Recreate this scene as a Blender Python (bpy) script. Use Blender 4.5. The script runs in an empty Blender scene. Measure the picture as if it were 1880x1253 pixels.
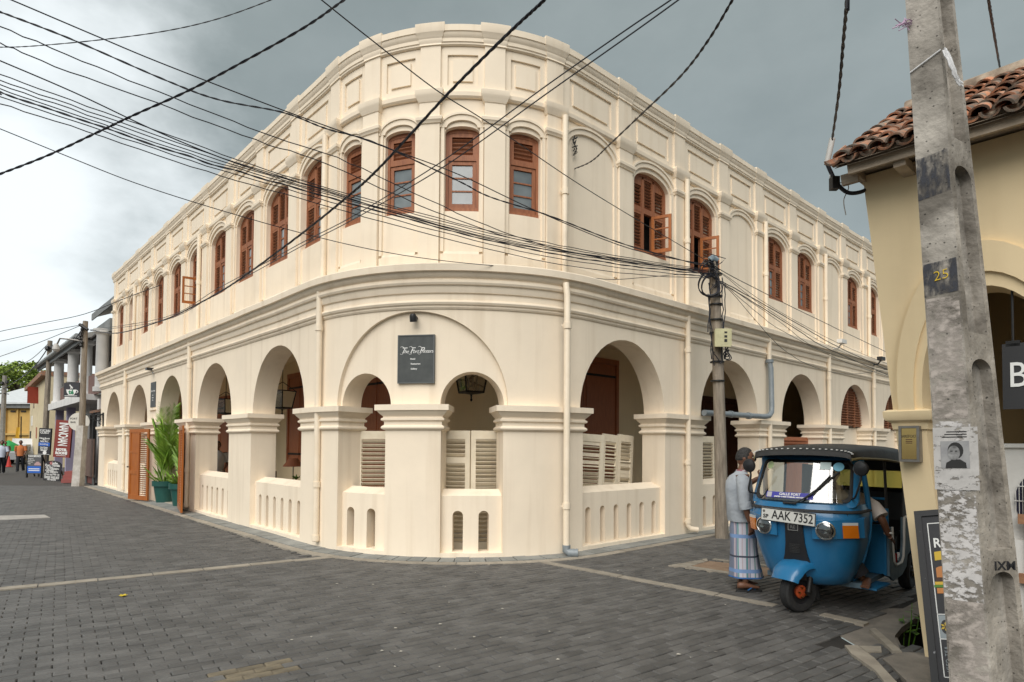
import bpy, bmesh, math, random
from math import sin, cos, pi, radians, sqrt, atan2, hypot
from mathutils import Vector, Matrix, Euler
random.seed(7)
SC = bpy.context.scene
COL = SC.collection

# ------------------------------------------------------------------ camera
CF, CX, CY = 1144.0, 940.0, 783.0            # focal length and principal point (photo pixels)
PITCH, ROLL = radians(1.73), radians(0.39)
EYE = 1.65
cam_d = bpy.data.cameras.new('camera')
cam = bpy.data.objects.new('camera', cam_d); COL.objects.link(cam)
cam_d.sensor_fit = 'HORIZONTAL'; cam_d.sensor_width = 36.0
cam_d.lens = 36.0 * CF / 1880.0
cam_d.shift_x = 0.0; cam_d.shift_y = (CY - 626.5) / 1880.0
cam_d.clip_start = 0.05; cam_d.clip_end = 3000
_r0 = Vector((1, 0, 0)); _u0 = Vector((0, -sin(PITCH), cos(PITCH))); C_F = Vector((0, cos(PITCH), sin(PITCH)))
C_R = cos(ROLL) * _r0 + sin(ROLL) * _u0; C_U = -sin(ROLL) * _r0 + cos(ROLL) * _u0
cam.matrix_world = Matrix(((C_R.x, C_U.x, -C_F.x, 0), (C_R.y, C_U.y, -C_F.y, 0), (C_R.z, C_U.z, -C_F.z, EYE), (0, 0, 0, 1)))
SC.camera = cam

# ------------------------------------------------------------------ world, sun, exposure
SUN_EL, SUN_AZ = radians(46), radians(196)    # azimuth clockwise from +Y; behind the camera
world = bpy.data.worlds.new('World'); SC.world = world; world.use_nodes = True
wn = world.node_tree.nodes; wl = world.node_tree.links; wn.clear()
w_out = wn.new('ShaderNodeOutputWorld'); w_bg = wn.new('ShaderNodeBackground')
w_sky = wn.new('ShaderNodeTexSky'); w_sky.sky_type = 'NISHITA'; w_sky.sun_disc = False
w_sky.sun_elevation = SUN_EL; w_sky.sun_rotation = SUN_AZ; w_sky.air_density = 1.0; w_sky.dust_density = 2.0
w_co = wn.new('ShaderNodeTexCoord'); w_map = wn.new('ShaderNodeMapping'); w_map.inputs['Scale'].default_value = (1.0, 1.0, 1.7)
w_n1 = wn.new('ShaderNodeTexNoise'); w_n1.inputs['Scale'].default_value = 2.1; w_n1.inputs['Detail'].default_value = 7; w_n1.inputs['Roughness'].default_value = .55
w_r1 = wn.new('ShaderNodeValToRGB')           # cloud density: slate to pale grey
w_r1.color_ramp.elements[0].position = .30; w_r1.color_ramp.elements[0].color = (1.08, 1.27, 1.245, 1)
w_r1.color_ramp.elements[1].position = .72; w_r1.color_ramp.elements[1].color = (1.72, 1.94, 1.90, 1)
# the break in the cloud low over the street on the left
w_dot = wn.new('ShaderNodeVectorMath'); w_dot.operation = 'DOT_PRODUCT'
_bd = Vector((-1.05, .95, .26)).normalized(); w_dot.inputs[1].default_value = _bd
w_ad = wn.new('ShaderNodeMath'); w_ad.operation = 'MULTIPLY_ADD'; w_ad.inputs[1].default_value = .42; w_ad.inputs[2].default_value = -.20
w_sum = wn.new('ShaderNodeMath'); w_sum.operation = 'ADD'
w_r2 = wn.new('ShaderNodeValToRGB'); w_r2.color_ramp.interpolation = 'EASE'
w_r2.color_ramp.elements[0].position = .85; w_r2.color_ramp.elements[0].color = (0, 0, 0, 1)
w_r2.color_ramp.elements[1].position = 1.0; w_r2.color_ramp.elements[1].color = (1, 1, 1, 1)
w_mb = wn.new('ShaderNodeMix'); w_mb.data_type = 'RGBA'; w_mb.inputs['B'].default_value = (4.3, 4.55, 4.6, 1)
w_ms = wn.new('ShaderNodeMix'); w_ms.data_type = 'RGBA'; w_ms.inputs['Factor'].default_value = .94
wl.new(w_co.outputs['Generated'], w_map.inputs['Vector']); wl.new(w_map.outputs['Vector'], w_n1.inputs['Vector'])
wl.new(w_n1.outputs['Fac'], w_r1.inputs['Fac']); wl.new(w_co.outputs['Generated'], w_dot.inputs[0])
wl.new(w_n1.outputs['Fac'], w_ad.inputs[0]); wl.new(w_dot.outputs['Value'], w_sum.inputs[0]); wl.new(w_ad.outputs[0], w_sum.inputs[1])
wl.new(w_sum.outputs[0], w_r2.inputs['Fac']); wl.new(w_r2.outputs['Color'], w_mb.inputs['Factor']); wl.new(w_r1.outputs['Color'], w_mb.inputs['A'])
wl.new(w_sky.outputs['Color'], w_ms.inputs['A']); wl.new(w_mb.outputs['Result'], w_ms.inputs['B'])
wl.new(w_ms.outputs['Result'], w_bg.inputs['Color']); w_bg.inputs['Strength'].default_value = .10
wl.new(w_bg.outputs['Background'], w_out.inputs['Surface'])
sun_d = bpy.data.lights.new('sun', 'SUN'); sun_d.energy = 1.5; sun_d.angle = radians(60); sun_d.color = (1.0, .955, .90)
sun = bpy.data.objects.new('sun', sun_d); COL.objects.link(sun)
_sd = Vector((sin(SUN_AZ) * cos(SUN_EL), cos(SUN_AZ) * cos(SUN_EL), sin(SUN_EL)))
sun.location = _sd * 60; sun.rotation_euler = _sd.to_track_quat('Z', 'Y').to_euler()
SC.view_settings.view_transform = 'Standard'; SC.view_settings.look = 'None'; SC.view_settings.gamma = 1.0
SC.view_settings.use_curve_mapping = False; SC.view_settings.exposure = 1.24

# ------------------------------------------------------------------ helpers: photo ray -> place in the street
def ray(x, y):
    return C_R * ((x - CX) / CF) - C_U * ((y - CY) / CF) + C_F
def gp(x, y, z=0.0):
    d = ray(x, y); t = (z - EYE) / d.z
    return Vector((d.x * t, d.y * t, z))
def at(x, y, Y):
    d = ray(x, y); t = Y / d.y
    return Vector((d.x * t, Y, EYE + d.z * t))

# facade path: s runs along the hotel wall from the far left street, round the corner, into the right street
AL, AR = radians(42.6), radians(47.4)
dL = Vector((-sin(AL), cos(AL))); dR = Vector((sin(AR), cos(AR)))
nL = Vector((-cos(AL), -sin(AL))); nR = Vector((cos(AR), -sin(AR)))
RM = 2.937
T1 = Vector((-3.00508, 10.27722)); T2 = Vector((1.14482, 10.10329)); OC = Vector((-.84317, 12.26521))
S1_, S2_ = 0.136, 0.136 + pi / 2 * RM
def F(s, n, z):
    z += .004 * sin(1.9 * s + 1.3) * sin(.7 * z + s) ; n += .005 * sin(2.3 * s + 1.7 * z) * sin(.9 * s - .6 * z)   # hand-run plaster is never quite true
    if s < S1_: p = T1 + (S1_ - s) * dL; nn = nL
    elif s > S2_: p = T2 + (s - S2_) * dR; nn = nR
    else:
        a = (s - S1_) / RM; nn = cos(a) * nL + sin(a) * nR; p = OC + RM * nn
    return (p.x + n * nn.x, p.y + n * nn.y, z)
def FN(s):
    a = min(max((s - S1_) / RM, 0), pi / 2)
    nn = cos(a) * nL + sin(a) * nR if 0 < a < pi / 2 else (nL if a <= 0 else nR)
    return Vector((nn.x, nn.y, 0))
def FM(s, n=0.0, z=0.0):                       # frame on the wall: x to the viewer's right, y inwards, z up
    nn = FN(s); Y = -nn; Z = Vector((0, 0, 1)); X = Y.cross(Z)
    p = F(s, n, z)
    return Matrix(((X.x, Y.x, 0, p[0]), (X.y, Y.y, 0, p[1]), (0, 0, 1, p[2]), (0, 0, 0, 1)))
def ssteps(s0, s1, extra=()):
    st = {round(s0, 4), round(s1, 4)}
    for e in extra:
        if s0 < e < s1: st.add(round(e, 4))
    k = S1_
    while k <= S2_ + 1e-6:
        if s0 < k < s1: st.add(round(k, 4))
        k += (S2_ - S1_) / 32
    k = math.ceil(s0 / .45) * .45
    while k < s1 and s1 - s0 > .9:
        if s0 < k < s1 and not (S1_ < k < S2_): st.add(round(k, 4))
        k += .45
    o = sorted(st); r = [o[0]]
    for a in o[1:]:
        if a - r[-1] > 5e-4: r.append(a)
    return r

class MB:
    def __init__(self): self.v = []; self.f = []; self.m = []
    def add(self, vs, fs, mi=0):
        b = len(self.v); self.v += [tuple(p) for p in vs]
        for q in fs: self.f.append(tuple(b + i for i in q)); self.m.append(mi)
        return self
    def loft(self, rings, closed=True, cap=True, mi=0):
        b = len(self.v); n = len(rings[0])
        for r in rings: self.v += [tuple(p) for p in r]
        for i in range(len(rings) - 1):
            for j in range(n if closed else n - 1):
                k = (j + 1) % n
                self.f.append((b + i * n + j, b + i * n + k, b + (i + 1) * n + k, b + (i + 1) * n + j)); self.m.append(mi)
        if cap:
            self.f.append(tuple(b + j for j in range(n))[::-1]); self.m.append(mi)
            e = b + (len(rings) - 1) * n
            self.f.append(tuple(e + j for j in range(n))); self.m.append(mi)
        return self
    def box(self, x0, x1, y0, y1, z0, z1, mi=0, M=None):
        vs = [(x, y, z) for z in (z0, z1) for (x, y) in ((x0, y0), (x1, y0), (x1, y1), (x0, y1))]
        if M: vs = [M @ Vector(p) for p in vs]
        return self.add(vs, [(3, 2, 1, 0), (4, 5, 6, 7), (0, 1, 5, 4), (1, 2, 6, 5), (2, 3, 7, 6), (3, 0, 4, 7)], mi)
    def bar(self, a, b, w, h=None, mi=0, up=(0, 0, 1)):
        a = Vector(a); b = Vector(b); h = h or w; d = (b - a).normalized(); u = Vector(up)
        if abs(d.dot(u)) > .98: u = Vector((1, 0, 0))
        x = d.cross(u).normalized(); y = x.cross(d)
        r = lambda p: [p + x * w / 2 * i + y * h / 2 * j for i, j in ((-1, -1), (1, -1), (1, 1), (-1, 1))]
        return self.loft([r(a), r(b)], mi=mi)
    def tube(self, path, r, n=8, mi=0, cap=True, closed=False):
        path = [Vector(p) for p in path]; rings = []; N = len(path)
        rr = r if isinstance(r, (list, tuple)) else [r] * N
        prev = None
        for i, p in enumerate(path):
            if closed: d = path[(i + 1) % N] - path[i - 1]
            else: d = path[min(i + 1, N - 1)] - path[max(i - 1, 0)]
            if d.length < 1e-9: d = Vector((0, 0, 1))
            d.normalize()
            if prev is None:
                u = Vector((0, 0, 1)) if abs(d.z) < .9 else Vector((1, 0, 0))
                x = d.cross(u).normalized()
            else:
                x = (prev - d * prev.dot(d)); x = x.normalized() if x.length > 1e-6 else d.orthogonal().normalized()
            prev = x; y = d.cross(x)
            rings.append([p + (x * cos(2 * pi * k / n) + y * sin(2 * pi * k / n)) * rr[i] for k in range(n)])
        if closed: rings.append(rings[0]); cap = False
        return self.loft(rings, cap=cap, mi=mi)
    def lathe(self, prof, c=(0, 0, 0), n=20, mi=0, M=None, cap=True):
        rings = []
        for r, z in prof:
            ring = [Vector((r * cos(2 * pi * k / n), r * sin(2 * pi * k / n), z)) for k in range(n)]
            if M: ring = [M @ p for p in ring]
            rings.append([p + Vector(c) for p in ring])
        return self.loft(rings, mi=mi, cap=cap)
    def prism(self, poly, y0, y1, mi=0, M=None):       # polygon in x,z pushed from y0 to y1
        a = [Vector((x, y0, z)) for x, z in poly]; b = [Vector((x, y1, z)) for x, z in poly]
        if M: a = [M @ p for p in a]; b = [M @ p for p in b]
        return self.loft([a, b], mi=mi)
    def slab(self, poly, z0, z1, mi=0):                # polygon in x,y pushed from z0 to z1
        return self.loft([[(x, y, z0) for x, y in poly], [(x, y, z1) for x, y in poly]], mi=mi)
    def xform(self, M): self.v = [tuple(M @ Vector(p)) for p in self.v]; return self
    def mesh(self, name, mats, smooth=None, weld=False):
        me = bpy.data.meshes.new(name); me.from_pydata(self.v, [], self.f)
        if not isinstance(mats, (list, tuple)): mats = [mats]
        for m in mats: me.materials.append(m)
        if len(mats) > 1: me.polygons.foreach_set('material_index', self.m)
        bm = bmesh.new(); bm.from_mesh(me)
        if weld or smooth: bmesh.ops.remove_doubles(bm, verts=bm.verts, dist=1e-4)
        bmesh.ops.recalc_face_normals(bm, faces=bm.faces); bm.to_mesh(me); bm.free()
        if smooth:
            me.polygons.foreach_set('use_smooth', [True] * len(me.polygons)); me.set_sharp_from_angle(angle=radians(smooth))
        me.update(); return me
    def build(self, name, mats, parent=None, smooth=None, weld=False, M=None):
        o = bpy.data.objects.new(name, self.mesh(name, mats, smooth, weld)); COL.objects.link(o)
        if parent: o.parent = parent
        if M: o.matrix_basis = M
        return o
def fsweep(mb, prof, s0, s1, mi=0):
    return mb.loft([[F(s, n, z) for n, z in prof] for s in ssteps(s0, s1)], mi=mi)
def fblock(mb, s0, s1, n0, n1, z0, z1, mi=0): return fsweep(mb, [(n0, z0), (n1, z0), (n1, z1), (n0, z1)], s0, s1, mi)
def floft(mb, sa, sb, nb, nf, steps, mi=0):            # block whose outline swells by off at each height
    rings = []
    for off, z in steps:
        ss = ssteps(sa, sb); k = (sb - sa + 2 * off) / (sb - sa)
        q = [sa - off + (s - sa) * k for s in ss]
        rings.append([F(s, nf + off, z) for s in q] + [F(s, nb - off, z) for s in q[::-1]])
    return mb.loft(rings, mi=mi)
def arch_z(op, s):
    c = (op['s0'] + op['s1']) / 2; h = (op['s1'] - op['s0']) / 2; u = max(-1, min(1, (s - c) / h))
    return op['zs'] + op['rise'] * sqrt(max(0, 1 - u * u))
def arch_s(op, n=20):
    c = (op['s0'] + op['s1']) / 2; h = (op['s1'] - op['s0']) / 2
    if op['rise'] <= 0: return [op['s0'], op['s1']]
    return [c - h * cos(pi * i / n) for i in range(n + 1)]
def fwall(mb, s0, s1, z0, z1, ops, nf, nb, mi=0, back=True, ends=True, na=20):
    ex = []
    for op in ops: ex += arch_s(op, na)
    st = ssteps(s0, s1, ex)
    def q(a, b, za0, za1, zb0, zb1, n):
        mb.add([F(a, n, za0), F(b, n, zb0), F(b, n, zb1), F(a, n, za1)], [(0, 1, 2, 3)], mi)
    for a, b in zip(st, st[1:]):
        m = (a + b) / 2; op = next((o for o in ops if o['s0'] < m < o['s1']), None)
        for n in ((nf, nb) if back else (nf,)):
            if op is None: q(a, b, z0, z1, z0, z1, n)
            else:
                if op['zb'] > z0 + 1e-4: q(a, b, z0, op['zb'], z0, op['zb'], n)
                q(a, b, arch_z(op, a), z1, arch_z(op, b), z1, n)
        if op is not None:
            mb.add([F(a, nf, arch_z(op, a)), F(b, nf, arch_z(op, b)), F(b, nb, arch_z(op, b)), F(a, nb, arch_z(op, a))], [(0, 1, 2, 3)], mi)
            if op['zb'] > z0 + 1e-4: mb.add([F(a, nf, op['zb']), F(b, nf, op['zb']), F(b, nb, op['zb']), F(a, nb, op['zb'])], [(0, 1, 2, 3)], mi)
        elif op is None:
            mb.add([F(a, nf, z0), F(b, nf, z0), F(b, nb, z0), F(a, nb, z0)], [(0, 1, 2, 3)], mi)
        mb.add([F(a, nf, z1), F(b, nf, z1), F(b, nb, z1), F(a, nb, z1)], [(0, 1, 2, 3)], mi)
    for op in ops:
        for s in (op['s0'], op['s1']):
            if op['zs'] > op['zb'] + 1e-4:
                mb.add([F(s, nf, op['zb']), F(s, nb, op['zb']), F(s, nb, op['zs']), F(s, nf, op['zs'])], [(0, 1, 2, 3)], mi)
    if ends:
        for s in (s0, s1): mb.add([F(s, nf, z0), F(s, nb, z0), F(s, nb, z1), F(s, nf, z1)], [(0, 1, 2, 3)], mi)
    return mb

def tag(o, label=None, cat=None, group=None, kind=None):
    if label: o['label'] = label
    if cat: o['category'] = cat
    if group: o['group'] = group
    if kind: o['kind'] = kind
    return o
def thing(name, label, cat, loc=(0, 0, 0), rz=0.0, group=None):
    o = bpy.data.objects.new(name, None); COL.objects.link(o); o.empty_display_size = .2
    o.location = loc; o.rotation_euler = (0, 0, rz)
    return tag(o, label, cat, group)
def inst(name, me, M, parent=None):
    o = bpy.data.objects.new(name, me); COL.objects.link(o)
    if parent: o.parent = parent
    o.matrix_basis = M; return o
def copy_tree(o, parent=None):
    c = o.copy(); COL.objects.link(c)
    if parent is not None: c.parent = parent
    for ch in list(o.children): copy_tree(ch, c)
    return c
def text_mesh(body, size, shear=0.0, ext=.002, align='CENTER', space=1.0, bold=0.0):
    cu = bpy.data.curves.new('lettering', 'FONT'); cu.body = body; cu.size = size; cu.shear = shear; cu.extrude = ext
    cu.align_x = align; cu.align_y = 'CENTER'; cu.space_character = space; cu.offset = bold; cu.resolution_u = 3
    o = bpy.data.objects.new('lettering', cu); COL.objects.link(o)
    dg = bpy.context.evaluated_depsgraph_get(); me = bpy.data.meshes.new_from_object(o.evaluated_get(dg))
    bpy.data.objects.remove(o); bpy.data.curves.remove(cu); return me
def lettering(body, size, M, m, parent, shear=0.0, align='CENTER', space=1.0, bold=0.0, ext=.002, sx=1.0, maxw=None):
    me = text_mesh(body, size, shear, ext, align, space, bold)
    if maxw:
        xs = [v.co.x for v in me.vertices]; sx = min(1.0, maxw / (max(xs) - min(xs)))
    me.materials.clear(); me.materials.append(m)
    return inst('lettering', me, M @ Matrix.Rotation(pi / 2, 4, 'X') @ Matrix.Diagonal((sx, 1, 1, 1)), parent)   # reads in the x,z plane, facing -y

# ------------------------------------------------------------------ materials
def mat(name, col, rough=.7, col2=None, scale=6.0, det=5, lo=.35, hi=.65, bump=0.0, bscale=None, metal=0.0, rnd=0.0, streak=False, spec=.5, obj=True, dist=.01, alpha=None, trans=0.0):
    m = bpy.data.materials.new(name); m.use_nodes = True; nt = m.node_tree; N = nt.nodes; L = nt.links
    b = N['Principled BSDF']; b.inputs['Roughness'].default_value = rough; b.inputs['Metallic'].default_value = metal
    b.inputs['Specular IOR Level'].default_value = spec; b.inputs['Transmission Weight'].default_value = trans
    b.inputs['Base Color'].default_value = (*col, 1)
    if col2 is None and not bump and not rnd: return m
    tc = N.new('ShaderNodeTexCoord'); src = tc.outputs['Object']
    if obj == 'gen': src = tc.outputs['Generated']
    if obj == 'world': src = N.new('ShaderNodeNewGeometry').outputs['Position']
    out = None
    if col2 is not None:
        vec = src
        if streak:
            mp = N.new('ShaderNodeMapping'); mp.inputs['Scale'].default_value = streak if isinstance(streak, tuple) else (1, 1, .12); L.new(src, mp.inputs['Vector']); vec = mp.outputs['Vector']
        nz = N.new('ShaderNodeTexNoise'); nz.inputs['Scale'].default_value = scale; nz.inputs['Detail'].default_value = det; nz.inputs['Roughness'].default_value = .6; L.new(vec, nz.inputs['Vector'])
        rp = N.new('ShaderNodeValToRGB'); rp.color_ramp.elements[0].position = lo; rp.color_ramp.elements[1].position = hi
        rp.color_ramp.elements[0].color = (*col, 1); rp.color_ramp.elements[1].color = (*col2, 1); L.new(nz.outputs['Fac'], rp.inputs['Fac']); out = rp.outputs['Color']
    if rnd:
        g = N.new('ShaderNodeNewGeometry'); oi = N.new('ShaderNodeObjectInfo'); ad = N.new('ShaderNodeMath'); ad.operation = 'ADD'
        L.new(g.outputs['Random Per Island'], ad.inputs[0]); L.new(oi.outputs['Random'], ad.inputs[1])
        fr = N.new('ShaderNodeMath'); fr.operation = 'FRACT'; L.new(ad.outputs[0], fr.inputs[0])
        mr = N.new('ShaderNodeMapRange'); mr.inputs['To Min'].default_value = 1 - rnd; mr.inputs['To Max'].default_value = 1 + rnd; L.new(fr.outputs[0], mr.inputs['Value'])
        hs = N.new('ShaderNodeHueSaturation'); L.new(mr.outputs['Result'], hs.inputs['Value'])
        if out: L.new(out, hs.inputs['Color'])
        else: hs.inputs['Color'].default_value = (*col, 1)
        out = hs.outputs['Color']
    if out: L.new(out, b.inputs['Base Color'])
    if bump:
        n2 = N.new('ShaderNodeTexNoise'); n2.inputs['Scale'].default_value = bscale or scale * 4; n2.inputs['Detail'].default_value = 6; L.new(src, n2.inputs['Vector'])
        bp = N.new('ShaderNodeBump'); bp.inputs['Strength'].default_value = bump; bp.inputs['Distance'].default_value = dist
        L.new(n2.outputs['Fac'], bp.inputs['Height']); L.new(bp.outputs['Normal'], b.inputs['Normal'])
    return m
def emis(name, col, s=1.0):
    m = bpy.data.materials.new(name); m.use_nodes = True; b = m.node_tree.nodes['Principled BSDF']
    b.inputs['Base Color'].default_value = (*col, 1); b.inputs['Emission Color'].default_value = (*col, 1); b.inputs['Emission Strength'].default_value = s; return m
M_ = {}
def plaster(name, c, stain=.12):
    m = mat(name, c, .85, tuple(k * .93 for k in c), 1.3, 6, .35, .7, bump=.25, bscale=14, dist=.006)
    nt = m.node_tree; N = nt.nodes; L = nt.links; b = N['Principled BSDF']
    tc = N.new('ShaderNodeNewGeometry'); mp = N.new('ShaderNodeMapping'); mp.inputs['Scale'].default_value = (3.2, 3.2, .16)
    nz = N.new('ShaderNodeTexNoise'); nz.inputs['Scale'].default_value = 1.6; nz.inputs['Detail'].default_value = 6; L.new(tc.outputs['Position'], mp.inputs['Vector']); L.new(mp.outputs['Vector'], nz.inputs['Vector'])
    rp = N.new('ShaderNodeValToRGB'); rp.color_ramp.elements[0].position = .52; rp.color_ramp.elements[1].position = .74
    rp.color_ramp.elements[0].color = (0, 0, 0, 1); rp.color_ramp.elements[1].color = (stain, stain, stain, 1); L.new(nz.outputs['Fac'], rp.inputs['Fac'])
    mx = N.new('ShaderNodeMix'); mx.data_type = 'RGBA'; mx.blend_type = 'MULTIPLY'; mx.inputs['B'].default_value = (.62, .55, .46, 1)
    old = b.inputs['Base Color'].links[0].from_socket
    L.new(rp.outputs['Color'], mx.inputs['Factor']); L.new(old, mx.inputs['A']); L.new(mx.outputs['Result'], b.inputs['Base Color']); return m
M_['cream'] = plaster('cream_plaster', (.90, .78, .62), .30)
M_['inner'] = plaster('inner_plaster', (.88, .73, .50), .1)
M_['pipe'] = mat('pipe_paint', (.88, .76, .60), .45, (.82, .70, .54), 5)
M_['wood'] = mat('oiled_wood', (.42, .145, .06), .45, (.32, .10, .042), 9, 5, .3, .7, bump=.15, bscale=60, streak=(3, 3, .4))
M_['weatherwood'] = mat('weathered_red_wood', (.37, .145, .064), .6, (.23, .078, .034), 9, 5, .3, .7, bump=.2, bscale=50, streak=(3, 3, .4))
M_['orangewood'] = mat('varnished_wood', (.42, .135, .025), .35, (.32, .09, .018), 9, 5, .3, .7, bump=.1, bscale=60, streak=(3, 3, .4))
M_['darkwood'] = mat('dark_wood', (.10, .04, .022), .5, (.07, .026, .015), 7, 5, .3, .7, streak=(3, 3, .4))
M_['glass'] = mat('window_glass', (.22, .25, .26), .06, (.12, .14, .15), 1.2, 3, .4, .6, spec=.9, obj='world')  # grey-blue of the reflected sky put into the base colour
cm_ = bpy.data.materials.new('thin_glass'); cm_.use_nodes = True; nt = cm_.node_tree; nt.nodes.clear(); o_ = nt.nodes.new('ShaderNodeOutputMaterial'); t_ = nt.nodes.new('ShaderNodeBsdfTransparent'); t_.inputs['Color'].default_value = (.80, .85, .84, 1)
g_ = nt.nodes.new('ShaderNodeBsdfGlossy'); g_.inputs['Roughness'].default_value = .04; fr_n = nt.nodes.new('ShaderNodeFresnel'); fr_n.inputs['IOR'].default_value = 3.3; x_ = nt.nodes.new('ShaderNodeMixShader')
nt.links.new(fr_n.outputs[0], x_.inputs[0]); nt.links.new(t_.outputs[0], x_.inputs[1]); nt.links.new(g_.outputs[0], x_.inputs[2]); nt.links.new(x_.outputs[0], o_.inputs['Surface']); M_['clear'] = cm_
M_['black'] = mat('black_paint', (.018, .018, .02), .4)
M_['rubber'] = mat('rubber', (.020, .020, .021), .75, (.03, .03, .03), 20)
M_['grey_pvc'] = mat('grey_pvc', (.24, .27, .29), .4, (.20, .23, .25), 6)
M_['iron'] = mat('dark_iron', (.03, .03, .03), .5, metal=.6)
M_['white'] = mat('white_paint', (.78, .77, .74), .6, (.68, .67, .64), 5)
M_['concrete'] = mat('concrete', (.33, .31, .28), .9, (.20, .19, .17), 5, 8, .3, .7, bump=.5, bscale=40)
M_['cable'] = mat('cable', (.012, .012, .018), .5)
# ------------------------------------------------------------------ ground
def inpoly(p, poly):
    c = False; j = len(poly) - 1
    for i in range(len(poly)):
        xi, yi = poly[i]; xj, yj = poly[j]
        if (yi > p[1]) != (yj > p[1]) and p[0] < (xj - xi) * (p[1] - yi) / (yj - yi) + xi: c = not c
        j = i
    return c
M_['paver'] = mat('paver_stone', (.076, .0735, .070), .62, (.118, .114, .108), 3.2, 10, .36, .66, bump=.8, bscale=60, rnd=.20, obj='world', dist=.006)
M_['grout'] = mat('road_bed', (.018, .016, .014), .95, (.034, .030, .026), 3, 5, bump=.4, bscale=30, obj='world')
gm = M_['grout']; nt = gm.node_tree; N = nt.nodes; L = nt.links
bt = N.new('ShaderNodeTexBrick'); bt.inputs['Scale'].default_value = 1.0; bt.inputs['Brick Width'].default_value = .21; bt.inputs['Row Height'].default_value = .105; bt.inputs['Mortar Size'].default_value = .006
bt.inputs['Color1'].default_value = (.072, .066, .060, 1); bt.inputs['Color2'].default_value = (.10, .092, .083, 1); bt.inputs['Mortar'].default_value = (.03, .027, .024, 1)
mp = N.new('ShaderNodeMapping'); mp.inputs['Rotation'].default_value = (0, 0, -radians(36)); ge = N.new('ShaderNodeNewGeometry')
L.new(ge.outputs['Position'], mp.inputs['Vector']); L.new(mp.outputs['Vector'], bt.inputs['Vector'])
vd = N.new('ShaderNodeVectorMath'); vd.operation = 'LENGTH'; L.new(ge.outputs['Position'], vd.inputs[0])
mr = N.new('ShaderNodeMapRange'); mr.inputs['From Min'].default_value = 21; mr.inputs['From Max'].default_value = 24; L.new(vd.outputs['Value'], mr.inputs['Value'])
mx = N.new('ShaderNodeMix'); mx.data_type = 'RGBA'; b_ = N['Principled BSDF']; old = b_.inputs['Base Color'].links[0].from_socket
L.new(mr.outputs['Result'], mx.inputs['Factor']); L.new(old, mx.inputs['A']); L.new(bt.outputs['Color'], mx.inputs['B']); L.new(mx.outputs['Result'], b_.inputs['Base Color'])
hole = [gp(x, y) for x, y in ((1643, 1160), (1690, 1128), (1760, 1150), (1760, 1215), (1700, 1206), (1662, 1198))]
hole2 = [(p.x, p.y) for p in hole]
# the ground sheet reaches the horizon; it is left open over the drain pit
mb = MB()
bb = [(2.9, 4.4), (4.7, 4.4), (4.7, 6.5), (2.9, 6.5)]
for a in range(4):
    p, q = bb[a], bb[(a + 1) % 4]; big = [(-600, -600), (600, -600), (600, 900), (-600, 900)]
    mb.add([(*p, -.022), (*q, -.022), (*big[(a + 1) % 4], -.022), (*big[a], -.022)], [(3, 2, 1, 0)])
road = mb.build('road', M_['grout']); tag(road, 'dark grey paved street crossing', None, None, 'structure')
DR = Vector((sin(radians(54)), cos(radians(54)))); DP = Vector((DR.y, -DR.x)) * -1
mansq = [gp(1226, 1039), gp(1295, 1027), gp(1435, 1047), gp(1400, 1062)]
mansq2 = [(p.x, p.y) for p in mansq]
houseline = T2 + nR * 4.52
def paver_ok(p):
    if p.y < 2.2 or p.y > 23.5 or p.x < -.95 * p.y - 1.5 or p.x > .95 * p.y + 1: return False
    if (p - T1).dot(nL) < .74 and p.x < -3.0: return False
    if (p - T2).dot(nR) < .66 and p.x > 1.1: return False
    if (p - OC).length < RM + .64 and (p - OC).dot(nL) > 0 and (p - OC).dot(nR) > 0: return False
    if (p - T1).dot(nL) < .5 and (p - T2).dot(nR) < .5 and not ((p - OC).dot(nL) > 0 and (p - OC).dot(nR) > 0): return False
    q_ = (p - T2).dot(nR)
    if q_ > 5.25 or (q_ > 4.55 and p.y > 5.25): return False
    if inpoly(p, mansq2): return False
    return True
PW, PH, GAP = .198, .094, .010
pav = []
for j in range(-330, 330):
    for i in range(-170, 170):
        c = DR * (i * PW + (PW / 2 if j % 2 else 0) + random.uniform(-.004, .004)) + DP * (j * PH)
        if paver_ok(c): pav.append(c)
pav.sort(key=lambda c: c.length)
def paver_geo(mb, M, h, w=PW - GAP * .3, d=PH - GAP * 1.1, b=.007):
    x, y = w / 2, d / 2
    v = [(-x, -y, -.03), (x, -y, -.03), (x, y, -.03), (-x, y, -.03), (-x, -y, -b), (x, -y, -b), (x, y, -b), (-x, y, -b), (b - x, b - y, 0), (x - b, b - y, 0), (x - b, y - b, 0), (b - x, y - b, 0)]
    mb.add([M @ Vector((p[0], p[1], p[2] + h)) for p in v], [(0, 1, 5, 4), (1, 2, 6, 5), (2, 3, 7, 6), (3, 0, 4, 7), (4, 5, 9, 8), (5, 6, 10, 9), (6, 7, 11, 10), (7, 4, 8, 11), (8, 9, 10, 11)])
RZ = atan2(DR.y, DR.x)
pm = MB(); paver_geo(pm, Matrix(), 0); pme = pm.mesh('paver', M_['paver']); sme = pme.copy(); sme.materials.clear(); sme.materials.append(mat('sandy_paver', (.20, .165, .11), .9, (.12, .10, .07), 8, bump=.5, rnd=.15))
def tiltm(c):
    return Matrix.Translation((c.x, c.y, random.uniform(-.004, .003))) @ Euler((random.gauss(0, .008), random.gauss(0, .005), RZ + random.gauss(0, .012))).to_matrix().to_4x4()
vis = [c for c in pav if c.y > 4.1 and abs(c.x) < .86 * c.y]
vis.sort(key=lambda c: c.y); near = set(id(c) for c in vis[:300])
fld = MB()
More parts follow.
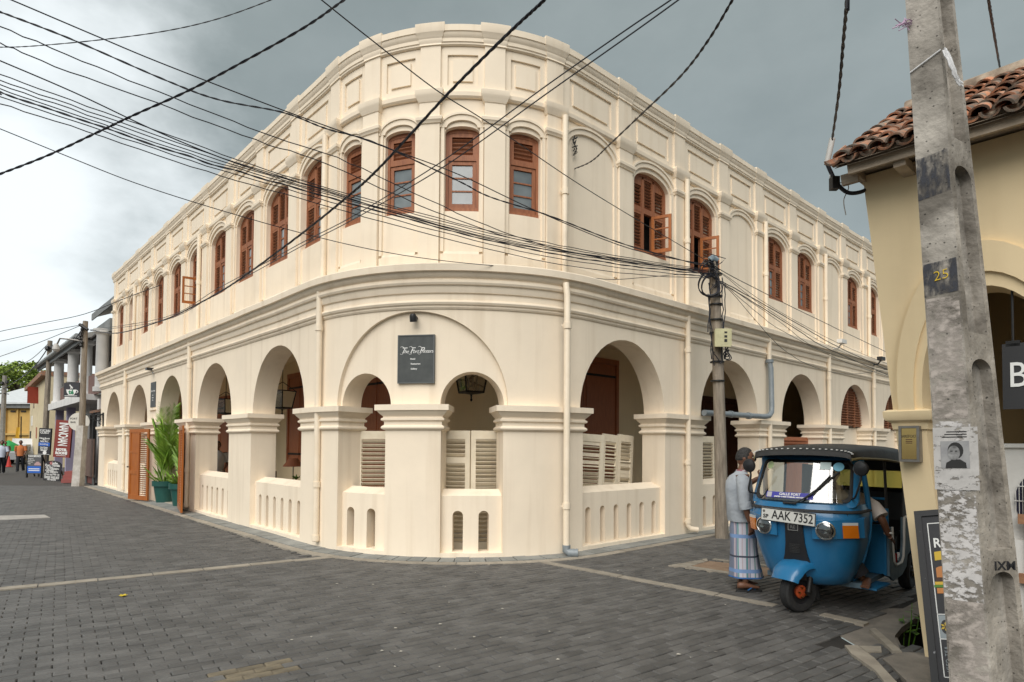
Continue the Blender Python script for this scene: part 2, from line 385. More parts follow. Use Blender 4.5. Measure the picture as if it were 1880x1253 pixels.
for c in pav:
    if id(c) in near:
        q_ = c.to_3d() - gp(470, 1229); sandy = abs(q_.xy.dot(DR)) < .26 and abs(q_.xy.dot(DP)) < .13
        o = inst('paver', sme if sandy else pme, tiltm(c), road)
        if sandy: o['label'] = 'sandy coloured replacement paver'
    else: paver_geo(fld, tiltm(c), 0)
o = fld.build('paver_field', M_['paver'], road); tag(o, None, None, None, 'stuff')
# thin pale kerb bands that cross the street mouths
M_['kerb'] = mat('kerb_stone', (.36, .32, .26), .85, (.24, .21, .17), 6, 6, .3, .7, bump=.4, bscale=40, rnd=.12)
def band(p0, p1, w, n, name, label):
    d = (p1 - p0); Ln = d.length; d.normalize(); q = Vector((-d.y, d.x, 0)); r = thing(name, label, 'kerb', p0)
    r['kind'] = 'structure'; del r['category']
    for k in range(n):
        m = MB(); a = p0 + d * (Ln * k / n + .006); b = p0 + d * (Ln * (k + 1) / n - .006); j = random.uniform(.006, .014)
        m.slab([(a - q * w / 2).xy, (b - q * w / 2).xy, (b + q * w / 2).xy, (a + q * w / 2).xy], -.05, j)
        m.xform(Matrix.Translation(-p0)); m.build('kerb_stone', M_['kerb'], r)
band(gp(612, 1023), gp(-330, 1115), .15, 9, 'kerb_band', 'pale kerb band across the left street')
band(gp(1000, 1033), gp(1425, 1113), .14, 5, 'kerb_band', 'pale kerb band across the right street beside the rickshaw')
band(gp(1508, 1129), gp(1592, 1147), .12, 1, 'kerb_band', 'short pale kerb stone by the drain')
# manhole cover set in the paving
mh = thing('manhole', 'brown rectangular manhole cover in a pale stone surround', 'manhole', gp(1330, 1042))
o0 = Vector(mh.location)
M_['rustconc'] = mat('rusty_concrete', (.30, .21, .14), .85, (.22, .14, .09), 7, 6, bump=.4)
m = MB(); m.slab([gp(x, y).xy for x, y in ((1262, 1042), (1303, 1031), (1440, 1047), (1395, 1063))], -.05, .006); m.xform(Matrix.Translation(-o0)); m.build('cover', M_['rustconc'], mh)
a, b = gp(1226, 1040), gp(1298, 1027); c = gp(1262, 1042.5); d_ = gp(1303, 1031)
for k in range(7):
    u0, u1 = (k + .06) / 7, (k + .94) / 7; m = MB(); c2 = c.lerp(gp(1300, 1031.5), 1)
    p = [a.lerp(b, u0), a.lerp(b, u1), c.lerp(c2, u1), c.lerp(c2, u0)]
    m.slab([q.xy for q in p], -.05, .008 + random.uniform(0, .006)); m.xform(Matrix.Translation(-o0)); m.build('stone', M_['kerb'], mh)
for (p, q) in (((1262, 1043.5), (1395, 1064.5)), ((1310, 1030), (1440, 1046))):
    m = MB(); m.bar(gp(*p, -.02), gp(*q, -.02), .09, .06); m.xform(Matrix.Translation(-o0)); m.build('surround', M_['kerb'], mh)
# granite footway that follows the foot of the hotel
M_['granite'] = mat('granite_slab', (.27, .275, .26), .75, (.19, .195, .185), 4, 6, .35, .65, bump=.3, bscale=50, rnd=.16)
fw = thing('footway', 'narrow grey granite footway along the hotel wall', None); tag(fw, None, None, None, 'structure')
s = -18.4
while s < 22:
    w = random.uniform(.36, .52) if (s < -.3 or s > 4.5) else .19
    m = MB(); h = random.uniform(.018, .026)
    fsweep(m, [(.1, -.05), (.1, h), (.545, h - .006), (.55, -.05)], s + .006, s + w - .006); m.build('slab', M_['granite'], fw)
    s += w
s = -18.4
while s < 22:
    w = random.uniform(.7, .9); m = MB(); h = random.uniform(.008, .014)
    fsweep(m, [(.56, -.05), (.56, h), (.70, h - .004), (.705, -.05)], s + .004, s + w - .004); m.build('edging', M_['kerb'], fw); s += w
# ------------------------------------------------------------------ the hotel
hotel = thing('corner_hotel', 'two storey cream arcaded hotel wrapping the street corner with brown louvred windows', 'building')
CR = M_['cream']
SE, SX = -18.3, 22.5
def op(s0, s1, zb, zs, rise): return dict(s0=s0, s1=s1, zb=zb, zs=zs, rise=rise)
ARCH_L = [(-2.69, -.34), (-6.24, -3.88), (-9.73, -7.46), (-13.45, -11.09), (-17.21, -14.85)]
ARCH_R = [(4.46, 6.73), (7.96, 10.34), (11.54, 13.85), (15.17, 17.44), (18.7, 21.0)]
SMALL = [(.73, 1.63), (2.36, 3.26)]
mb = MB()
fwall(mb, SE, .3, 2.23, 3.95, [op(a, b, 2.23, 2.23, 1.21) for a, b in ARCH_L], .23, -.21)
fwall(mb, 3.7, SX, 2.23, 3.95, [op(a, b, 2.23, 2.23, 1.21) for a, b in ARCH_R], .23, -.21)
fwall(mb, .3, 3.7, 2.23, 3.95, [op(.69, 3.30, 2.23, 2.23, 1.385)], .23, .165, ends=False, na=40)
fwall(mb, .3, 3.7, 2.23, 3.95, [op(a, b, 2.23, 2.23, .50) for a, b in SMALL], .165, -.21, ends=False)
mb.build('lower_wall', CR, hotel, 25)
# piers with moulded imposts
edges = [(SE + .02, -17.21)] + [(ARCH_L[i + 1][1], ARCH_L[i][0]) for i in range(3, -1, -1)] + [(-.34, .73), (1.63, 2.36), (3.26, 4.46)] + \
        [(ARCH_R[i][1], ARCH_R[i + 1][0]) for i in range(4)] + [(21.0, SX)]
IMP = [(.0, -.04), (.0, 1.855), (.026, 1.865), (.046, 1.885), (.048, 1.905), (.032, 1.925), (.015, 1.935), (.015, 1.985), (.026, 1.99), (.048, 2.005), (.048, 2.03), (.024, 2.045), (.024, 2.06), (.042, 2.08), (.068, 2.11), (.092, 2.145), (.112, 2.148), (.112, 2.232)]
for a, b in edges:
    mb = MB(); floft(mb, a - .03, b + .03, -.23, .262, IMP); mb.build('pier', CR, hotel, 25)
# balustrades between the piers
def balus(a, b, slots, sw=.125):
    mb = MB()
    fwall(mb, a - .02, b + .02, .06, .90, [op(c - sw / 2, c + sw / 2, .085, .61, sw / 2) for c in slots], .165, -.03, na=8)
    fsweep(mb, [(.165, .898), (-.03, .99), (-.05, .99), (-.05, .895)], a - .02, b + .02)
    fblock(mb, a - .02, b + .02, -.05, .258, -.04, .075)
    mb.build('balustrade', CR, hotel)
def spread(a, b, n, e): return [a + e + (b - a - 2 * e) * k / (n - 1) for k in range(n)]
balus(*ARCH_L[0], spread(*ARCH_L[0], 6, .30)); balus(*ARCH_L[1], spread(*ARCH_L[1], 6, .30))
balus(*ARCH_L[4], spread(*ARCH_L[4], 6, .30)); balus(*ARCH_L[3], spread(*ARCH_L[3], 6, .30))
balus(*SMALL[0], [.94, 1.32], .145); balus(*SMALL[1], [2.62, 2.98], .145)
balus(*ARCH_R[0], spread(*ARCH_R[0], 6, .24)); balus(*ARCH_R[1], spread(*ARCH_R[1], 6, .24))
# string course
STR = [(-.2, 3.64), (.245, 3.64), (.262, 3.665), (.262, 3.69), (.285, 3.70), (.30, 3.73), (.29, 3.755), (.265, 3.765), (.265, 3.86), (.29, 3.87), (.31, 3.93), (.315, 3.97), (.345, 3.98), (.36, 4.01), (.355, 4.045), (.335, 4.055), (.335, 4.07),
       (.36, 4.085), (.385, 4.12), (.40, 4.155), (.44, 4.16), (.445, 4.255), (.43, 4.268), (-.2, 4.33)]
mb = MB(); fsweep(mb, STR, SE - .06, SX); mb.build('string_course', CR, hotel, 28)
# upper wall with window openings, plain bays left blind
PIL_L = [-.01, -1.62, -3.39, -5.15, -6.93, -8.79, -10.57, -12.36, -14.13, -16.03, -18.02]
PIL_C = [1.03, 2.10, 3.13]
PIL_R = [4.19, 5.96, 7.74, 9.45, 11.10, 12.94, 14.67, 16.36, 18.07, 19.8, 21.5]
PIL = PIL_L[::-1] + PIL_C + PIL_R
BAYS = list(zip(PIL, PIL[1:]))
WIDE, NARROW = .565, .275
wins = []; ops = []; pan = []
for i, (a, b) in enumerate(BAYS):
    c = (a + b) / 2; corner = a > -.1 and b < 4.3
    blind = a > 4.1 and (i - 14) % 3 == 0
    hw = NARROW if corner else WIDE
    zs, rise = (6.46, .09) if corner else (6.50, .27)
    wins.append((i, c, hw, zs, rise, corner, blind))
    if not blind: ops.append(op(c - hw, c + hw, 5.23, zs, rise))
    pan.append(op(a + .34, b - .34, 7.19, 7.67, 0) if not corner else op(a + .27, b - .27, 7.19, 7.67, 0))
mb = MB(); fwall(mb, SE, SX, 4.25, 7.03, ops, -.12, -.42, na=14); mb.build('upper_wall', CR, hotel, 20)
mb = MB(); fwall(mb, SE, SX, 7.03, 8.0, pan, -.115, -.143, back=False); fblock(mb, SE, SX, -.42, -.145, 7.0, 8.0)
mb.build('parapet', CR, hotel, 20)
for p in pan:
    m = MB(); k = .10 if p['s1'] - p['s0'] > .8 else .085
    fblock(m, p['s0'] + k, p['s1'] - k, -.19, -.118, 7.255, 7.605); m.build('parapet_panel', CR, hotel)
mb = MB()
fsweep(mb, [(-.3, 7.80), (-.095, 7.80), (-.075, 7.815), (-.075, 7.84), (-.06, 7.85), (-.06, 7.87), (-.06, 7.905), (-.045, 7.925), (-.03, 7.96), (-.026, 7.985), (-.012, 7.99), (-.01, 8.085), (-.3, 8.10)], SE - .05, SX)
mb.build('parapet_cornice', CR, hotel, 25)
mb = MB(); fsweep(mb, [(-.3, 6.975), (-.085, 6.975), (-.06, 7.0), (-.055, 7.06), (-.12, 7.075), (-.3, 7.075)], SE, SX); mb.build('ledge', CR, hotel, 25)
# pilasters with two caps each
for p in PIL:
    m = MB(); h = .165 if -.1 < p < 4.3 else .185; w = h
    if p == PIL_L[-1]: p += .02
    floft(m, p - w, p + w, -.3, -.045, [(0, 4.3), (0, 6.565), (.02, 6.572), (.03, 6.60), (.045, 6.615), (.048, 6.66), (.04, 6.67), (0, 6.675), (0, 6.90), (.012, 6.905), (.02, 6.925), (.03, 6.945), (.036, 6.965), (.05, 6.99), (.053, 7.005), (.055, 7.01), (.057, 7.085), (.02, 7.11), (-.03, 7.112)])
    floft(m, p - w, p + w, -.3, -.075, [(0, 7.11), (0, 7.80), (.02, 7.805), (.012, 7.83), (.016, 7.85), (.026, 7.87), (.026, 7.905), (.042, 7.93), (.052, 7.965), (.066, 7.985), (.068, 7.99), (.07, 8.125), (.03, 8.14)])
    m.build('pilaster', CR, hotel, 28)
# window surrounds: side strips, hood mould and the panel frame under each sill
for (i, c, hw, zs, rise, corner, blind) in wins:
    a, b = BAYS[i]; m = MB(); pw = .165 if corner else .185
    x0, x1 = a + pw + .012, b - pw - .012; st = .055 if corner else .085
    fblock(m, x0, x0 + st, -.2, -.088, 4.6, zs + .1); fblock(m, x1 - st, x1, -.2, -.088, 4.6, zs + .1)
    fblock(m, x0, x1, -.2, -.088, 4.28, 4.56); fsweep(m, [(-.2, 4.56), (-.088, 4.56), (-.1, 4.6), (-.2, 4.615)], x0 + st, x1 - st)
    H = (x1 - x0) / 2 + .005; n = 24; cc = (x0 + x1) / 2
    for (o0, o1, nn) in ((.0, .085, -.085), (.085, .12, -.065)):
        rings = []
        for k in range(n + 1):
            t = pi - pi * k / n; u = cos(t); w_ = sqrt(max(0, 1 - u * u))
            zb = zs + .06; hw_in = H - .10 + o0; hw_out = H - .10 + o1
            zi = zb + (rise + .02 + o0 * 1.0) * w_; zo = zb + (rise + .02 + o1 * 1.0) * w_
            si, so = cc + hw_in * u, cc + hw_out * u
            rings.append([F(si, -.2, zi), F(si, nn, zi), F(so, nn, zo), F(so, -.2, zo)])
        m.loft(rings)
    m.build('window_surround', CR, hotel, 28)
# windows
slat_mb = MB().box(-.5, .5, -.019, .019, -.004, .004, M=Matrix.Rotation(radians(-42), 4, 'X'))
slat_me = {k: slat_mb.mesh('slat', M_[k]) for k in ('weatherwood', 'wood', 'orangewood')}
white_slat = MB().box(-.5, .5, -.028, .028, -.004, .004, M=Matrix.Rotation(radians(-48), 4, 'X'))
def slats(parent, x0, x1, z0, z1, y, wood, single, pitch=.058):
    n = max(1, int((z1 - z0) / pitch)); pz = (z1 - z0) / n
    if single:
        for k in range(n):
            inst('slat', slat_me[wood], Matrix.Translation(((x0 + x1) / 2, y, z0 + (k + .5) * pz)) @ Matrix.Diagonal((x1 - x0, 1, 1, 1)), parent)
    else:
        m = MB()
        for k in range(n):
            m.box(x0, x1, -.019, .019, -.004, .004, M=Matrix.Translation((0, y, z0 + (k + .5) * pz)) @ Matrix.Rotation(radians(-42), 4, 'X'))
        tag(m.build('louvre', M_[wood], parent), None, None, None, 'stuff')
def casement(parent, hx, w, z0, z1, y, ang, wood):
    # hinged at hx; w may be negative (leaf to the left of the hinge)
    m = MB(); sg = 1 if w > 0 else -1; W = abs(w); B = .055; d = .02
    for (xa, xb, za, zb) in ((0, B, z0, z1), (W - B, W, z0, z1), (B, W - B, z0, z0 + B * 1.2), (B, W - B, z1 - B, z1)):
        m.box(sg * xa, sg * xb, -d, d, za, zb)
    h = z1 - z0 - 2.2 * B
    for k in (1, 2): m.box(sg * B, sg * (W - B), -d * .6, d * .6, z0 + 1.2 * B + h * k / 3 - .011, z0 + 1.2 * B + h * k / 3 + .011)
    M = Matrix.Translation((hx, y, 0)) @ Matrix.Rotation(ang, 4, 'Z')
    o = m.build('casement', M_[wood], parent, M=M)
    return o, M, sg, W, B, h
def window(i, c, hw, zs, rise, corner, single, openang=None, hinge='right'):
    y = .20; m = MB(); wood = 'weatherwood' if c > -.2 else 'weatherwood'
    n = 16; fw_ = .058; out, inn = [], []
    def az(x, h, zz, r): return zz + r * sqrt(max(0, 1 - (x / h) ** 2))
    pts = [(-hw, 5.23)] + [(hw * cos(pi - pi * k / n), az(hw * cos(pi - pi * k / n), hw, zs, rise)) for k in range(n + 1)] + [(hw, 5.23)]
    hi = hw - fw_
    pin = [(-hi, 5.23)] + [(hi * cos(pi - pi * k / n), az(hi * cos(pi - pi * k / n), hi, zs - .01, rise - fw_ * .7 if rise > .1 else max(.02, rise - .05))) for k in range(n + 1)] + [(hi, 5.23)]
    m.loft([[(x, y, z), (x, y + .08, z), (u, y + .08, v), (u, y, v)] for (x, z), (u, v) in zip(pts, pin)])
    m.box(-hw, hw, y - .015, y + .09, 5.225, 5.305)
    if corner:
        m.box(-hi, hi, y + .004, y + .07, 6.05, 6.14); m.box(-hi, -hi + .055, y + .006, y + .07, 6.14, zs + .02); m.box(hi - .055, hi, y + .006, y + .07, 6.14, zs + .02)
        m.prism([(-hi, 6.42), (hi, 6.42)] + [(x, z + .01) for x, z in pin[-2:0:-1]], y + .008, y + .066)
        m.box(-hi + .05, hi - .05, y + .06, y + .075, 6.1, 6.45)
        w = m.build('window', M_[wood], hotel, M=FM(c))
        slats(w, -hi + .055, hi - .055, 6.145, 6.415, y + .035, wood, single)
        o, M, sg, W, B, h = casement(w, -hi + .004, 2 * hi - .008, 5.31, 6.045, y + .04, 0, wood)
        for k in range(3):
            g = MB(); z = 5.31 + 1.2 * B + h * k / 3
            g.box(-hi + B, hi - B, y + .042, y + .048, z + .011, z + h / 3 - .011); g.build('pane', M_['glass'], w)
        return w
    mx = hi / 3
    for s in (-1, 1): m.box(s * mx - .028, s * mx + .028, y + .004, y + .075, 5.3, zs + rise - .12)
    m.box(-hi, hi, y + .008, y + .07, 6.02, 6.12)
    zt = lambda x: az(x, hi, zs - .01, rise - fw_ * .7)
    for (xa, xb, zl) in ((-hi, -mx - .028, zs + .02), (-mx + .028, mx - .028, zs + rise - .11), (mx + .028, hi, zs + .02)):
        k = 6; top = [(xa + (xb - xa) * t / k, max(zl + .01, zt(xa + (xb - xa) * t / k) + .012)) for t in range(k + 1)]
        m.prism([(xa, zl), (xb, zl)] + top[::-1], y + .012, y + .068)
        for xx in (xa, xb - .022): m.box(xx, xx + .022, y + .01, y + .06, 6.12, zl)
    for (xa, xb) in ((-hi, -mx - .028), (mx + .028, hi)):
        for xx in (xa, xb - .022): m.box(xx, xx + .022, y + .01, y + .06, 5.3, 6.02)
        m.box(xa + .022, xb - .022, y + .012, y + .058, 5.305, 5.36); m.box(xa + .022, xb - .022, y + .012, y + .058, 5.975, 6.02)
    w = m.build('window', M_[wood], hotel, M=FM(c))
    for (xa, xb) in ((-hi, -mx - .028), (mx + .028, hi)):
        slats(w, xa + .022, xb - .022, 5.36, 5.975, y + .035, wood, single); slats(w, xa + .022, xb - .022, 6.12, zs + .02, y + .035, wood, single)
    slats(w, -mx + .028, mx - .028, 6.12, zs + rise - .11, y + .035, wood, single)
    cw = 2 * (mx - .028)
    if openang is None:
        o, M, sg, W, B, h = casement(w, mx - .038, -(cw - .006), 5.31, 6.015, y + .04, 0, wood)
        for k in range(3):
            g = MB(); z = 5.31 + 1.2 * .055 + h * k / 3
            g.box(-cw / 2 + .055, cw / 2 - .055, y + .042, y + .048, z + .011, z + h / 3 - .011); g.build('pane', M_['glass'], w)
    else:
        if hinge == 'right': casement(w, mx - .038, -(cw + .10), 5.31, 6.015, y + .02, openang, 'orangewood')
        else: casement(w, -mx + .038, (cw + .10), 5.31, 6.015, y + .02, openang, 'orangewood')
    return w
cnt = 0
for (i, c, hw, zs, rise, corner, blind) in wins:
    if blind: continue
    single = corner or i in (9, 8, 15, 16)
    oa = None
    if i in (15, 16): oa = radians(108)
    if i == 5: window(i, c, hw, zs, rise, corner, single, radians(-100), 'left'); continue
    window(i, c, hw, zs, rise, corner, single, oa)
# dark backing painted as the shade of upstairs rooms, ceiling of the arcade, roof
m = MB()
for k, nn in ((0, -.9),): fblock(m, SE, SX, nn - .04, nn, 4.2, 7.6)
m.build('room_dark_backing', mat('dark_room', (.05, .045, .04), .9), hotel)
m = MB(); fblock(m, SE, SX, -2.4, -.2, 3.86, 3.99); m.build('arcade_ceiling', M_['inner'], hotel)
m = MB(); fblock(m, SE, SX, -2.4, -.2, 4.0, 4.2); fblock(m, SE, SX, -2.6, -.15, 7.62, 7.7)
far = [F(SX, -2.5, 0), F(SX, -14, 0), (-2, 34, 0), F(SE, -14, 0), F(SE, -2.5, 0)]
core = [F(s, -2.5, 0)[:2] for s in ssteps(SE, SX)] + [p[:2] for p in far[1:4]]
m.slab(core, 7.5, 7.6); m.build('roof', M_['concrete'], hotel)  # unseen flat roof, closed over to block light
m = MB(); fblock(m, SE, SX, -2.4, .16, -.03, .03); m.build('arcade_floor', mat('cement_floor', (.52, .46, .38), .6, (.42, .37, .30), 4), hotel)
m = MB(); fblock(m, SE, SX, -2.5, -2.3, 0, 3.9); m.build('inner_wall', M_['inner'], hotel)
for s in (SE, SX - .2):
    m = MB(); pr = [(-14, 0), (.2, 0), (.2, 3.95), (-.13, 3.95), (-.13, 7.8), (-14, 7.8)]
    m.loft([[F(q, n, z) for n, z in pr] for q in (s, s + .2)]); m.build('end_wall', CR, hotel)
# inner doors of the arcade
def indoor(s0, s1, z1, wood='wood', leafs=2, z0=0.0):
    sc = (s0 + s1) / 2; w = abs(s1 - s0) / 2; M = FM(sc, -2.3); m = MB()
    m.box(-w, -w + .09, -.05, .02, z0, z1); m.box(w - .09, w, -.05, .02, z0, z1); m.box(-w, w, -.055, .02, z1, z1 + .12)
    d = m.build('door', M_[wood], hotel, M=M)
    for k in range(leafs):
        a = -w + .09 + (2 * w - .18) * k / leafs; b = a + (2 * w - .18) / leafs; q = MB()
        q.box(a + .004, b - .004, -.02, .01, z0 + .02, z1 - .004)
        for (za, zb) in ((z0 + .12, z0 + .42 * (z1 - z0)), (z0 + .47 * (z1 - z0), z1 - .12)): q.box(a + .08, b - .08, -.032, -.018, za, zb)
        q.build('leaf', M_[wood], d)
        for z in (z0 + .3, z1 - .3): h = MB().box(a + .02, b - .02, -.045, -.03, z, z + .05); h.build('strap_hinge', M_['iron'], d)
# ------------------------------------------------------------------ hotel: doors, pipes, arcade fittings
indoor(-7.0, -5.3, 3.42, 'wood', 2, 1.05); indoor(-3.1, -1.3, 3.25); indoor(-13.2, -11.6, 3.1); indoor(6.2, 8.62, 3.5); indoor(12.3, 14.4, 2.9, 'darkwood'); indoor(-17.4, -15.8, 3.0)
def pipe(pts, m='pipe', r=.05, col=()):
    mb = MB(); mb.tube([F(*p) for p in pts], r, 12)
    for s, n, z in col:
        mb.tube([F(s, n, z - .045), F(s, n, z + .045)], r + .012, 12)
        mb.bar(F(s - .08, n - .02, z), F(s + .03, n - .02, z), .015, .03)
    return mb.build('downpipe', M_[m], hotel, 40)
for s in (-.19, -7.15, -14.25): pipe([(s, .012, 6.93), (s, .012, 4.28)], col=[(s, .012, 5.7)])
for s in (4.33, 7.86, 11.24, 14.80, 18.2): pipe([(s, .012, 6.93), (s, .012, 4.28)], col=[(s, .012, 5.7)])
for s in (.31, -6.66, -13.75): pipe([(s, .315, 4.10), (s, .315, .10)], col=[(s, .315, 3.5), (s, .315, 1.0), (s, .315, .16)])
s = 4.08; pipe([(s, .40, 4.10), (s, .44, 3.9), (s, .44, .16)], col=[(s, .44, 3.45), (s, .44, .75)])
mb = MB(); mb.tube([F(4.08, .44, .17), F(4.08, .44, .09), F(4.10, .48, .06), F(4.18, .56, .055)], .062, 12); mb.tube([F(4.165, .545, .055), F(4.185, .565, .055)], .068, 12); mb.build('pipe_elbow', M_['grey_pvc'], hotel, 40)
for s, z0 in ((7.36, .12), (14.14, .12), (17.55, .12)):
    pipe([(s, .325, 4.10), (s, .325, z0 + .06), (s + .02, .36, z0), (s + .12, .46, z0 - .02)], col=[(s, .325, 3.45), (s, .325, 1.35), (s, .325, .26)])
pipe([(10.71, .325, 4.10), (10.71, .325, 3.5)]); pipe([(10.71, .33, 2.2), (10.71, .33, .12)])
pipe([(10.71, .33, 3.56), (10.71, .36, 3.4), (10.70, .38, 2.55), (10.66, .39, 2.42), (10.52, .40, 2.33), (10.3, .40, 2.31), (7.7, .46, 2.285)], 'grey_pvc', .057)
mb = MB(); mb.tube([F(10.71, .33, 3.53), F(10.71, .33, 3.60)], .085, 12); mb.tube([F(9.6, .412, 2.3), F(9.5, .414, 2.3)], .072, 12); mb.tube([F(8.8, .43, 2.295), F(8.72, .432, 2.295)], .072, 12); mb.build('pipe_collar', M_['grey_pvc'], hotel, 40)
# louvred fanlights that close two arches on the right street, and the low brown gate in the third
for a, b in ARCH_R[3:5]:
    m = MB(); fblock(m, a - .05, b + .05, -.20, -.10, 0, 2.23); m.build('infill_wall', CR, hotel)
    c = (a + b) / 2; h = (b - a) / 2; m = MB()
    pts = [(c + h * cos(pi * k / 24), 2.25 + 1.18 * sin(pi * k / 24)) for k in range(25)]
    m.loft([[F(s, -.06, z) for s, z in pts + [(c - h, 2.25)]], [F(s, -.03, z) for s, z in pts + [(c - h, 2.25)]]])
    fan = m.build('fanlight', M_['darkwood'], hotel)
    for k in range(16):
        z = 2.27 + k * .073; w = h * sqrt(max(0, 1 - ((z + .02 - 2.23) / 1.21) ** 2)) - .02
        if w < .1: continue
        inst('slat', slat_me['weatherwood'], FM(c, -.005, z + .03) @ Matrix.Diagonal((2 * w, 2.0, 2.0, 1)), fan)
    for q in (-.5, 0, .5):
        m = MB(); m.box(-.025, .025, -.03, .03, 0, 1.2 * sqrt(1 - q * q) - .03); m.build('mullion', M_['weatherwood'], fan, M=FM(c + q * h, -.01, 2.24))
m = MB(); a, b = ARCH_R[2]; fblock(m, a, b, -.14, -.10, 0, 1.9)
gate = m.build('gate', M_['wood'], hotel)
for k in range(5): inst('slat', slat_me['wood'], FM((a + b) / 2, -.085, 1.5 + k * .075) @ Matrix.Diagonal((2.1, 1.6, 1.6, 1)), gate)
# entrance doors standing open at the third arch of the left street
def louvre_door(p0, p1, h, flip):
    d = (p1 - p0); w = d.length; a = atan2(d.y, d.x)
    M = Matrix.Translation((p0.x, p0.y, .05)) @ Matrix.Rotation(a, 4, 'Z')
    m = MB(); t = .022; x0, x1 = (0, w)
    mid = w * .46
    for (xa, xb, za, zb) in ((0, .09, 0, h), (w - .08, w, 0, h), (mid, mid + .07, 0, h), (.09, mid, 0, .14), (.09, mid, h - .1, h), (mid + .07, w - .08, 0, .12), (mid + .07, w - .08, h - .1, h), (.09, mid, h * .36, h * .36 + .1), (.09, mid, h * .66, h * .66 + .05)):
        m.box(xa, xb, -t, t, za, zb)
    m.box(.09, mid, -.008, .008, .1, h - .05)
    o = m.build('entrance_door', M_['orangewood'], hotel, M=M)
    n = 30
    for k in range(n): inst('slat', slat_me['orangewood'], Matrix.Translation(((mid + .07 + w - .08) / 2, 0, .13 + (h - .24) * (k + .5) / n)) @ Matrix.Rotation(pi if flip else 0, 4, 'Z') @ Matrix.Diagonal((w - .15 - mid, 1, 1, 1)), o)
    k = MB().lathe([(.006, 0), (.006, .03), (.022, .04), (.018, .07)], n=10); k.xform(Matrix.Translation((.05, -.02, h * .46)) @ Matrix.Rotation(pi / 2, 4, 'X')); k.build('door_knob', M_['brass'] if 'brass' in M_ else M_['iron'], o, 40)
louvre_door(gp(236, 916, .05), gp(271.5, 919.5, .05), 1.98, False)
louvre_door(gp(327, 931, .05), gp(333, 942, .05), 2.0, True)
# ---- slate name board over the corner arches
M_['slate'] = mat('slate_board', (.052, .058, .058), .6, (.075, .082, .08), 7)
M_['paint_white'] = mat('sign_white', (.80, .80, .78), .6)
sg = thing('name_board', 'dark slate board lettered for the hotel above the two small corner arches', 'sign', F(2.015, .2, 2.56)); sg.matrix_basis = FM(2.015, .185, 2.56)
m = MB().box(-.275, .275, -.012, .03, 0, .70); m.build('board', M_['slate'], sg)
m = MB()
for (xa, xb, za, zb) in ((-.285, -.268, -.01, .71), (.268, .285, -.01, .71), (-.268, .268, -.01, .006), (-.268, .268, .694, .71)): m.box(xa, xb, -.02, .025, za, zb)
m.build('frame', mat('sign_frame', (.10, .11, .11), .5), sg)
MM = Matrix.Translation((0, -.014, 0))
def script_T(x, z, k):
    return [(x - .03 * k, z - .035 * k), (x - .01 * k, z - .04 * k), (x + .012 * k, z - .01 * k), (x + .03 * k, z + .045 * k)]
lettering('T', .125, Matrix.Translation((-.205, -.014, .475)), M_['paint_white'], sg, .45); lettering('he', .078, Matrix.Translation((-.155, -.014, .463)), M_['paint_white'], sg, .5, 'CENTER', .9)
lettering('F', .125, Matrix.Translation((-.068, -.014, .475)), M_['paint_white'], sg, .45); lettering('ort', .078, Matrix.Translation((-.008, -.014, .463)), M_['paint_white'], sg, .5, 'CENTER', .9)
lettering('P', .125, Matrix.Translation((.078, -.014, .475)), M_['paint_white'], sg, .45); lettering('rinters', .078, Matrix.Translation((.172, -.014, .463)), M_['paint_white'], sg, .5, 'CENTER', .9)
sw = MB()
for x0 in (-.245, -.11, .03):
    p = [Vector((x0 + .10 * t / 12 * 1.0, -.015, .525 + .012 * sin(t / 12 * 2 * pi))) for t in range(13)]
    sw.tube(p, [.0015 + .003 * sin(pi * t / 12) for t in range(13)], 5)
    p = [Vector((x0 + .02 - .022 * cos(t / 10 * 4.2), -.015, .435 - .014 * sin(t / 10 * 4.2))) for t in range(11)]
    sw.tube(p, .0025, 5)
sw.build('lettering', M_['paint_white'], sg)
for k, (tx, zz, xx) in enumerate((('Hotel', .352, -.05), ('Restaurant', .279, -.005), ('Gallery', .205, -.03))):
    lettering(tx, .034, Matrix.Translation((xx, -.014, zz)), M_['paint_white'], sg, 0, 'CENTER', 1, .0008)
sp = thing('spot_lamp', 'small black spot lamp over the corner name board', 'lamp'); sp.matrix_basis = FM(2.0, .185, 3.52)
m = MB().lathe([(.035, 0), (.035, .02), (.012, .03), (.012, .08)], n=14); m.xform(Matrix.Rotation(pi / 2, 4, 'X')); m.build('bracket', M_['black'], sp, 40)
m = MB().lathe([(.0, -.06), (.03, -.055), (.05, -.02), (.055, .06), (.05, .06), (.04, .0)], n=16); m.xform(Matrix.Translation((0, -.11, -.01)) @ Matrix.Rotation(radians(200), 4, 'X')); m.build('lamp_head', M_['black'], sp, 40)
sg2 = thing('name_board', 'narrow dark name board between two arches on the left street wall', 'sign'); sg2.matrix_basis = FM(-10.41, .235, 2.67)
MB().box(-.27, .27, -.015, .02, 0, .72).build('board', M_['slate'], sg2); MB().box(-.33, .33, -.05, .02, -.09, -.045).build('ledge', M_['cream'], sg2)
lettering('The Fort Printers', .065, Matrix.Translation((0, -.017, .46)), M_['paint_white'], sg2, .5)
for tx, zz in (('Hotel', .34), ('Restaurant', .27), ('Gallery', .20)): lettering(tx, .036, Matrix.Translation((0, -.017, zz)), M_['paint_white'], sg2, 0, 'CENTER', 1, .0008)
sp2 = thing('spot_lamp', 'small black wall spot above the narrow board on the left street', 'lamp'); sp2.matrix_basis = FM(-10.38, .24, 3.72)
m = MB().box(-.05, .05, -.03, 0, -.08, .05); m.build('bracket', M_['white'], sp2); m = MB().box(-.09, .09, -.2, -.02, .0, .07); m.build('lamp_head', M_['black'], sp2)
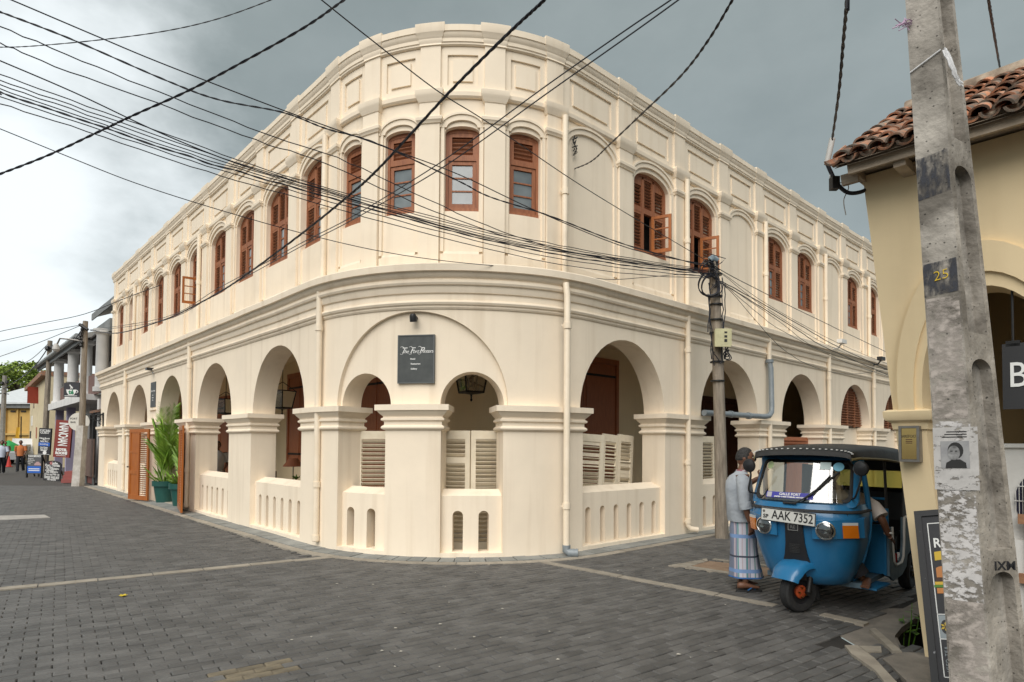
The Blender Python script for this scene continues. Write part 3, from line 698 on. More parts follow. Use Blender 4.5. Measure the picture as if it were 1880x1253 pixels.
# ---- white folding louvre screens standing inside the balustrades
M_['ivory'] = mat('ivory_paint', (.86, .77, .61), .55, (.78, .69, .53), 6)
wsl = MB().box(-.5, .5, -.031, .031, -.004, .004, M=Matrix.Rotation(radians(-46), 4, 'X')).mesh('slat', M_['ivory'])
def screen(pts, h, label, rails=(), seed=0, lean=0.0):
    r = thing('folding_screen', label, 'screen', F(pts[0][0], pts[0][1], .03), 0, 'louvred screens behind the balustrades'); o = Vector(r.location); rr = random.Random(seed)
    for k, (a, b) in enumerate(zip(pts, pts[1:])):
        p, q = Vector(F(*a, .03)), Vector(F(*b, .03)); d = q - p; w = d.length - .012
        M = Matrix.Translation(p - o) @ Matrix.Rotation(atan2(d.y, d.x), 4, 'Z') @ Matrix.Rotation(lean, 4, 'Y')
        m = MB(); t = .018; st = .075
        rl = [r_ for (kk, r_) in rails if kk == k]
        for (xa, xb, za, zb) in [(0, st, 0, h), (w - st, w, 0, h), (st, w - st, 0, .12), (st, w - st, h - .13, h)] + [(st, w - st, z - .04, z + .05) for z in rl]: m.box(xa, xb, -t, t, za, zb)
        pn = m.build('panel', M_['ivory'], r, M=M)
        zs_ = [.12] + [x for z in rl for x in (z - .04, z + .05)] + [h - .13]
        for z0, z1 in zip(zs_[::2], zs_[1::2]):
            n = int((z1 - z0) / .066)
            for j in range(n):
                inst('slat', wsl, Matrix.Translation((w / 2, 0, z0 + (z1 - z0) * (j + .5) / n)) @ Matrix.Rotation(radians(rr.choice((0, 0, 0, -8, 6)) if lean == 0 else rr.choice((0, 0, -10, 25, 70, -45))), 4, 'X') @ Matrix.Diagonal((w - 2 * st, 1, 1, 1)), pn)
    return r
screen([(.70, -.16), (1.50, -.62)], 1.83, 'cream louvred screen with open slats in the left small corner arch')
screen([(2.28, -.34), (2.80, -.30), (3.36, -.34)], 1.84, 'cream two leaf louvred screen in the right small corner arch', [(0, 1.38)])
screen([(4.70, -.25), (5.12, -.62), (5.66, -.40), (6.16, -.44), (6.66, -.48)], 1.84, 'cream folding screen with crooked slats behind the six slot balustrade', (), 3, radians(3.5))
screen([(8.55, -.30), (9.0, -.42), (9.5, -.34)], 1.84, 'cream louvred screen in the arch behind the wooden pole')
# ---- lanterns hanging in the arcade
def lantern(s, n, zb, w, label):
    r = thing('hanging_lantern', label, 'lantern', F(s, n, zb), atan2(FN(s).y, FN(s).x) + .4, 'glass lanterns hanging in the arcade'); h = w * 1.15
    m = MB(); k = w * .36; K = w * .5
    for i in range(4):
        a = pi / 4 + i * pi / 2; b = a + pi / 2; q = lambda t, R, z: (R * 1.414 * cos(t), R * 1.414 * sin(t), z)
        m.bar(q(a, k, .1), q(a, K, h), .022); m.bar(q(a, k, .1), q(b, k, .1), .03); m.bar(q(a, K, h), q(b, K, h), .022); m.bar(q(a, K, h), (0, 0, h + w * .5), .014)
    m.tube([(0, 0, h + w * .5), (0, 0, 3.86 - zb)], .008, 6); m.lathe([(.0, -.06), (.025, -.03), (.012, 0), (.02, .06), (k, .085), (k, .1)], n=8)
    m.build('frame', M_['iron'], r)
    m = MB()
    for i in range(4):
        a = pi / 4 + i * pi / 2; b = a + pi / 2; q = lambda t, R, z: (R * 1.39 * cos(t), R * 1.39 * sin(t), z)
        m.add([q(a, k, .11), q(b, k, .11), q(b, K, h - .01), q(a, K, h - .01)], [(0, 1, 2, 3)])
    m.build('pane', M_['clear'], r)
    for i in range(3):
        c = MB().lathe([(.012, .12), (.012, .26), (.004, .30)], (.05 * cos(i * 2.1), .05 * sin(i * 2.1), .06), 8); c.build('candle', M_['white'], r)
lantern(2.82, -1.2, 2.44, .44, 'square iron and glass lantern seen through the right small corner arch')
lantern(-4.25, -1.0, 2.36, .42, 'square iron and glass lantern seen through the large arch left of the corner')
lantern(-8.05, -1.0, 2.36, .42, 'iron and glass lantern in the arch above the man in the white shirt')
# ---- table laid in the first arch on the left
M_['cloth'] = mat('white_linen', (.80, .80, .80), .8)
tb = thing('dining_table', 'dark dining table laid with linen inside the first left arch', 'table', F(-3.6, -.95, .03))
MB().box(-.55, .55, -.4, .4, .70, .74).build('tabletop', M_['darkwood'], tb)
for x in (-.5, .5):
    for y in (-.35, .35): MB().box(x - .03, x + .03, y - .03, y + .03, 0, .70).build('leg', M_['darkwood'], tb)
tb.rotation_euler = (0, 0, atan2(dL.y, dL.x))
def on(s, n, z, *a): return thing(*a, loc=F(s, n, z))
nk = on(-3.75, -.9, .772, 'napkin', 'white folded napkin on the dark dining table', 'napkin'); MB().loft([[(x, y, .006 + .03 * (1 - abs(x) / .3) * (.5 + .5 * sin(9 * y))) for y in (-.16, -.08, 0, .08, .16)] for x in (-.3, -.15, 0, .15, .3)], closed=False, cap=False).build('cloth', M_['cloth'], nk)
cup = on(-4.05, -.8, .772, 'tumbler', 'small white tumbler on the dark dining table', 'cup'); MB().lathe([(.03, 0), (.04, .1), (.035, .1), (.027, .01)], n=14, cap=False).build('body', M_['cloth'], cup)
vs = on(-3.45, -1.0, .772, 'bud_vase', 'small vase holding a green sprig on the dining table', 'vase'); MB().lathe([(.02, 0), (.035, .04), (.015, .09), (.018, .10)], n=12).build('body', M_['clear'], vs)
M_['leaf'] = mat('leaf_green', (.07, .17, .02), .5, (.13, .25, .03), 6, rnd=.25)
m = MB()
for k in range(7):
    a = k * .9; p0 = Vector((0, 0, .09)); p1 = Vector((.12 * cos(a), .12 * sin(a), .17 + .02 * (k % 3))); q = Vector((-sin(a), cos(a), 0)) * .025; mid = p0.lerp(p1, .55)
    m.add([p0, mid + q, p1, mid - q], [(0, 1, 2, 3)])
m.build('sprig', M_['leaf'], vs)
for (s, n) in ((-4.35, -.8), (-2.85, -1.0)):
    ch = thing('dining_chair', 'dark dining chair %s the table inside the first left arch' % ('at the far end of' if s < -4 else 'at the near end of'), 'chair', F(s, n, .03), atan2(dL.y, dL.x) + (pi if s < -4 else 0), 'dining chairs in the arcade')
    MB().box(-.22, .22, -.22, .22, .42, .47).build('seat', M_['darkwood'], ch); MB().box(-.24, -.20, -.22, .22, .47, .98).build('backrest', M_['darkwood'], ch)
    for x in (-.2, .2):
        for y in (-.2, .2): MB().box(x - .02, x + .02, y - .02, y + .02, 0, .42).build('leg', M_['darkwood'], ch)
lp = thing('floor_lamp', 'slim floor lamp with a brown cone shade behind the laid table', 'lamp', F(-4.75, -1.5, .03))
MB().tube([(0, 0, 0), (0, 0, 1.1)], .012, 8).build('stand', M_['iron'], lp); MB().lathe([(.16, 0), (.16, .02), (.02, .03)], n=16).build('base', M_['iron'], lp)
MB().lathe([(.24, 1.08), (.10, 1.27), (.095, 1.27), (.235, 1.08)], n=20, cap=False).build('lamp_shade', mat('brown_shade', (.26, .09, .04), .8), lp, 50)
# ---- potted palms by the entrance
M_['pot'] = mat('green_pot', (.012, .075, .062), .45, (.016, .09, .074), 6)
M_['palm'] = mat('palm_leaf', (.15, .31, .03), .45, (.30, .46, .06), 3, rnd=.35)
M_['soil'] = mat('soil', (.03, .02, .015), .95)
def palm(p, h, label, seed, nf=13):
    rr = random.Random(seed); r = thing('potted_palm', label, 'plant', p, 0, 'palms in green pots')
    pot = MB().lathe([(.22, 0), (.29, .46), (.33, .46), (.335, .60), (.30, .60), (.28, .50), (.0, .50)], n=28, cap=False).build('pot', M_['pot'], r, 40)
    MB().lathe([(.29, .53), (.0, .55)], n=20, cap=False).build('soil', M_['soil'], r)
    for i in range(nf):
        az = rr.uniform(0, 2 * pi); L_ = h * rr.uniform(.62, 1.0) - .5; lean = rr.uniform(.06, .34); m = MB(); N = 16
        b0 = Vector((rr.uniform(-.1, .1), rr.uniform(-.1, .1), .52)); rad = Vector((cos(az), sin(az), 0)); side = Vector((-sin(az), cos(az), 0))
        P = [b0 + rad * (L_ * lean * (t / N) ** 1.7) + Vector((0, 0, L_ * (t / N) * (1 - .30 * lean * (t / N) ** 2))) for t in range(N + 1)]
        m.tube(P, [.010 * (1 - .8 * t / N) for t in range(N + 1)], 5)
        for t in range(5, N + 1):
            d = (P[t] - P[t - 1]).normalized(); wl = (.42 - .16 * abs(t / N - .55) * 2) * min(1, h / 2)
            for sgn in (-1, 1):
                for sub in (0, .5):
                    o = P[t - 1].lerp(P[t], sub); dr = (side * sgn * .55 + d * .95 + Vector((0, 0, rr.uniform(-.25, .1)))).normalized(); tip = o + dr * wl + Vector((0, 0, -.16 * wl)); md = o + dr * wl * .5
                    q = dr.cross(Vector((0, 0, 1)) + rad * .4).normalized() * .016
                    m.add([o, md + q, tip, md - q], [(0, 1, 2), (0, 2, 3)])
        m.build('frond', M_['palm'], r)
    m = MB()
    for i in range(26):
        az = rr.uniform(0, 2 * pi); l = rr.uniform(.25, .5); o = Vector((.15 * cos(az), .15 * sin(az), .52)); tip = o + Vector((cos(az) * l, sin(az) * l, l * rr.uniform(.5, 1.3))); md = o.lerp(tip, .5) + Vector((0, 0, .05)); q = Vector((-sin(az), cos(az), 0)) * .035
        m.add([o, md + q, tip, md - q], [(0, 1, 2), (0, 2, 3)])
    tag(m.build('undergrowth', M_['palm'], r), None, None, None, 'stuff')
palm(gp(303, 923), 2.75, 'tall palm in a green pot left of the entrance opening', 4, 19)
palm(gp(335, 930), 2.1, 'shorter palm in a green pot tucked behind the edge-on door', 9, 11)
# ------------------------------------------------------------------ right foreground: drain, house corner, concrete pole
M_['slabconc'] = mat('worn_concrete_slab', (.25, .22, .185), .92, (.15, .135, .115), 4, 8, .32, .68, bump=.6, bscale=30, obj='world')
M_['mud'] = mat('mud', (.04, .035, .025), .95, (.02, .018, .013), 9, bump=.5)
bm = bmesh.new()
lo = [bm.verts.new((x, y, -.012)) for x, y in bb]; li = [bm.verts.new((x, y, -.012)) for x, y in hole2]
es = [bm.edges.new((l[i], l[(i + 1) % len(l)])) for l in (lo, li) for i in range(len(l))]
bmesh.ops.triangle_fill(bm, edges=es, use_beauty=True)
me = bpy.data.meshes.new('drain_surround'); bm.to_mesh(me); bm.free(); me.materials.append(M_['slabconc'])
dr = bpy.data.objects.new('drain_surround', me); COL.objects.link(dr); tag(dr, 'worn concrete ground around the open drain pit', None, None, 'structure')
m = MB(); m.loft([[(x, y, -.013) for x, y in hole2], [(x, y, -.55) for x, y in hole2]], cap=False); m.add([(x, y, -.5) for x, y in hole2], [tuple(range(6))])
m.build('pit', M_['mud'], dr)
def px(pts, x0=1050, y0=950, k=2.806): return [gp(x0 + x / k, y0 + y / k) for x, y in pts]
def gslab(pts, z, name, m_, th=.06):
    m = MB(); m.slab([p.xy for p in pts], z - th, z); return m.build(name, M_[m_], dr)
gslab(px([(1532, 588), (1586, 545), (1690, 487), (1790, 436), (1815, 480), (1795, 512), (1700, 575), (1663, 622), (1690, 690), (1640, 690)]), .018, 'slab', 'slabconc')
gslab(px([(1692, 702), (1800, 706), (1960, 712), (2020, 1000), (1800, 1000), (1722, 850), (1640, 770), (1600, 735)]), .012, 'slab', 'slabconc')
gslab(px([(1532, 590), (1562, 584), (1700, 706), (1650, 702)]), .026, 'kerb_stone', 'kerb')
gslab(px([(1405, 672), (1470, 672), (1560, 740), (1660, 850), (1740, 930), (1660, 930), (1560, 800), (1440, 716)]), .022, 'kerb_stone', 'kerb')
gslab(px([(1480, 668), (1592, 670), (1596, 698), (1520, 700)]), .010, 'kerb_stone', 'kerb')
wd = thing('drain_weed', 'bright green leafy weed growing in the drain pit', 'plant', gp(1668, 1188, -.2)); wd.location.z = -.2
rr = random.Random(5)
m = MB()
for sx_, n_ in ((0, 9), (.06, 7), (-.07, 6)):
    p = Vector((sx_, sx_ * .5, 0)); top = p + Vector((sx_ * .5 + .05, .02, .30 + .1 * (n_ > 7)))
    m.tube([p, p.lerp(top, .5) + Vector((.01, 0, .02)), top], [.006, .005, .002], 5)
m.build('stem', M_['leaf'], wd)
for sx_, n_ in ((0, 9), (.06, 7), (-.07, 6)):
    p = Vector((sx_, sx_ * .5, 0)); top = p + Vector((sx_ * .5 + .05, .02, .30 + .1 * (n_ > 7)))
    for k in range(n_):
        o = p.lerp(top, .35 + .65 * k / n_); a = k * 2.4 + sx_ * 30; L_ = rr.uniform(.06, .10); d = Vector((cos(a), sin(a), rr.uniform(-.3, .5))).normalized(); q = d.cross(Vector((0, 0, 1))).normalized() * L_ * .3
        MB().add([o, o + d * L_ * .45 + q, o + d * L_, o + d * L_ * .45 - q], [(0, 1, 2), (0, 2, 3)]).build('leaf', M_['leaf'], wd)
# ---- the yellow house corner
HU = Vector((.677, -.736)); HN = Vector((-.736, -.677))
def FH(u, n, z):
    return (3.26 - .118 * z + u * HU.x + n * HN.x, 4.95 + u * HU.y + n * HN.y, z)
def hp(x, y, n=0.0):
    d = ray(x, y); z = 1.6
    for _ in range(30):
        b = Vector(FH(0, n, z)); t = (b.x * HN.x + b.y * HN.y) / (d.x * HN.x + d.y * HN.y); z = EYE + d.z * t
    P = d * t; b = Vector(FH(0, n, z)); return (P.x - b.x) * HU.x + (P.y - b.y) * HU.y, z
M_['ochre'] = plaster('ochre_plaster', (.86, .69, .43), .14)
M_['ochre_shaded'] = plaster('ochre_inner_shaded', (.36, .26, .13), .1)  # shade inside the arch put into a darker copy of the ochre
house = thing('corner_house', 'ochre house corner with old clay tile eave beside the concrete pole', 'house', (3.26, 4.95, 0)); HB = Vector(house.location)
F_keep = F; F = FH
def hb(m, name, mt, smooth=None): m.xform(Matrix.Translation(-HB)); return m.build(name, mt, house, smooth)
ul, zl = hp(1697, 762); uc, zc = hp(1803, 526); hw_ = uc - ul
EZ = 3.83
m = MB(); fwall(m, 0, 3.0, -.5, EZ, [op(ul, uc + hw_, -.5, zl, zc - zl)], 0, -.28); hb(m, 'wall', M_['ochre'])
m = MB()
for o0, o1, nn in ((.0, .05, .02), (.05, .16, .045)):
    c = uc; k0 = hw_; n_ = 24; rings = []
    for k in range(n_ + 1):
        t = pi - pi * k / n_
        rings.append([F(c + (k0 + o0) * cos(t), -.1, zl + (zc - zl + o0 * 2) * sin(t)), F(c + (k0 + o0) * cos(t), nn, zl + (zc - zl + o0 * 2) * sin(t)), F(c + (k0 + o1) * cos(t), nn, zl + (zc - zl + o1 * 2) * sin(t)), F(c + (k0 + o1) * cos(t), -.1, zl + (zc - zl + o1 * 2) * sin(t))])
    m.loft(rings)
hb(m, 'arch_moulding', M_['ochre'], 30)
m = MB(); floft(m, .0, ul, -.28, .0, [(.0, zl - .12), (.015, zl - .11), (.02, zl - .06), (.05, zl - .04), (.06, zl - .015), (.06, zl + .03), (.03, zl + .045)]); hb(m, 'impost', M_['ochre'], 30)
m = MB(); fblock(m, -.0, 3.0, -1.4, -1.3, -.2, EZ); fblock(m, 0, .1, -3.2, -.28, -.5, EZ); hb(m, 'inner_wall', M_['ochre_shaded'])
m = MB(); fblock(m, .1, 3.0, -1.3, -.27, 3.4, 3.5); hb(m, 'ceiling', M_['ochre_shaded'])
m = MB(); fblock(m, -.0, 3.0, -1.3, -.02, -.2, .06); hb(m, 'floor', M_['slabconc'])
M_['oldtimber'] = mat('old_timber', (.50, .41, .31), .85, (.28, .22, .16), 9, 7, .3, .7, bump=.5, bscale=40, streak=(.5, .5, 4))
el = hp(1560, 338, .27)[0]
m = MB(); fblock(m, el, 3.0, .25, .28, EZ - .06, EZ + .075); hb(m, 'fascia', M_['oldtimber'])
m = MB(); fblock(m, el, el + .04, -2.0, .25, EZ - .05, EZ + .06); fblock(m, el + .3, el + .38, -.3, .25, EZ - .1, EZ - .02); hb(m, 'rafter', M_['oldtimber'])
m = MB(); fblock(m, el, 3.0, -.25, .25, EZ + .02, EZ + .04); hb(m, 'soffit', M_['oldtimber'])
m = MB(); fblock(m, -.10, .02, .16, .20, EZ - .10, EZ - .02); fblock(m, el - .12, el + .1, .21, .25, EZ + .05, EZ + .075); hb(m, 'eave_bracket', M_['oldtimber'])
# clay tiles: pans and covers laid up the slope
M_['tile'] = mat('clay_tile', (.46, .20, .105), .9, (.20, .16, .125), 9, 8, .40, .58, bump=.6, bscale=60, rnd=.5, dist=.005, obj='world')
def half_tile(conv):
    m = MB(); n = 8; L_ = .36; rings = []
    for t, r in ((0, .061), (L_, .049)):
        o_ = [(r * cos(pi * k / n), t, conv * (r * .8 * sin(pi * k / n))) for k in range(n + 1)]
        i_ = [((r - .014) * cos(pi * k / n), t, conv * ((r * .8 - .014) * sin(pi * k / n))) for k in range(n, -1, -1)]
        rings.append(o_ + i_)
    return m.loft(rings).mesh('tile', M_['tile'], 40)
cover, panm = half_tile(1), half_tile(-1)
TP = .60; sl = sqrt(1 + TP * TP); e0 = Vector(F(el - .08, .33, EZ + .01)) - HB
Xd = Vector((HU.x, HU.y, 0)); Yd = Vector((-HN.x, -HN.y, TP)).normalized(); Zd = Xd.cross(Yd)
rr = random.Random(11); ncol = 21
for c in range(ncol):
    for r in range(8):
        for kind, me, off, hz in ((0, panm, 0, .045), (1, cover, .062, .045)):
            hip = max(0, .0)
            if r * .28 > 2.3 or (c == 0 and kind == 0 and r > 7): continue
            uu = c * .124 + off + rr.uniform(-.014, .014); vv = r * .25 + rr.uniform(-.035, .03)
            p = e0 + Xd * uu + Yd * vv + Zd * (hz + .012 * r * 0 + rr.uniform(0, .012))
            M = Matrix(((Xd.x, Yd.x, Zd.x, p.x), (Xd.y, Yd.y, Zd.y, p.y), (Xd.z, Yd.z, Zd.z, p.z), (0, 0, 0, 1))) @ Euler((radians(-4.5) + rr.gauss(0, .03), rr.gauss(0, .09), rr.gauss(0, .07))).to_matrix().to_4x4()
            inst('tile', me, M, house)
m = MB(); a = e0 + Yd * 0; b = e0 + Yd * 2.0; w = Xd * 2.75
m.add([a, a + w, b + w, b], [(0, 1, 2, 3)]); m.add([a - Zd * .02, a + w - Zd * .02, b + w - Zd * .02, b - Zd * .02], [(0, 1, 2, 3)]); m.build('roof_deck', M_['oldtimber'], house)
rid = mat('ridge_mortar', (.45, .36, .27), .9, (.2, .15, .11), 7, bump=.5)
for k in range(6):
    p = e0 + Yd * 2.02 + Xd * (.05 + .46 * k); q = p + Xd * .44; m = MB()
    m.tube([p + Vector((0, 0, .02)), q + Vector((0, 0, .035))], [.10, .095], 10); m.build('ridge_tile', rid, house, 40)
# fittings inside the arch
u0, z0 = hp(1826, 633, .05); u1, z1 = hp(1846, 752, .05)
hs = thing('hanging_sign', 'dark hanging shop board lettered BA inside the house arch', 'sign', F(u0, .05, z1))
a = Vector(F(u0, .05, z1)); HX = Vector((HU.x, HU.y, 0)); HY = Vector((-HN.x, -HN.y, 0))
hs.matrix_basis = Matrix(((HX.x, HY.x, 0, a.x), (HX.y, HY.y, 0, a.y), (0, 0, 1, a.z), (0, 0, 0, 1)))
hsz = z0 - z1
MB().box(0, .9, -.012, .012, 0, hsz).build('board', mat('sign_charcoal', (.028, .028, .03), .5), hs)
lettering('BA', .25, Matrix.Translation((.03, -.016, hsz * .5)), M_['paint_white'], hs, 0, 'LEFT', .85, 0, .002, .8)
m = MB()
for x in (.06, .8): m.tube([(x, 0, hsz), (x, 0, hsz + .38)], .008, 6); m.box(x - .04, x + .04, -.012, .012, hsz - .02, hsz + .02)
tag(m.build('hanger', M_['iron'], hs), None, None, None, 'stuff')
def hbox(name, label, cat, ua, ub, na, nb, za, zb):
    t = thing(name, label, cat, F(ua, nb, za)); a = Vector(F(ua, nb, za)); t.matrix_basis = Matrix(((HX.x, HY.x, 0, a.x), (HX.y, HY.y, 0, a.y), (0, 0, 1, a.z), (0, 0, 0, 1))); return t, ub - ua, nb - na, zb - za
ua, zt = hp(1833, 822, -.25); _, zb = hp(1836, 975, -.25)
ac, w, d, h = hbox('air_conditioner', 'white outdoor air conditioning unit with round fan grille under the hanging sign', 'air conditioner', ua - .12, ua + .75, -.55, -.25, zb - .05, zt)
MB().box(0, w, 0, d, 0, h).build('casing', M_['white'], ac); MB().box(-.03, w + .03, -.03, d, h, h + .03).build('top_panel', M_['white'], ac)
fc = Vector((.42, -.004, h * .42)); R_ = min(.30, h * .40)
m = MB(); m.lathe([(0, 0), (R_, 0), (R_, .004), (0, .004)], n=32); m.xform(Matrix.Translation(fc) @ Matrix.Rotation(pi / 2, 4, 'X')); m.build('fan_opening', mat('fan_dark', (.02, .02, .05), .5), ac)
for k in range(3):
    b_ = MB(); b_.box(-.05, .05, -.004, .0, .02, R_ * .92, M=Matrix.Translation(fc + Vector((0, -.006, 0))) @ Matrix.Rotation(k * 2.09, 4, 'Y') @ Matrix.Rotation(.15, 4, 'Z')); b_.build('fan_blade', M_['iron'], ac)
m = MB()
for k in range(-13, 14): 
    x = k * R_ / 13.5; hh = sqrt(max(0, R_ ** 2 - x * x)); m.box(fc.x + x - .002, fc.x + x + .002, -.03, -.024, fc.z - hh, fc.z + hh)
for k in range(-2, 3):
    z = k * R_ / 2.5; hh = sqrt(R_ ** 2 - z * z); m.box(fc.x - hh, fc.x + hh, -.036, -.03, fc.z + z - .003, fc.z + z + .003)
tag(m.build('fan_grille', M_['white'], ac), None, None, None, 'stuff')
MB().box(.05, .3, -.06, d, -.9, .0).build('stand', M_['white'], ac)
uw, zw = hp(1866, 932, -.1)
wb, w, d, h = hbox('timber_bench', 'raw timber bench frame in front of the air conditioner', 'bench', uw - .06, uw + .8, -.3, -.08, -.0, zw)
rawt = mat('raw_timber', (.36, .19, .10), .7, (.27, .13, .07), 6, streak=(1, 1, 5))
for x in (0, .35): MB().box(x, x + .06, 0, .05, 0, h + .15).build('post', rawt, wb)
for z in (h * .55, h * .9): MB().box(-.04, w, -.03, -.0, z, z + .07).build('rail', rawt, wb)
up, zp = hp(1836, 560, -.5)
ds, w, d, h = hbox('door_leaf', 'grey white door panel with brown post behind the hanging sign', 'door', up - .05, up + .6, -.55, -.5, .06, 2.35)
MB().box(.12, w, 0, .04, 0, h).build('panel', mat('grey_door', (.45, .44, .43), .6), ds); MB().box(0, .1, -.04, .06, 0, h).build('post', mat('brown_post', (.24, .15, .07), .6), ds)
# plaque on the pier
uq, zq = hp(1647, 786, .09); ur, zr = hp(1685, 845, .09)
pl = thing('wall_plaque', 'polished brass plaque in a grey metal box on the ochre pier', 'sign', F(uq, .09, zr)); a = Vector(F(uq, .09, zr)); pl.matrix_basis = Matrix(((HX.x, HY.x, 0, a.x), (HX.y, HY.y, 0, a.y), (0, 0, 1, a.z), (0, 0, 0, 1)))
w, h = ur - uq, zq - zr
M_['brass'] = mat('polished_brass', (.72, .50, .20), .12, metal=1.0); M_['steel'] = mat('dull_steel', (.30, .29, .27), .45, (.22, .2, .18), 8, metal=.7)
MB().box(-.012, w + .012, .0, .09, -.015, h + .015).build('box', M_['steel'], pl); MB().box(.006, w - .006, -.006, -.001, .005, h - .005).build('plate', M_['brass'], pl)
for (xa, xb, za, zb) in ((-.014, .004, -.015, h + .015), (w - .004, w + .014, -.015, h + .015), (.004, w - .004, -.015, .003), (.004, w - .004, h - .003, h + .015)): MB().box(xa, xb, -.012, -.001, za, zb).build('frame', M_['steel'], pl)
lettering('BAREFOOT', .032, Matrix.Translation((w / 2, -.007, h * .73)), M_['black'], pl, 0, 'CENTER', 1, 0, .001, .75)
for k, zz in enumerate((.62, .56, .51)): MB().box(w * .3, w * .7, -.0075, -.0065, h * zz, h * zz + .006).build('text_line', M_['darkwood'], pl)
# menu board leaning on the wall
tl = Vector(F(*[hp(1679, 941, .13)[0], .13, hp(1679, 941, .13)[1]])); bl = gp(1713, 1272)
mbz = (tl - bl); Hh = mbz.length; Zv = mbz.normalized(); Xv = HX - Zv * HX.dot(Zv); Xv.normalize(); Yv = Zv.cross(Xv)
mn = thing('menu_board', 'tall black framed menu board with a burger leaning between the pole and ochre wall', 'sign', bl); mn.matrix_basis = Matrix(((Xv.x, Yv.x, Zv.x, bl.x), (Xv.y, Yv.y, Zv.y, bl.y), (Xv.z, Yv.z, Zv.z, bl.z), (0, 0, 0, 1)))
BWd = .44
M_['charcoal'] = mat('chalkboard', (.022, .022, .026), .55, (.03, .03, .034), 6); M_['yellow'] = mat('print_yellow', (.62, .42, .04), .6); M_['printgrey'] = mat('print_grey', (.30, .34, .36), .6)
fr_ = mat('worn_black_frame', (.02, .02, .022), .5, (.3, .3, .32), 22, 6, .66, .72)
MB().box(.03, BWd - .03, -.012, .012, .03, Hh - .03).build('panel', M_['charcoal'], mn)
for (xa, xb, za, zb) in ((0, .045, 0, Hh), (BWd - .045, BWd, 0, Hh), (.045, BWd - .045, 0, .045), (.045, BWd - .045, Hh - .045, Hh)): MB().box(xa, xb, -.024, .02, za, zb).build('frame', fr_, mn)
lm = MB(); Z1 = Hh - .10
for (xa, xb, za, zb) in ((.075, .081, .10, Z1), (.075, BWd - .07, Z1 - .006, Z1), (.075, BWd - .07, .10, .106), (.075, BWd - .07, Hh * .40, Hh * .40 + .006), (.075, BWd - .07, Hh * .27, Hh * .27 + .006)): lm.box(xa, xb, -.0135, -.0125, za, zb)
lm.build('border_line', M_['paint_white'], mn)
MB().box(.082, .16, -.0135, -.0125, Hh * .275, Hh * .397).build('tile_print', M_['printgrey'], mn); MB().box(.16, BWd - .08, -.0135, -.0125, Hh * .275, Hh * .397).build('tile_print', M_['yellow'], mn)
m = MB(); m.lathe([(0, 0), (.036, 0), (.036, .001), (0, .001)], n=24); m.xform(Matrix.Translation((.12, -.0137, Hh * .336)) @ Matrix.Rotation(pi / 2, 4, 'X') @ Matrix.Diagonal((.8, 1.35, 1, 1))); m.build('emblem', M_['black'], mn)
for k in range(6):
    p = MB().prism([(0, .004), (.007, .02), (0, .034), (-.007, .02)], -.0165, -.0155); p.xform(Matrix.Translation((.12, 0, Hh * .336)) @ Matrix.Rotation(k * pi / 3, 4, 'Y')); p.build('petal', M_['yellow'], mn)
lettering('ROCKIN', .10, Matrix.Translation((.10, -.0135, Hh * .80)), M_['paint_white'], mn, 0, 'LEFT', 1, .002, .001, .8)
m = MB(); m.prism([(.10, Hh * .70), (.28, Hh * .72), (.28, Hh * .77), (.10, Hh * .75)], -.0145, -.0128); m.build('ribbon', M_['yellow'], mn)
for (za, zb, cm, wv) in ((.515, .545, (.55, .22, .06), .13), (.548, .562, (.08, .22, .03), .15), (.563, .58, (.65, .42, .05), .14), (.581, .603, (.06, .03, .02), .13), (.604, .655, (.50, .20, .06), .12)):
    n_ = 10; pts = [(.19 - wv * cos(pi * k / n_) * .75, Hh * zb - (Hh * (zb - za) if zb != .655 else 0) * 0 + (.02 * sin(pi * k / n_) if zb == .655 else 0)) for k in range(n_ + 1)]
    MB().prism([(.19 - wv * .75, Hh * za), (.19 + wv * .75, Hh * za)] + pts[::-1], -.0155, -.0128).build('burger_layer', mat('print_%d' % int(za * 1000), cm, .6), mn)
lettering('ICED TEA', .034, Matrix.Translation((.11, -.0135, Hh * .17)) @ Matrix.Rotation(-pi / 2, 4, 'Y'), M_['printgrey'], mn, 0, 'CENTER', 1.2)
for k in range(3): MB().box(.14, .20, -.0145, -.0128, Hh * (.12 + k * .05), Hh * (.15 + k * .05)).build('cup_print', M_['yellow'] if k != 1 else M_['paint_white'], mn)
F = F_keep
# ---- concrete pole
cpo = thing('concrete_pole', 'weathered grey concrete power pole with recessed panels and peeling white paint', 'pole', gp(1830, 1338)); PB = Vector(cpo.location)
rows = [1253.0, 0.0]
def edge(x0, x1, Y0, Y1):
    a = at(x1, 1253, Y0); b = at(x0, 0, Y1); d = (b - a) / (b.z - a.z); return lambda z: a + d * (z - a.z)
eL = edge(1662, 1743, 3.62, 3.70); eM = edge(1720, 1821, 3.50, 3.60); eR = edge(1752, 1892, 3.70, 3.74)
eB = lambda z: eL(z) + eR(z) - eM(z)
M_['polecon'] = mat('pole_concrete', (.47, .435, .385), .92, (.15, .135, .115), 2.4, 10, .36, .62, bump=.9, bscale=22, dist=.012)
nt = M_['polecon'].node_tree; N = nt.nodes; L = nt.links; b_ = N['Principled BSDF']; old = b_.inputs['Base Color'].links[0].from_socket
v_ = N.new('ShaderNodeTexVoronoi'); v_.inputs['Scale'].default_value = 26; tcn = N.new('ShaderNodeTexCoord'); L.new(tcn.outputs['Object'], v_.inputs['Vector'])
rp = N.new('ShaderNodeValToRGB'); rp.color_ramp.elements[0].position = .10; rp.color_ramp.elements[1].position = .17; rp.color_ramp.elements[0].color = (.25, .25, .25, 1); rp.color_ramp.elements[1].color = (1, 1, 1, 1); L.new(v_.outputs['Distance'], rp.inputs['Fac'])
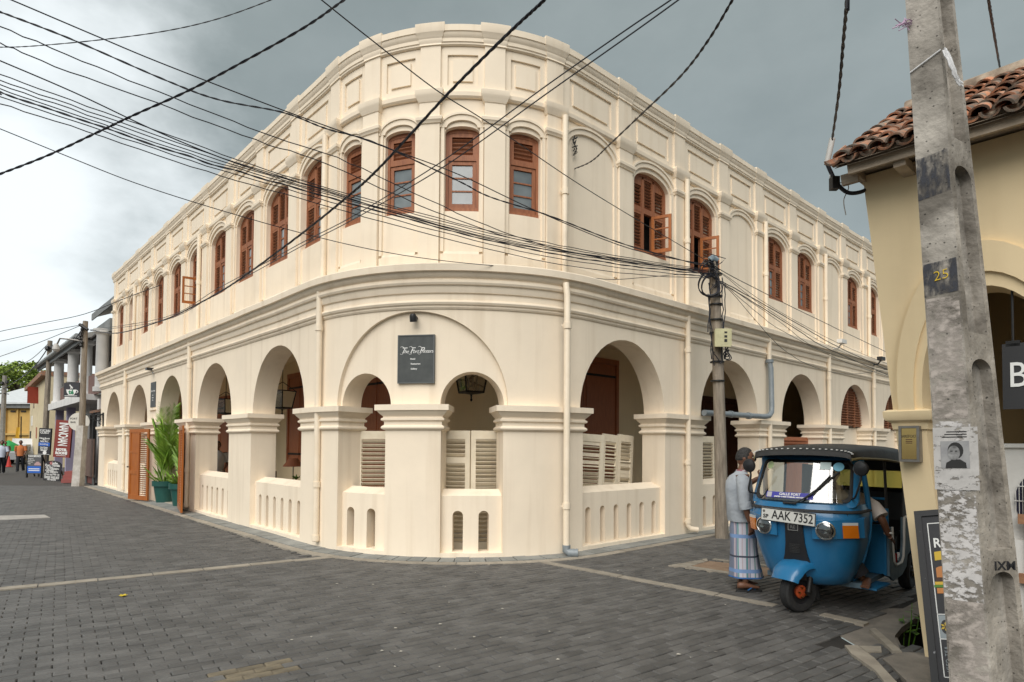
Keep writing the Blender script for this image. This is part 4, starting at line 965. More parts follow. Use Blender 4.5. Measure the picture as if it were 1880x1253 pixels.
mx = N.new('ShaderNodeMix'); mx.data_type = 'RGBA'; mx.blend_type = 'MULTIPLY'; mx.inputs['Factor'].default_value = 1; L.new(old, mx.inputs['A']); L.new(rp.outputs['Color'], mx.inputs['B']); L.new(mx.outputs['Result'], b_.inputs['Base Color'])
# right face carries tall round-headed recesses
def FPOLE(s, n, z):
    a, b = eM(z), eR(z); nn = (b - a).cross(Vector((0, 0, 1))).normalized()
    p = a.lerp(b, s) + nn * n; return (p.x, p.y, p.z)
F = FPOLE
def zpx(y, Y=3.6): return EYE - (y - 814) * Y / CF
ops_ = []
for yt, yb in ((1040, 1330), (648, 1000), (282, 600), (-120, 232), (-480, -170)): ops_.append(op(.17, .85, zpx(yb), zpx(yt) - .07, .07))
# one column of openings: build the face band by band
m = MB(); zs_ = [0.0] + [(ops_[i]['zs'] + .07 + ops_[i + 1]['zb']) / 2 for i in range(4)] + [6.6]
for i, o_ in enumerate(ops_): fwall(m, 0, 1, zs_[i], zs_[i + 1], [o_], 0, -.06, back=False, ends=False, na=12)
fblock(m, .05, .95, -.075, -.06, 0, 6.6)
F = F_keep
sub = 24
for (e0_, e1_) in ((eL, eM), (eR, eB), (eB, eL)):
    for k in range(sub):
        z0, z1 = 6.6 * k / sub, 6.6 * (k + 1) / sub; m.add([e0_(z0), e1_(z0), e1_(z1), e0_(z1)], [(0, 1, 2, 3)])
m.add([eL(6.6), eM(6.6), eR(6.6), eB(6.6)], [(0, 1, 2, 3)])
m.xform(Matrix.Translation(-PB)); m.build('shaft', M_['polecon'], cpo, 20)
def patchmat(name, c, lo, hi, sc=9, st=(1, 1, 1.6)):
    m = mat(name, c, .8, tuple(k * .8 for k in c), 14); nt = m.node_tree; N = nt.nodes; L = nt.links
    nz = N.new('ShaderNodeTexNoise'); nz.inputs['Scale'].default_value = sc; nz.inputs['Detail'].default_value = 8; nz.inputs['Roughness'].default_value = .65; tc = N.new('ShaderNodeTexCoord'); mp = N.new('ShaderNodeMapping'); mp.inputs['Scale'].default_value = st; L.new(tc.outputs['Object'], mp.inputs['Vector']); L.new(mp.outputs['Vector'], nz.inputs['Vector'])
    rp = N.new('ShaderNodeValToRGB'); rp.color_ramp.elements[0].position = lo; rp.color_ramp.elements[1].position = hi; rp.color_ramp.elements[0].color = (0, 0, 0, 1); rp.color_ramp.elements[1].color = (1, 1, 1, 1); L.new(nz.outputs['Fac'], rp.inputs['Fac']); L.new(rp.outputs['Color'], N['Principled BSDF'].inputs['Alpha']); return m
M_['patchblack'] = patchmat('worn_black_paint', (.04, .043, .055), .40, .60, 20, (1, 1, .35)); M_['patchwhite'] = patchmat('peeling_white_paint', (.60, .58, .57), .46, .54, 19); M_['patchpale'] = patchmat('faded_whitewash', (.46, .41, .37), .40, .62, 13)
nLp = (eM(2) - eL(2)).cross(Vector((0, 0, 1))).normalized()
def onface(t, z, n=.003): return eL(z).lerp(eM(z), t) + nLp * n
def patch(name, t0, t1, y0, y1, m_, n=.003, tilt=0.0):
    m = MB(); k = 6; za, zb = zpx(y0), zpx(y1)
    for i in range(k):
        a, b = za + (zb - za) * i / k, za + (zb - za) * (i + 1) / k
        m.add([onface(t0, a, n) - PB, onface(t1, a + tilt, n) - PB, onface(t1, b + tilt, n) - PB, onface(t0, b, n) - PB], [(0, 1, 2, 3)])
    return m.build(name, m_, cpo)
patch('paint_band', .0, .96, 347, 268, M_['patchblack'], .003, .03); patch('paint_band', .0, .96, 532, 470, M_['patchblack'], .003, .02)
patch('paint_patch', .02, .97, 1090, 850, M_['patchwhite']); patch('paint_patch', .04, .95, 760, 535, M_['patchpale']); patch('paint_patch', .05, .95, 1253, 1090, M_['patchpale'])
patch('paint_patch', .02, .98, 895, 765, M_['patchwhite'], .0025)
def faceM(t, z, n=.006):
    X = (eM(z) - eL(z)).normalized(); Z = (eL(z + 1) - eL(z)).normalized(); Y = Z.cross(X).normalized(); p = onface(t, z, n) - PB
    return Matrix(((X.x, Y.x, Z.x, p.x), (X.y, Y.y, Z.y, p.y), (X.z, Y.z, Z.z, p.z), (0, 0, 0, 1)))
yl = mat('yellow_chalk', (.68, .47, .03), .8)
lettering('25', .08, faceM(.5, zpx(494)) @ Matrix.Rotation(-.15, 4, 'Y'), yl, cpo, .1, 'CENTER', 1, -.0015)
po = thing('poster', 'torn white paper poster with a grey portrait pasted on the concrete pole', 'poster', onface(.5, zpx(890))); po.matrix_basis = Matrix.Translation(PB) @ faceM(.52, zpx(890), .005)
wp = patchmat('torn_paper', (.50, .485, .47), .41, .46, 14)
MB().box(-.105, .105, -.001, .0, 0, .36).build('paper', wp, po); MB().box(-.07, .065, -.003, -.0015, .125, .28).build('print_ground', mat('print_mid_grey', (.24, .24, .25), .8, (.33, .33, .33), 12), po)
el_ = lambda cx, cz, rx, rz, n=18: [(cx + rx * cos(2 * pi * k / n), cz + rz * sin(2 * pi * k / n)) for k in range(n)]
MB().prism(el_(0, .225, .037, .048), -.0042, -.0032).build('print_hair', mat('print_black', (.02, .02, .02), .8), po); MB().prism(el_(-.008, .212, .029, .042), -.0052, -.0042).build('print_face', mat('print_light', (.30, .30, .30), .8, (.10, .10, .10), 14, 3, .4, .6), po)
MB().prism([(-.05, .125), (.05, .125), (.047, .155), (.02, .175), (-.02, .172), (-.045, .155)], -.0042, -.0032).build('print_shoulders', bpy.data.materials['print_black'], po)
for k in (-1, 1): MB().prism(el_(-.008 + k * .011, .222, .007, .003, 8), -.006, -.0052).build('print_eye', bpy.data.materials['print_black'], po)
for k in range(3): MB().box(-.06 + .01 * k, .055, -.002, -.001, .30 + .015 * k, .306 + .015 * k).build('text_line', bpy.data.materials['print_black'], po)
lettering('IXM', .07, faceM(1.0, zpx(1020)) @ Matrix.Translation((.10, -.0, 0)) @ Matrix.Rotation(radians(40), 4, 'Z'), M_['black'], cpo, 0, 'CENTER', 1, .001)
# plastic tie on the pole
tw = thing('plastic_tie', 'shredded white plastic tape tied round the concrete pole', 'tape', onface(.0, zpx(95))); tb_ = Vector(tw.location)
wp2 = mat('white_plastic', (.75, .75, .76), .5)
m = MB(); q = [onface(t, zpx(97) + .08 * t, .008) - tb_ for t in (0, .3, .6, .9, 1.0)]; m.tube(q, .004, 5); m.build('string', wp2, tw)
m = MB(); a = onface(.98, zpx(76), .012) - tb_
P = [a + Vector((.01 + .10 * t, -.02 - .01 * sin(5 * t), -.20 * t - .03 * sin(3 * t))) for t in [k / 9 for k in range(10)]]
for q_ in range(4): m.tube([p + Vector((.012 * sin(i_ * .9 + q_ * 2), .0, .010 * cos(i_ * .7 + q_))) for i_, p in enumerate(P)], .0045, 5)
m.loft([[p + Vector((.003 + .010 * sin(pi * min(1, i / 8)), 0, .006)), p + Vector((0, -.008, 0)), p - Vector((.003 + .009 * sin(pi * i / 9), 0, .006)), p + Vector((0, .006, 0))] for i, p in enumerate(P)])
m.build('tail', wp2, tw)
pk = thing('pink_twine', 'frayed pink twine tied near the top of the concrete pole', 'twine', onface(0, zpx(0))); tb_ = Vector(pk.location); rr = random.Random(3); m = MB()
for k in range(14):
    a = onface(rr.uniform(-.1, .2), zpx(rr.uniform(-6, 4)), .01) - tb_; m.tube([a, a + Vector((rr.uniform(-.06, -.01), rr.uniform(-.03, .01), rr.uniform(-.03, .02))), a + Vector((rr.uniform(-.09, .0), rr.uniform(-.03, .01), rr.uniform(-.05, .02)))], .003, 4)
tag(m.build('fibres', mat('pink_fibre', (.50, .35, .48), .8), pk), None, None, None, 'stuff')
# ------------------------------------------------------------------ poles and overhead cables
M_['oldpole'] = mat('weathered_pole_wood', (.34, .29, .23), .9, (.16, .13, .10), 12, 8, .3, .7, bump=.8, bscale=40, streak=(2, 2, .25), dist=.01)
wp0 = gp(1325, 988)
wpole = thing('wooden_pole', 'old timber utility pole by the right street wall, hung with cable coils', 'pole', wp0)
P = [at(1325, 988, wp0.y) + Vector((0, 0, -.1)), at(1324, 880, wp0.y), at(1321, 760, wp0.y), at(1317, 640, wp0.y), at(1313, 540, wp0.y), at(1309, 476, wp0.y)]
MB().tube([p - wp0 for p in P], [.118, .11, .102, .096, .09, .085], 10).build('shaft', M_['oldpole'], wpole, 40)
def wpt(x, y, dY=0.0): return at(x, y, wp0.y + dY) - wp0
m = MB().box(-.14, .12, -.09, .09, 0, .30); m.xform(Matrix.Translation(wpt(1328, 636, -.2))); bx = m.build('junction_box', mat('cream_box', (.56, .53, .32), .5, (.46, .43, .26), 8), wpole)
m = MB().box(-.15, .13, -.012, .0, -.01, .31); m.xform(Matrix.Translation(wpt(1328, 636, -.293))); m.build('box_lid', bpy.data.materials['cream_box'], bx)
for k, s_ in enumerate(('S', 'L', 'T')):
    m = MB().box(-.02, .03, -.004, 0, 0, .03 + .01 * k); m.xform(Matrix.Translation(wpt(1332, 612 + k * 8, -.306))); m.build('stencil_mark', M_['black'], bx)
def ring(c, r, tilt, n=3, seed=0):
    rr = random.Random(seed); m = MB()
    for k in range(n):
        q = r * rr.uniform(.86, 1.05); o = Vector((rr.uniform(-.03, .03), rr.uniform(-.04, .04), rr.uniform(-.03, .03))); e = Euler((rr.uniform(-.15, .15), rr.uniform(-.2, .2), tilt))
        pts = [c + o + e.to_matrix() @ Vector((q * cos(2 * pi * i / 24), .03 * sin(4 * pi * i / 24), q * sin(2 * pi * i / 24))) for i in range(24)]
        m.tube(pts, .009, 5, closed=True)
    return m
ring(wpt(1304, 524, -.16), .20, .2, 5, 1).build('cable_coil', M_['cable'], wpole, 60); ring(wpt(1296, 494, -.1), .13, .5, 3, 2).build('cable_coil', M_['cable'], wpole, 60); ring(wpt(1336, 650, -.15), .09, .9, 3, 4).build('cable_coil', M_['cable'], wpole, 60)
rr = random.Random(8)
for x0, y0, x1, y1 in ((1302, 520, 1306, 660), (1300, 540, 1312, 672), (1326, 510, 1327, 604), (1331, 520, 1330, 604), (1304, 500, 1300, 610), (1306, 640, 1322, 668), (1333, 636, 1330, 660), (1326, 636, 1324, 668)):
    pts = [wpt(x0 + (x1 - x0) * t / 8 + rr.uniform(-1.6, 1.6), y0 + (y1 - y0) * t / 8, -.15) for t in range(9)]
    MB().tube(pts, .010, 5).build('drop_cable', M_['cable'], wpole, 60)
for yy in (505, 560, 588, 612, 665, 545, 700): 
    m = MB(); c = wpt(1312 + (yy - 480) * .025, yy); m.tube([c - Vector((0, 0, .012)), c + Vector((0, 0, .012))], .128, 12); m.build('strap', M_['iron'], wpole, 40)
m = MB()
for k in range(9):
    c = wpt(1308 + rr.uniform(-7, 9), 482 + rr.uniform(-4, 22), -.1 + rr.uniform(-.05, .05)); m.lathe([(.0, -.03), (.035, -.02), (.02, .0), (.035, .02), (0, .03)], c, 8)
for k in range(16):
    a = wpt(1308 + rr.uniform(-8, 14), 490 + rr.uniform(-5, 40), -.13); m.tube([a, a + Vector((rr.uniform(-.15, .15), rr.uniform(-.05, .05), rr.uniform(-.12, .12))), a + Vector((rr.uniform(-.2, .2), 0, rr.uniform(-.2, .2)))], .008, 5)
tag(m.build('connectors', M_['cable'], wpole), None, None, None, 'stuff')
m = MB(); m.tube([wpt(1303, 478, -.05), wpt(1309, 474, -.05), wpt(1318, 479, -.05)], [.06, .07, .05], 8); m.build('pole_cap', mat('blue_wrap', (.20, .26, .30), .6), wpole, 50)
def in_plane(x, y, A, B):
    d = ray(x, y); nx, ny = -(B[1] - A[1]), (B[0] - A[0]); t = (A[0] * nx + A[1] * ny) / (d.x * nx + d.y * ny)
    return Vector((d.x * t, d.y * t, EYE + d.z * t))
def smooth_path(P, k=5):
    out = []
    for i in range(len(P) - 1):
        p0, p1, p2, p3 = P[max(i - 1, 0)], P[i], P[i + 1], P[min(i + 2, len(P) - 1)]
        for j in range(k):
            t = j / k; out.append(.5 * ((2 * p1) + (p2 - p0) * t + (2 * p0 - 5 * p1 + 4 * p2 - p3) * t * t + (3 * p1 - p0 - 3 * p2 + p3) * t ** 3))
    return out + [P[-1]]
def wire(label, pts, A, B, r, twist=0, group=None, wob=0.0, seed=0):
    rr = random.Random(seed + len(label)); P = smooth_path([in_plane(x, y, A, B) for x, y in pts], 6); r *= .66 if A == PW_ else .8
    for e_, (x, y) in ((0, pts[0]), (-1, pts[-1])):       # cables go on well past the frame
        if x < 0 or y < 0 or x > 1700:
            q = (P[0] - P[3]) if e_ == 0 else (P[-1] - P[-4]); q = q.normalized()
            for k in (1, 2, 3):
                z_ = (P[0] if e_ == 0 else P[-1]) + q * 2.5 + Vector((0, 0, .02 * k))
                if e_ == 0: P.insert(0, z_)
                else: P.append(z_)
    o = P[0].copy(); m = MB()
    if wob: P = [p + Vector((0, 0, rr.gauss(0, wob))) if 0 < i < len(P) - 1 else p for i, p in enumerate(P)]
    Q = [p - o for p in P]
    if twist:
        fine = smooth_path(Q, 8)
        for s_ in range(twist):
            m.tube([p + Vector((cos(i * .33 + s_ * 2 * pi / twist), .4 * cos(i * .33 + s_ * 2 * pi / twist), sin(i * .33 + s_ * 2 * pi / twist))) * r * .5 for i, p in enumerate(fine)], r * .62, 5)
    else: m.tube(Q, r, 5)
    ob = m.build('overhead_cable', M_['cable'], None, 60); ob.location = o
    tag(ob, label, 'cable', group); return ob
PW_ = (wp0.x, wp0.y); QL = (-5.06, 6.16); LPp = gp(145, 893); LP2 = (LPp.x, LPp.y)
GA = 'cables strung from the left to the wooden pole'
wire('topmost cable of the bunch crossing the dark sky to the wooden pole', [(-40, -24), (20, 0), (180, 68), (300, 118), (520, 203), (700, 268), (845, 322), (990, 390), (1160, 458), (1302, 487)], PW_, QL, .011, 0, GA)
wire('second cable of the bunch, doubled and slightly thicker', [(-40, 6), (0, 22), (130, 72), (300, 146), (400, 183), (520, 207), (600, 237), (690, 263), (840, 332), (900, 362), (1010, 397), (1150, 450), (1302, 491)], PW_, QL, .016, 2, GA)
wire('third cable of the bunch, wavy and thin', [(-40, 34), (0, 50), (150, 112), (320, 180), (480, 244), (620, 290), (760, 355), (920, 425), (1080, 470), (1240, 492), (1302, 498)], PW_, QL, .010, 0, GA, .006)
wire('fourth cable of the bunch, wavy and thin', [(-40, 64), (0, 80), (100, 122), (290, 190), (470, 258), (600, 302), (800, 390), (960, 443), (1100, 472), (1302, 502)], PW_, QL, .010, 0, GA, .006)
wire('fifth cable of the bunch in the gap above the thick group', [(-40, 95), (0, 112), (140, 172), (300, 247), (450, 306), (600, 351), (760, 402), (950, 450), (1150, 478), (1302, 505)], PW_, QL, .011, 0, GA)
for k, (l, dy0, dym, dye) in enumerate((('upper', 0, 0, 0), ('second', 10, 4, 2), ('third', 18, 9, 3), ('fourth', 26, 12, 6), ('fifth', 32, 17, 8), ('sixth', 40, 24, 12), ('lowest', 52, 34, 15))):
    wire('%s strand of the dense low group running to the wooden pole' % l, [(-40, 122 + dy0), (0, 138 + dy0), (160, 195 + dy0 * .9), (350, 263 + dy0 * .7 + dym * .2), (520, 322 + dym), (700, 373 + dym), (900, 425 + dym), (1050, 455 + dym), (1180, 478 + dym * .8), (1302, 496 + dye)], PW_, QL, .009 if k not in (4,) else .016, 2 if k == 4 else 0, GA, .004, k)
wire('lone thin cable sagging below the bunch across the first floor wall', [(-40, 222), (0, 237), (130, 290), (250, 337), (400, 385), (560, 430), (700, 462), (830, 481), (1000, 497), (1110, 513), (1180, 510), (1260, 504), (1302, 512)], PW_, QL, .008, 0, GA)
wire('thick twisted cable from overhead down to the far left pole', [(1040, -44), (1000, 0), (930, 65), (820, 175), (700, 305), (640, 360), (540, 440), (430, 520), (370, 555), (300, 588), (215, 612), (165, 606)], LP2, (.25, 5.0), .017, 3)
wire('upper of the paired cables from the top centre to the far left pole', [(1270, -30), (1232, 0), (1150, 55), (1000, 160), (850, 270), (760, 330), (640, 402), (560, 443), (480, 487), (400, 530), (300, 584), (165, 606)], LP2, (1.43, 5.5), .009)
wire('lower of the paired cables from the top centre to the far left pole', [(1285, -30), (1246, 0), (1160, 62), (1000, 175), (850, 283), (760, 340), (640, 408), (560, 449), (480, 493), (400, 537), (300, 589), (165, 608)], LP2, (1.43, 5.5), .009)
wire('heavy black cable crossing the upper left sky', [(690, -40), (632, 0), (560, 50), (450, 112), (350, 165), (250, 210), (180, 243), (90, 285), (0, 320), (-50, 338)], (-1.6, 6.0), (-5.34, 6.5), .015, 2)
wire('thin cable running diagonally across the round corner to the wooden pole', [(560, -25), (590, 0), (680, 72), (800, 165), (880, 215), (950, 262), (1050, 330), (1150, 392), (1302, 482)], (-1.5, 5.0), PW_, .007)
wire('thin grey cable high in the left corner of the sky', [(540, -20), (498, 0), (400, 35), (300, 58), (180, 74), (60, 85), (0, 87), (-50, 86)], (-2.7, 7.0), (-6.16, 7.5), .008, 2)
c6 = F(4.62, -.05, 6.5)
wire('black cable swooping down to the bracket on the right facade', [(1375, -50), (1345, 0), (1300, 75), (1250, 140), (1180, 208), (1120, 265), (1085, 297), (1050, 312)], (1.59, 4.5), (c6[0], c6[1]), .013, 2)
br = thing('cable_bracket', 'knotted cable anchor on the cream wall beside the first right downpipe', 'bracket', F(4.62, -.08, 6.55)); m = MB(); rr = random.Random(2)
for k in range(5):
    m.tube([Vector((rr.uniform(-.05, .05), -.03, .12 - .06 * k + rr.uniform(-.03, .03))) for _ in range(4)], .009, 5)
m.tube([(0, 0, .18), (-.03, -.05, .06), (.03, -.05, -.06), (-.02, -.03, -.16)], .011, 6); tag(m.build('knot', M_['iron'], br), None, None, None, 'stuff')
# conduit and drop cable at the house eave
E7 = at(1527, 258, 5.0)
wire('twisted black service cable dropping to the conduit at the tiled eave', [(1556, -60), (1555, 0), (1548, 80), (1540, 170), (1528, 256)], (ray(1556, -60).x / ray(1556, -60).y * 2.9, 2.9), (E7.x, E7.y), .013, 2)
co = thing('conduit', 'short white conduit pipe tilted at the corner of the tiled eave', 'conduit', at(1528, 255, 5.0)); MB().tube([Vector((0, 0, 0)), at(1518, 302, 5.0) - at(1528, 255, 5.0)], .022, 10).build('pipe', mat('conduit_white', (.55, .53, .50), .5), co, 40)
lc = thing('looped_cable', 'black cable loop hanging from the conduit to the ochre wall', 'cable', at(1519, 300, 5.0)); o_ = Vector(lc.location)
MB().tube(smooth_path([at(x, y, Y) - o_ for x, y, Y in ((1519, 302, 5.0), (1526, 318, 5.0), (1537, 338, 4.98), (1556, 354, 4.96), (1580, 353, 4.95), (1600, 342, 4.97))]), .016, 7).build('cable', M_['cable'], lc, 60)
MB().tube(smooth_path([at(x, y, Y) - o_ for x, y, Y in ((1525, 318, 5.0), (1524, 330, 5.0), (1535, 338, 5.0), (1550, 335, 5.0), (1558, 345, 5), (1549, 368, 5), (1553, 395, 5))]), .004, 5).build('loose_wire', M_['steel'], lc)
MB().box(-.03, .03, -.03, .03, -.06, .04).xform(Matrix.Translation(at(1532, 335, 4.98) - o_)).build('clamp', M_['iron'], lc)
wire('thick twisted cable rising behind the concrete pole at top right', [(1808, -50), (1815, 0), (1825, 62), (1838, 138)], (1.9, 2.5), (at(1838, 138, 6.2).x, 6.2), .013, 3)
RB = (wp0.x + 14 * dR.x, wp0.y + 14 * dR.y); GR = 'cables running along the right street from the wooden pole'
for k, (l, pts, r) in enumerate((('straight upper', [(1312, 486), (1325, 497), (1440, 557), (1560, 615), (1660, 662), (1712, 686)], .011), ('second', [(1312, 492), (1330, 505), (1430, 572), (1560, 640), (1712, 700)], .007), ('third', [(1312, 492), (1330, 507), (1420, 575), (1550, 648), (1712, 706)], .007),
        ('thick upper middle', [(1314, 512), (1345, 528), (1400, 558), (1480, 604), (1560, 648), (1712, 716)], .013), ('thick lower middle', [(1314, 514), (1345, 532), (1400, 566), (1470, 610), (1530, 645), (1712, 724)], .013), ('lower loose', [(1314, 514), (1340, 532), (1390, 574), (1440, 610), (1560, 668), (1712, 716)], .008),
        ('deeply sagging', [(1316, 518), (1340, 534), (1380, 580), (1430, 635), (1480, 668), (1530, 684), (1570, 687), (1620, 680), (1712, 660)], .008), ('low slack', [(1316, 516), (1345, 532), (1430, 590), (1500, 640), (1600, 672), (1712, 700)], .008))):
    wire('%s cable leaving the wooden pole along the right street' % l, pts, PW_, RB, r, 0, GR, .003, k)
# small cameras on the right ledge
for (x, y, l) in ((1530, 632, 'white bracket camera at the ledge above the third right downpipe'), (1608, 658, 'dark camera hung under the ledge near the ochre house')):
    s_, z_ = 14.1 if x < 1600 else 17.1, 4.2 if x < 1600 else 4.05
    cmr = thing('wall_camera', l, 'camera'); cmr.matrix_basis = FM(s_, .47, z_); k_ = M_['white'] if x < 1600 else M_['black']
    MB().box(-.16, .16, -.25, -.12, .12, .22).build('housing', k_, cmr); MB().tube([(0, .02, 0), (0, -.1, .02), (0, -.18, .13)], .02, 6).build('arm', k_, cmr)
# ------------------------------------------------------------------ the left street beyond the hotel
def spx(x, y, n):                                # pixel -> (s, z) on the line of the left street at offset n
    d = ray(x, y); p0 = T1 + n * nL; t = p0.dot(nL) / (d.x * nL.x + d.y * nL.y)
    return S1_ - (Vector((d.x * t, d.y * t)) - T1).dot(dL), EYE + d.z * t
M_['limewash'] = mat('white_limewash', (.72, .71, .69), .85, (.60, .60, .59), 2, 6, .35, .7, bump=.2)
M_['grime'] = mat('black_mould_wall', (.055, .05, .042), .95, (.30, .26, .20), 1.7, 8, .42, .62, bump=.4)
M_['grey_timber'] = mat('grey_timber', (.24, .25, .25), .8, (.15, .16, .16), 5, streak=(3, 3, .5))
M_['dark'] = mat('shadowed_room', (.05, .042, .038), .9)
M_['sheet'] = mat('roof_sheet', (.38, .37, .34), .8, (.26, .24, .22), 4)
def fb(name, mt, par, s0, s1, n0, n1, z0, z1, rel=None):
    m = MB(); fblock(m, min(s0, s1), max(s0, s1), n0, n1, z0, z1); m.xform(Matrix.Translation(-Vector(par.location))); return m.build(name, mt, par)
# colonnaded white house
wh = thing('colonnaded_house', 'white colonnaded house with a sloping grey gutter beyond the hotel', 'building', F(-21, 0, 0))
SA, SB = -19.3, -33.0
BZ = 3.62
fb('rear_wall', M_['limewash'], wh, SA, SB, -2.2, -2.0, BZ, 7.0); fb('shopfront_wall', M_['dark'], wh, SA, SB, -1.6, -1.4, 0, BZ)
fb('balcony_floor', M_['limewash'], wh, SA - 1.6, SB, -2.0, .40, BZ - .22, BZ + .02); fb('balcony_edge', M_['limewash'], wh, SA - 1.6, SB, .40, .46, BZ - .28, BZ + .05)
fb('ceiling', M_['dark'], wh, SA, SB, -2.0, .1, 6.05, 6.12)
for s in (-18.95, -22.6, -26.2, -31.0):
    m = MB(); b_ = Vector(F(s, .12, BZ)) - Vector(wh.location)
    m.lathe([(.30, 0), (.30, .18), (.235, .2), (.215, 2.2), (.23, 2.22), (.33, 2.30), (.34, 2.36), (.34, 2.44)], b_, 18); m.build('column', M_['limewash'], wh, 40)
for a, b in ((-19.4, -22.2), (-23.0, -25.8), (-26.6, -30.6)): fb('balustrade', mat('brown_panel', (.16, .085, .07), .7) if a > -20 else bpy.data.materials['brown_panel'], wh, a, b, .02, .08, BZ, BZ + .85)
for s in (-20.2, -24.5, -28.6, -32.6): fb('ground_pillar', M_['limewash'] if s > -25 else mat('violet_pillar', (.40, .36, .50), .8), wh, s, s - .35, -.35, 0, 0, BZ - .2)
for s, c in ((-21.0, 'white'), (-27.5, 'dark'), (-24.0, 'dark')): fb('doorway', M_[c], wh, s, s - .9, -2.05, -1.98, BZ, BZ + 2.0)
gz = 6.05
m = MB(); pr = [(.50, gz), (.50, gz + .16), (-2.6, gz + 1.25), (-2.6, gz + 1.1), (.3, gz)]
m.loft([[F(s, n, z) for n, z in pr] for s in (SB - 4.2, -21.9)]); m.xform(Matrix.Translation(-Vector(wh.location))); m.build('roof', M_['sheet'], wh)
m = MB(); m.tube([F(SB - 4.2, .58, gz + .09), F(-21.9, .58, gz + .09)], .10, 10); m.xform(Matrix.Translation(-Vector(wh.location))); m.build('gutter', mat('zinc_gutter', (.36, .38, .38), .5), wh, 40)
fb('fascia', M_['grey_timber'], wh, -21.9, SB - 4.2, .40, .46, gz - .18, gz + .04)
fb('verge_beam', M_['grey_timber'], wh, -18.4, -21.9, -.1, .0, 5.95, 6.45); fb('side_wall', M_['grime'], wh, -18.35, -19.0, -2.4, -.5, 2.9, 5.95)
# gable house rising behind it
gh = thing('gable_house', 'pale upper gable with a mossy overhanging roof beside the hotel end', 'building', F(-20, -1, 0))
fb('wall', M_['limewash'], gh, -18.4, -21.5, -6, -1.0, 5.9, 8.1)
m = MB(); pr = [(-.25, 7.25), (-.25, 7.42), (-5, 9.6), (-5, 9.35)]
m.loft([[F(s, n, z) for n, z in pr] for s in (-23.6, -18.4)]); m.xform(Matrix.Translation(-Vector(gh.location))); m.build('roof', M_['sheet'], gh)
m = MB(); pr = [(-.20, 7.10), (-.20, 7.44), (-5, 9.66), (-5, 9.3)]; m.loft([[F(s, n, z) for n, z in pr] for s in (-18.55, -18.42)]); m.xform(Matrix.Translation(-Vector(gh.location))); m.build('bargeboard', M_['grey_timber'], gh)
fb('fascia', M_['grey_timber'], gh, -18.6, -23.6, -.22, -.17, 7.12, 7.4)
# lean-to and boarded hoarding
le = thing('lean_to', 'dark shed with a strip of clay roof squeezed beside the hotel', 'shed', F(-19.2, 0, 0))
fb('wall', M_['grime'], le, -18.35, -19.4, -.9, -.7, 0, 2.95); 
m = MB(); m.loft([[F(s, n, z) for n, z in ((.25, 2.82), (.25, 2.92), (-.9, 3.25), (-.9, 3.15))] for s in (-20.6, -18.38)]); m.xform(Matrix.Translation(-Vector(le.location))); m.build('roof', M_['tile'], le)
for s in (-18.7, -20.4): fb('post', M_['iron'], le, s, s - .1, .05, .15, 0, 2.85)
ho = thing('board_hoarding', 'brown plywood hoarding on short legs between the white pole and the hotel', 'fence', F(-19.2, .4, 0)); brn = mat('brown_ply', (.15, .095, .075), .8, (.11, .07, .055), 5)
fb('panel', brn, ho, -18.45, -20.75, .38, .42, .32, 1.78)
for s in (-18.6, -20.3): fb('leg', M_['grey_timber'], ho, s, s - .14, .33, .38, 0, .4)
fb('base_board', mat('red_brown', (.14, .05, .04), .8), ho, -18.75, -20.2, .28, .32, .03, .30)
# near pole: concrete stub, timber shaft, lamp arm
lpole = thing('street_pole', 'timber pole in a whitewashed concrete stub with a street lamp arm', 'pole', LPp)
m = MB(); w = .15
a, b = at(143, 893, LPp.y) - LPp, at(151, 782, LPp.y) - LPp
m.loft([[c + Vector((x * k, y * k, 0)) for x, y in ((-w, -w), (w, -w), (w, w), (-w, w))] for c, k in ((a, 1.0), (b, .85))]); m.build('stub', mat('whitewashed_concrete', (.55, .52, .48), .9, (.36, .33, .29), 4, bump=.4), lpole)
MB().tube([at(150, 800, LPp.y) - LPp, at(153, 700, LPp.y) - LPp, at(157, 590, LPp.y) - LPp], [.115, .10, .09], 10).build('shaft', M_['oldpole'], lpole, 40)
m = MB(); m.tube([at(x, y, LPp.y - .15) - LPp for x, y in ((152, 627), (125, 623), (110, 622), (105, 632))], .03, 6); m.build('lamp_arm', M_['steel'], lpole, 40)
m = MB(); c = at(103, 636, LPp.y - .15) - LPp; m.lathe([(.05, .1), (.10, .02), (.13, -.12), (.08, -.2), (0, -.22)], c, 12); m.build('lamp_head', mat('lamp_grey', (.45, .44, .42), .5), lpole, 40)
m = MB(); rr = random.Random(6)
for k in range(7): m.lathe([(0, -.08), (.07, -.03), (.04, .04), (0, .08)], at(150 + rr.uniform(-3, 2), 598 + 6 * k, LPp.y - .15) - LPp, 7)
m.tube([at(146, 596, LPp.y - .2) - LPp, at(161, 606, LPp.y - .2) - LPp], .06, 6); tag(m.build('insulators', M_['iron'], lpole), None, None, None, 'stuff')
for k, (pts, l) in enumerate((([(-40, 622), (0, 609), (75, 594), (155, 577), (235, 546), (300, 522)], 'topmost thin cable from the left edge up to the hotel end'), ([(-40, 634), (0, 627), (60, 614), (148, 597)], 'upper service cable from the left edge to the street lamp pole'), ([(-40, 668), (0, 655), (70, 630), (148, 598)], 'lower service cable from the left edge to the street lamp pole'))):
    if k == 0: q = F(-12.5, .15, 7); wire(l, pts, (q[0], q[1]), (-24.5, 24.5), .014)
    else: wire(l, pts, LP2, (-26, 26), .014)
wire('drooping lead between the street lamp pole and the far grey pole', [(150, 606), (140, 620), (125, 634), (108, 641), (100, 642)], LP2, (-24.5, 33.5), .03)
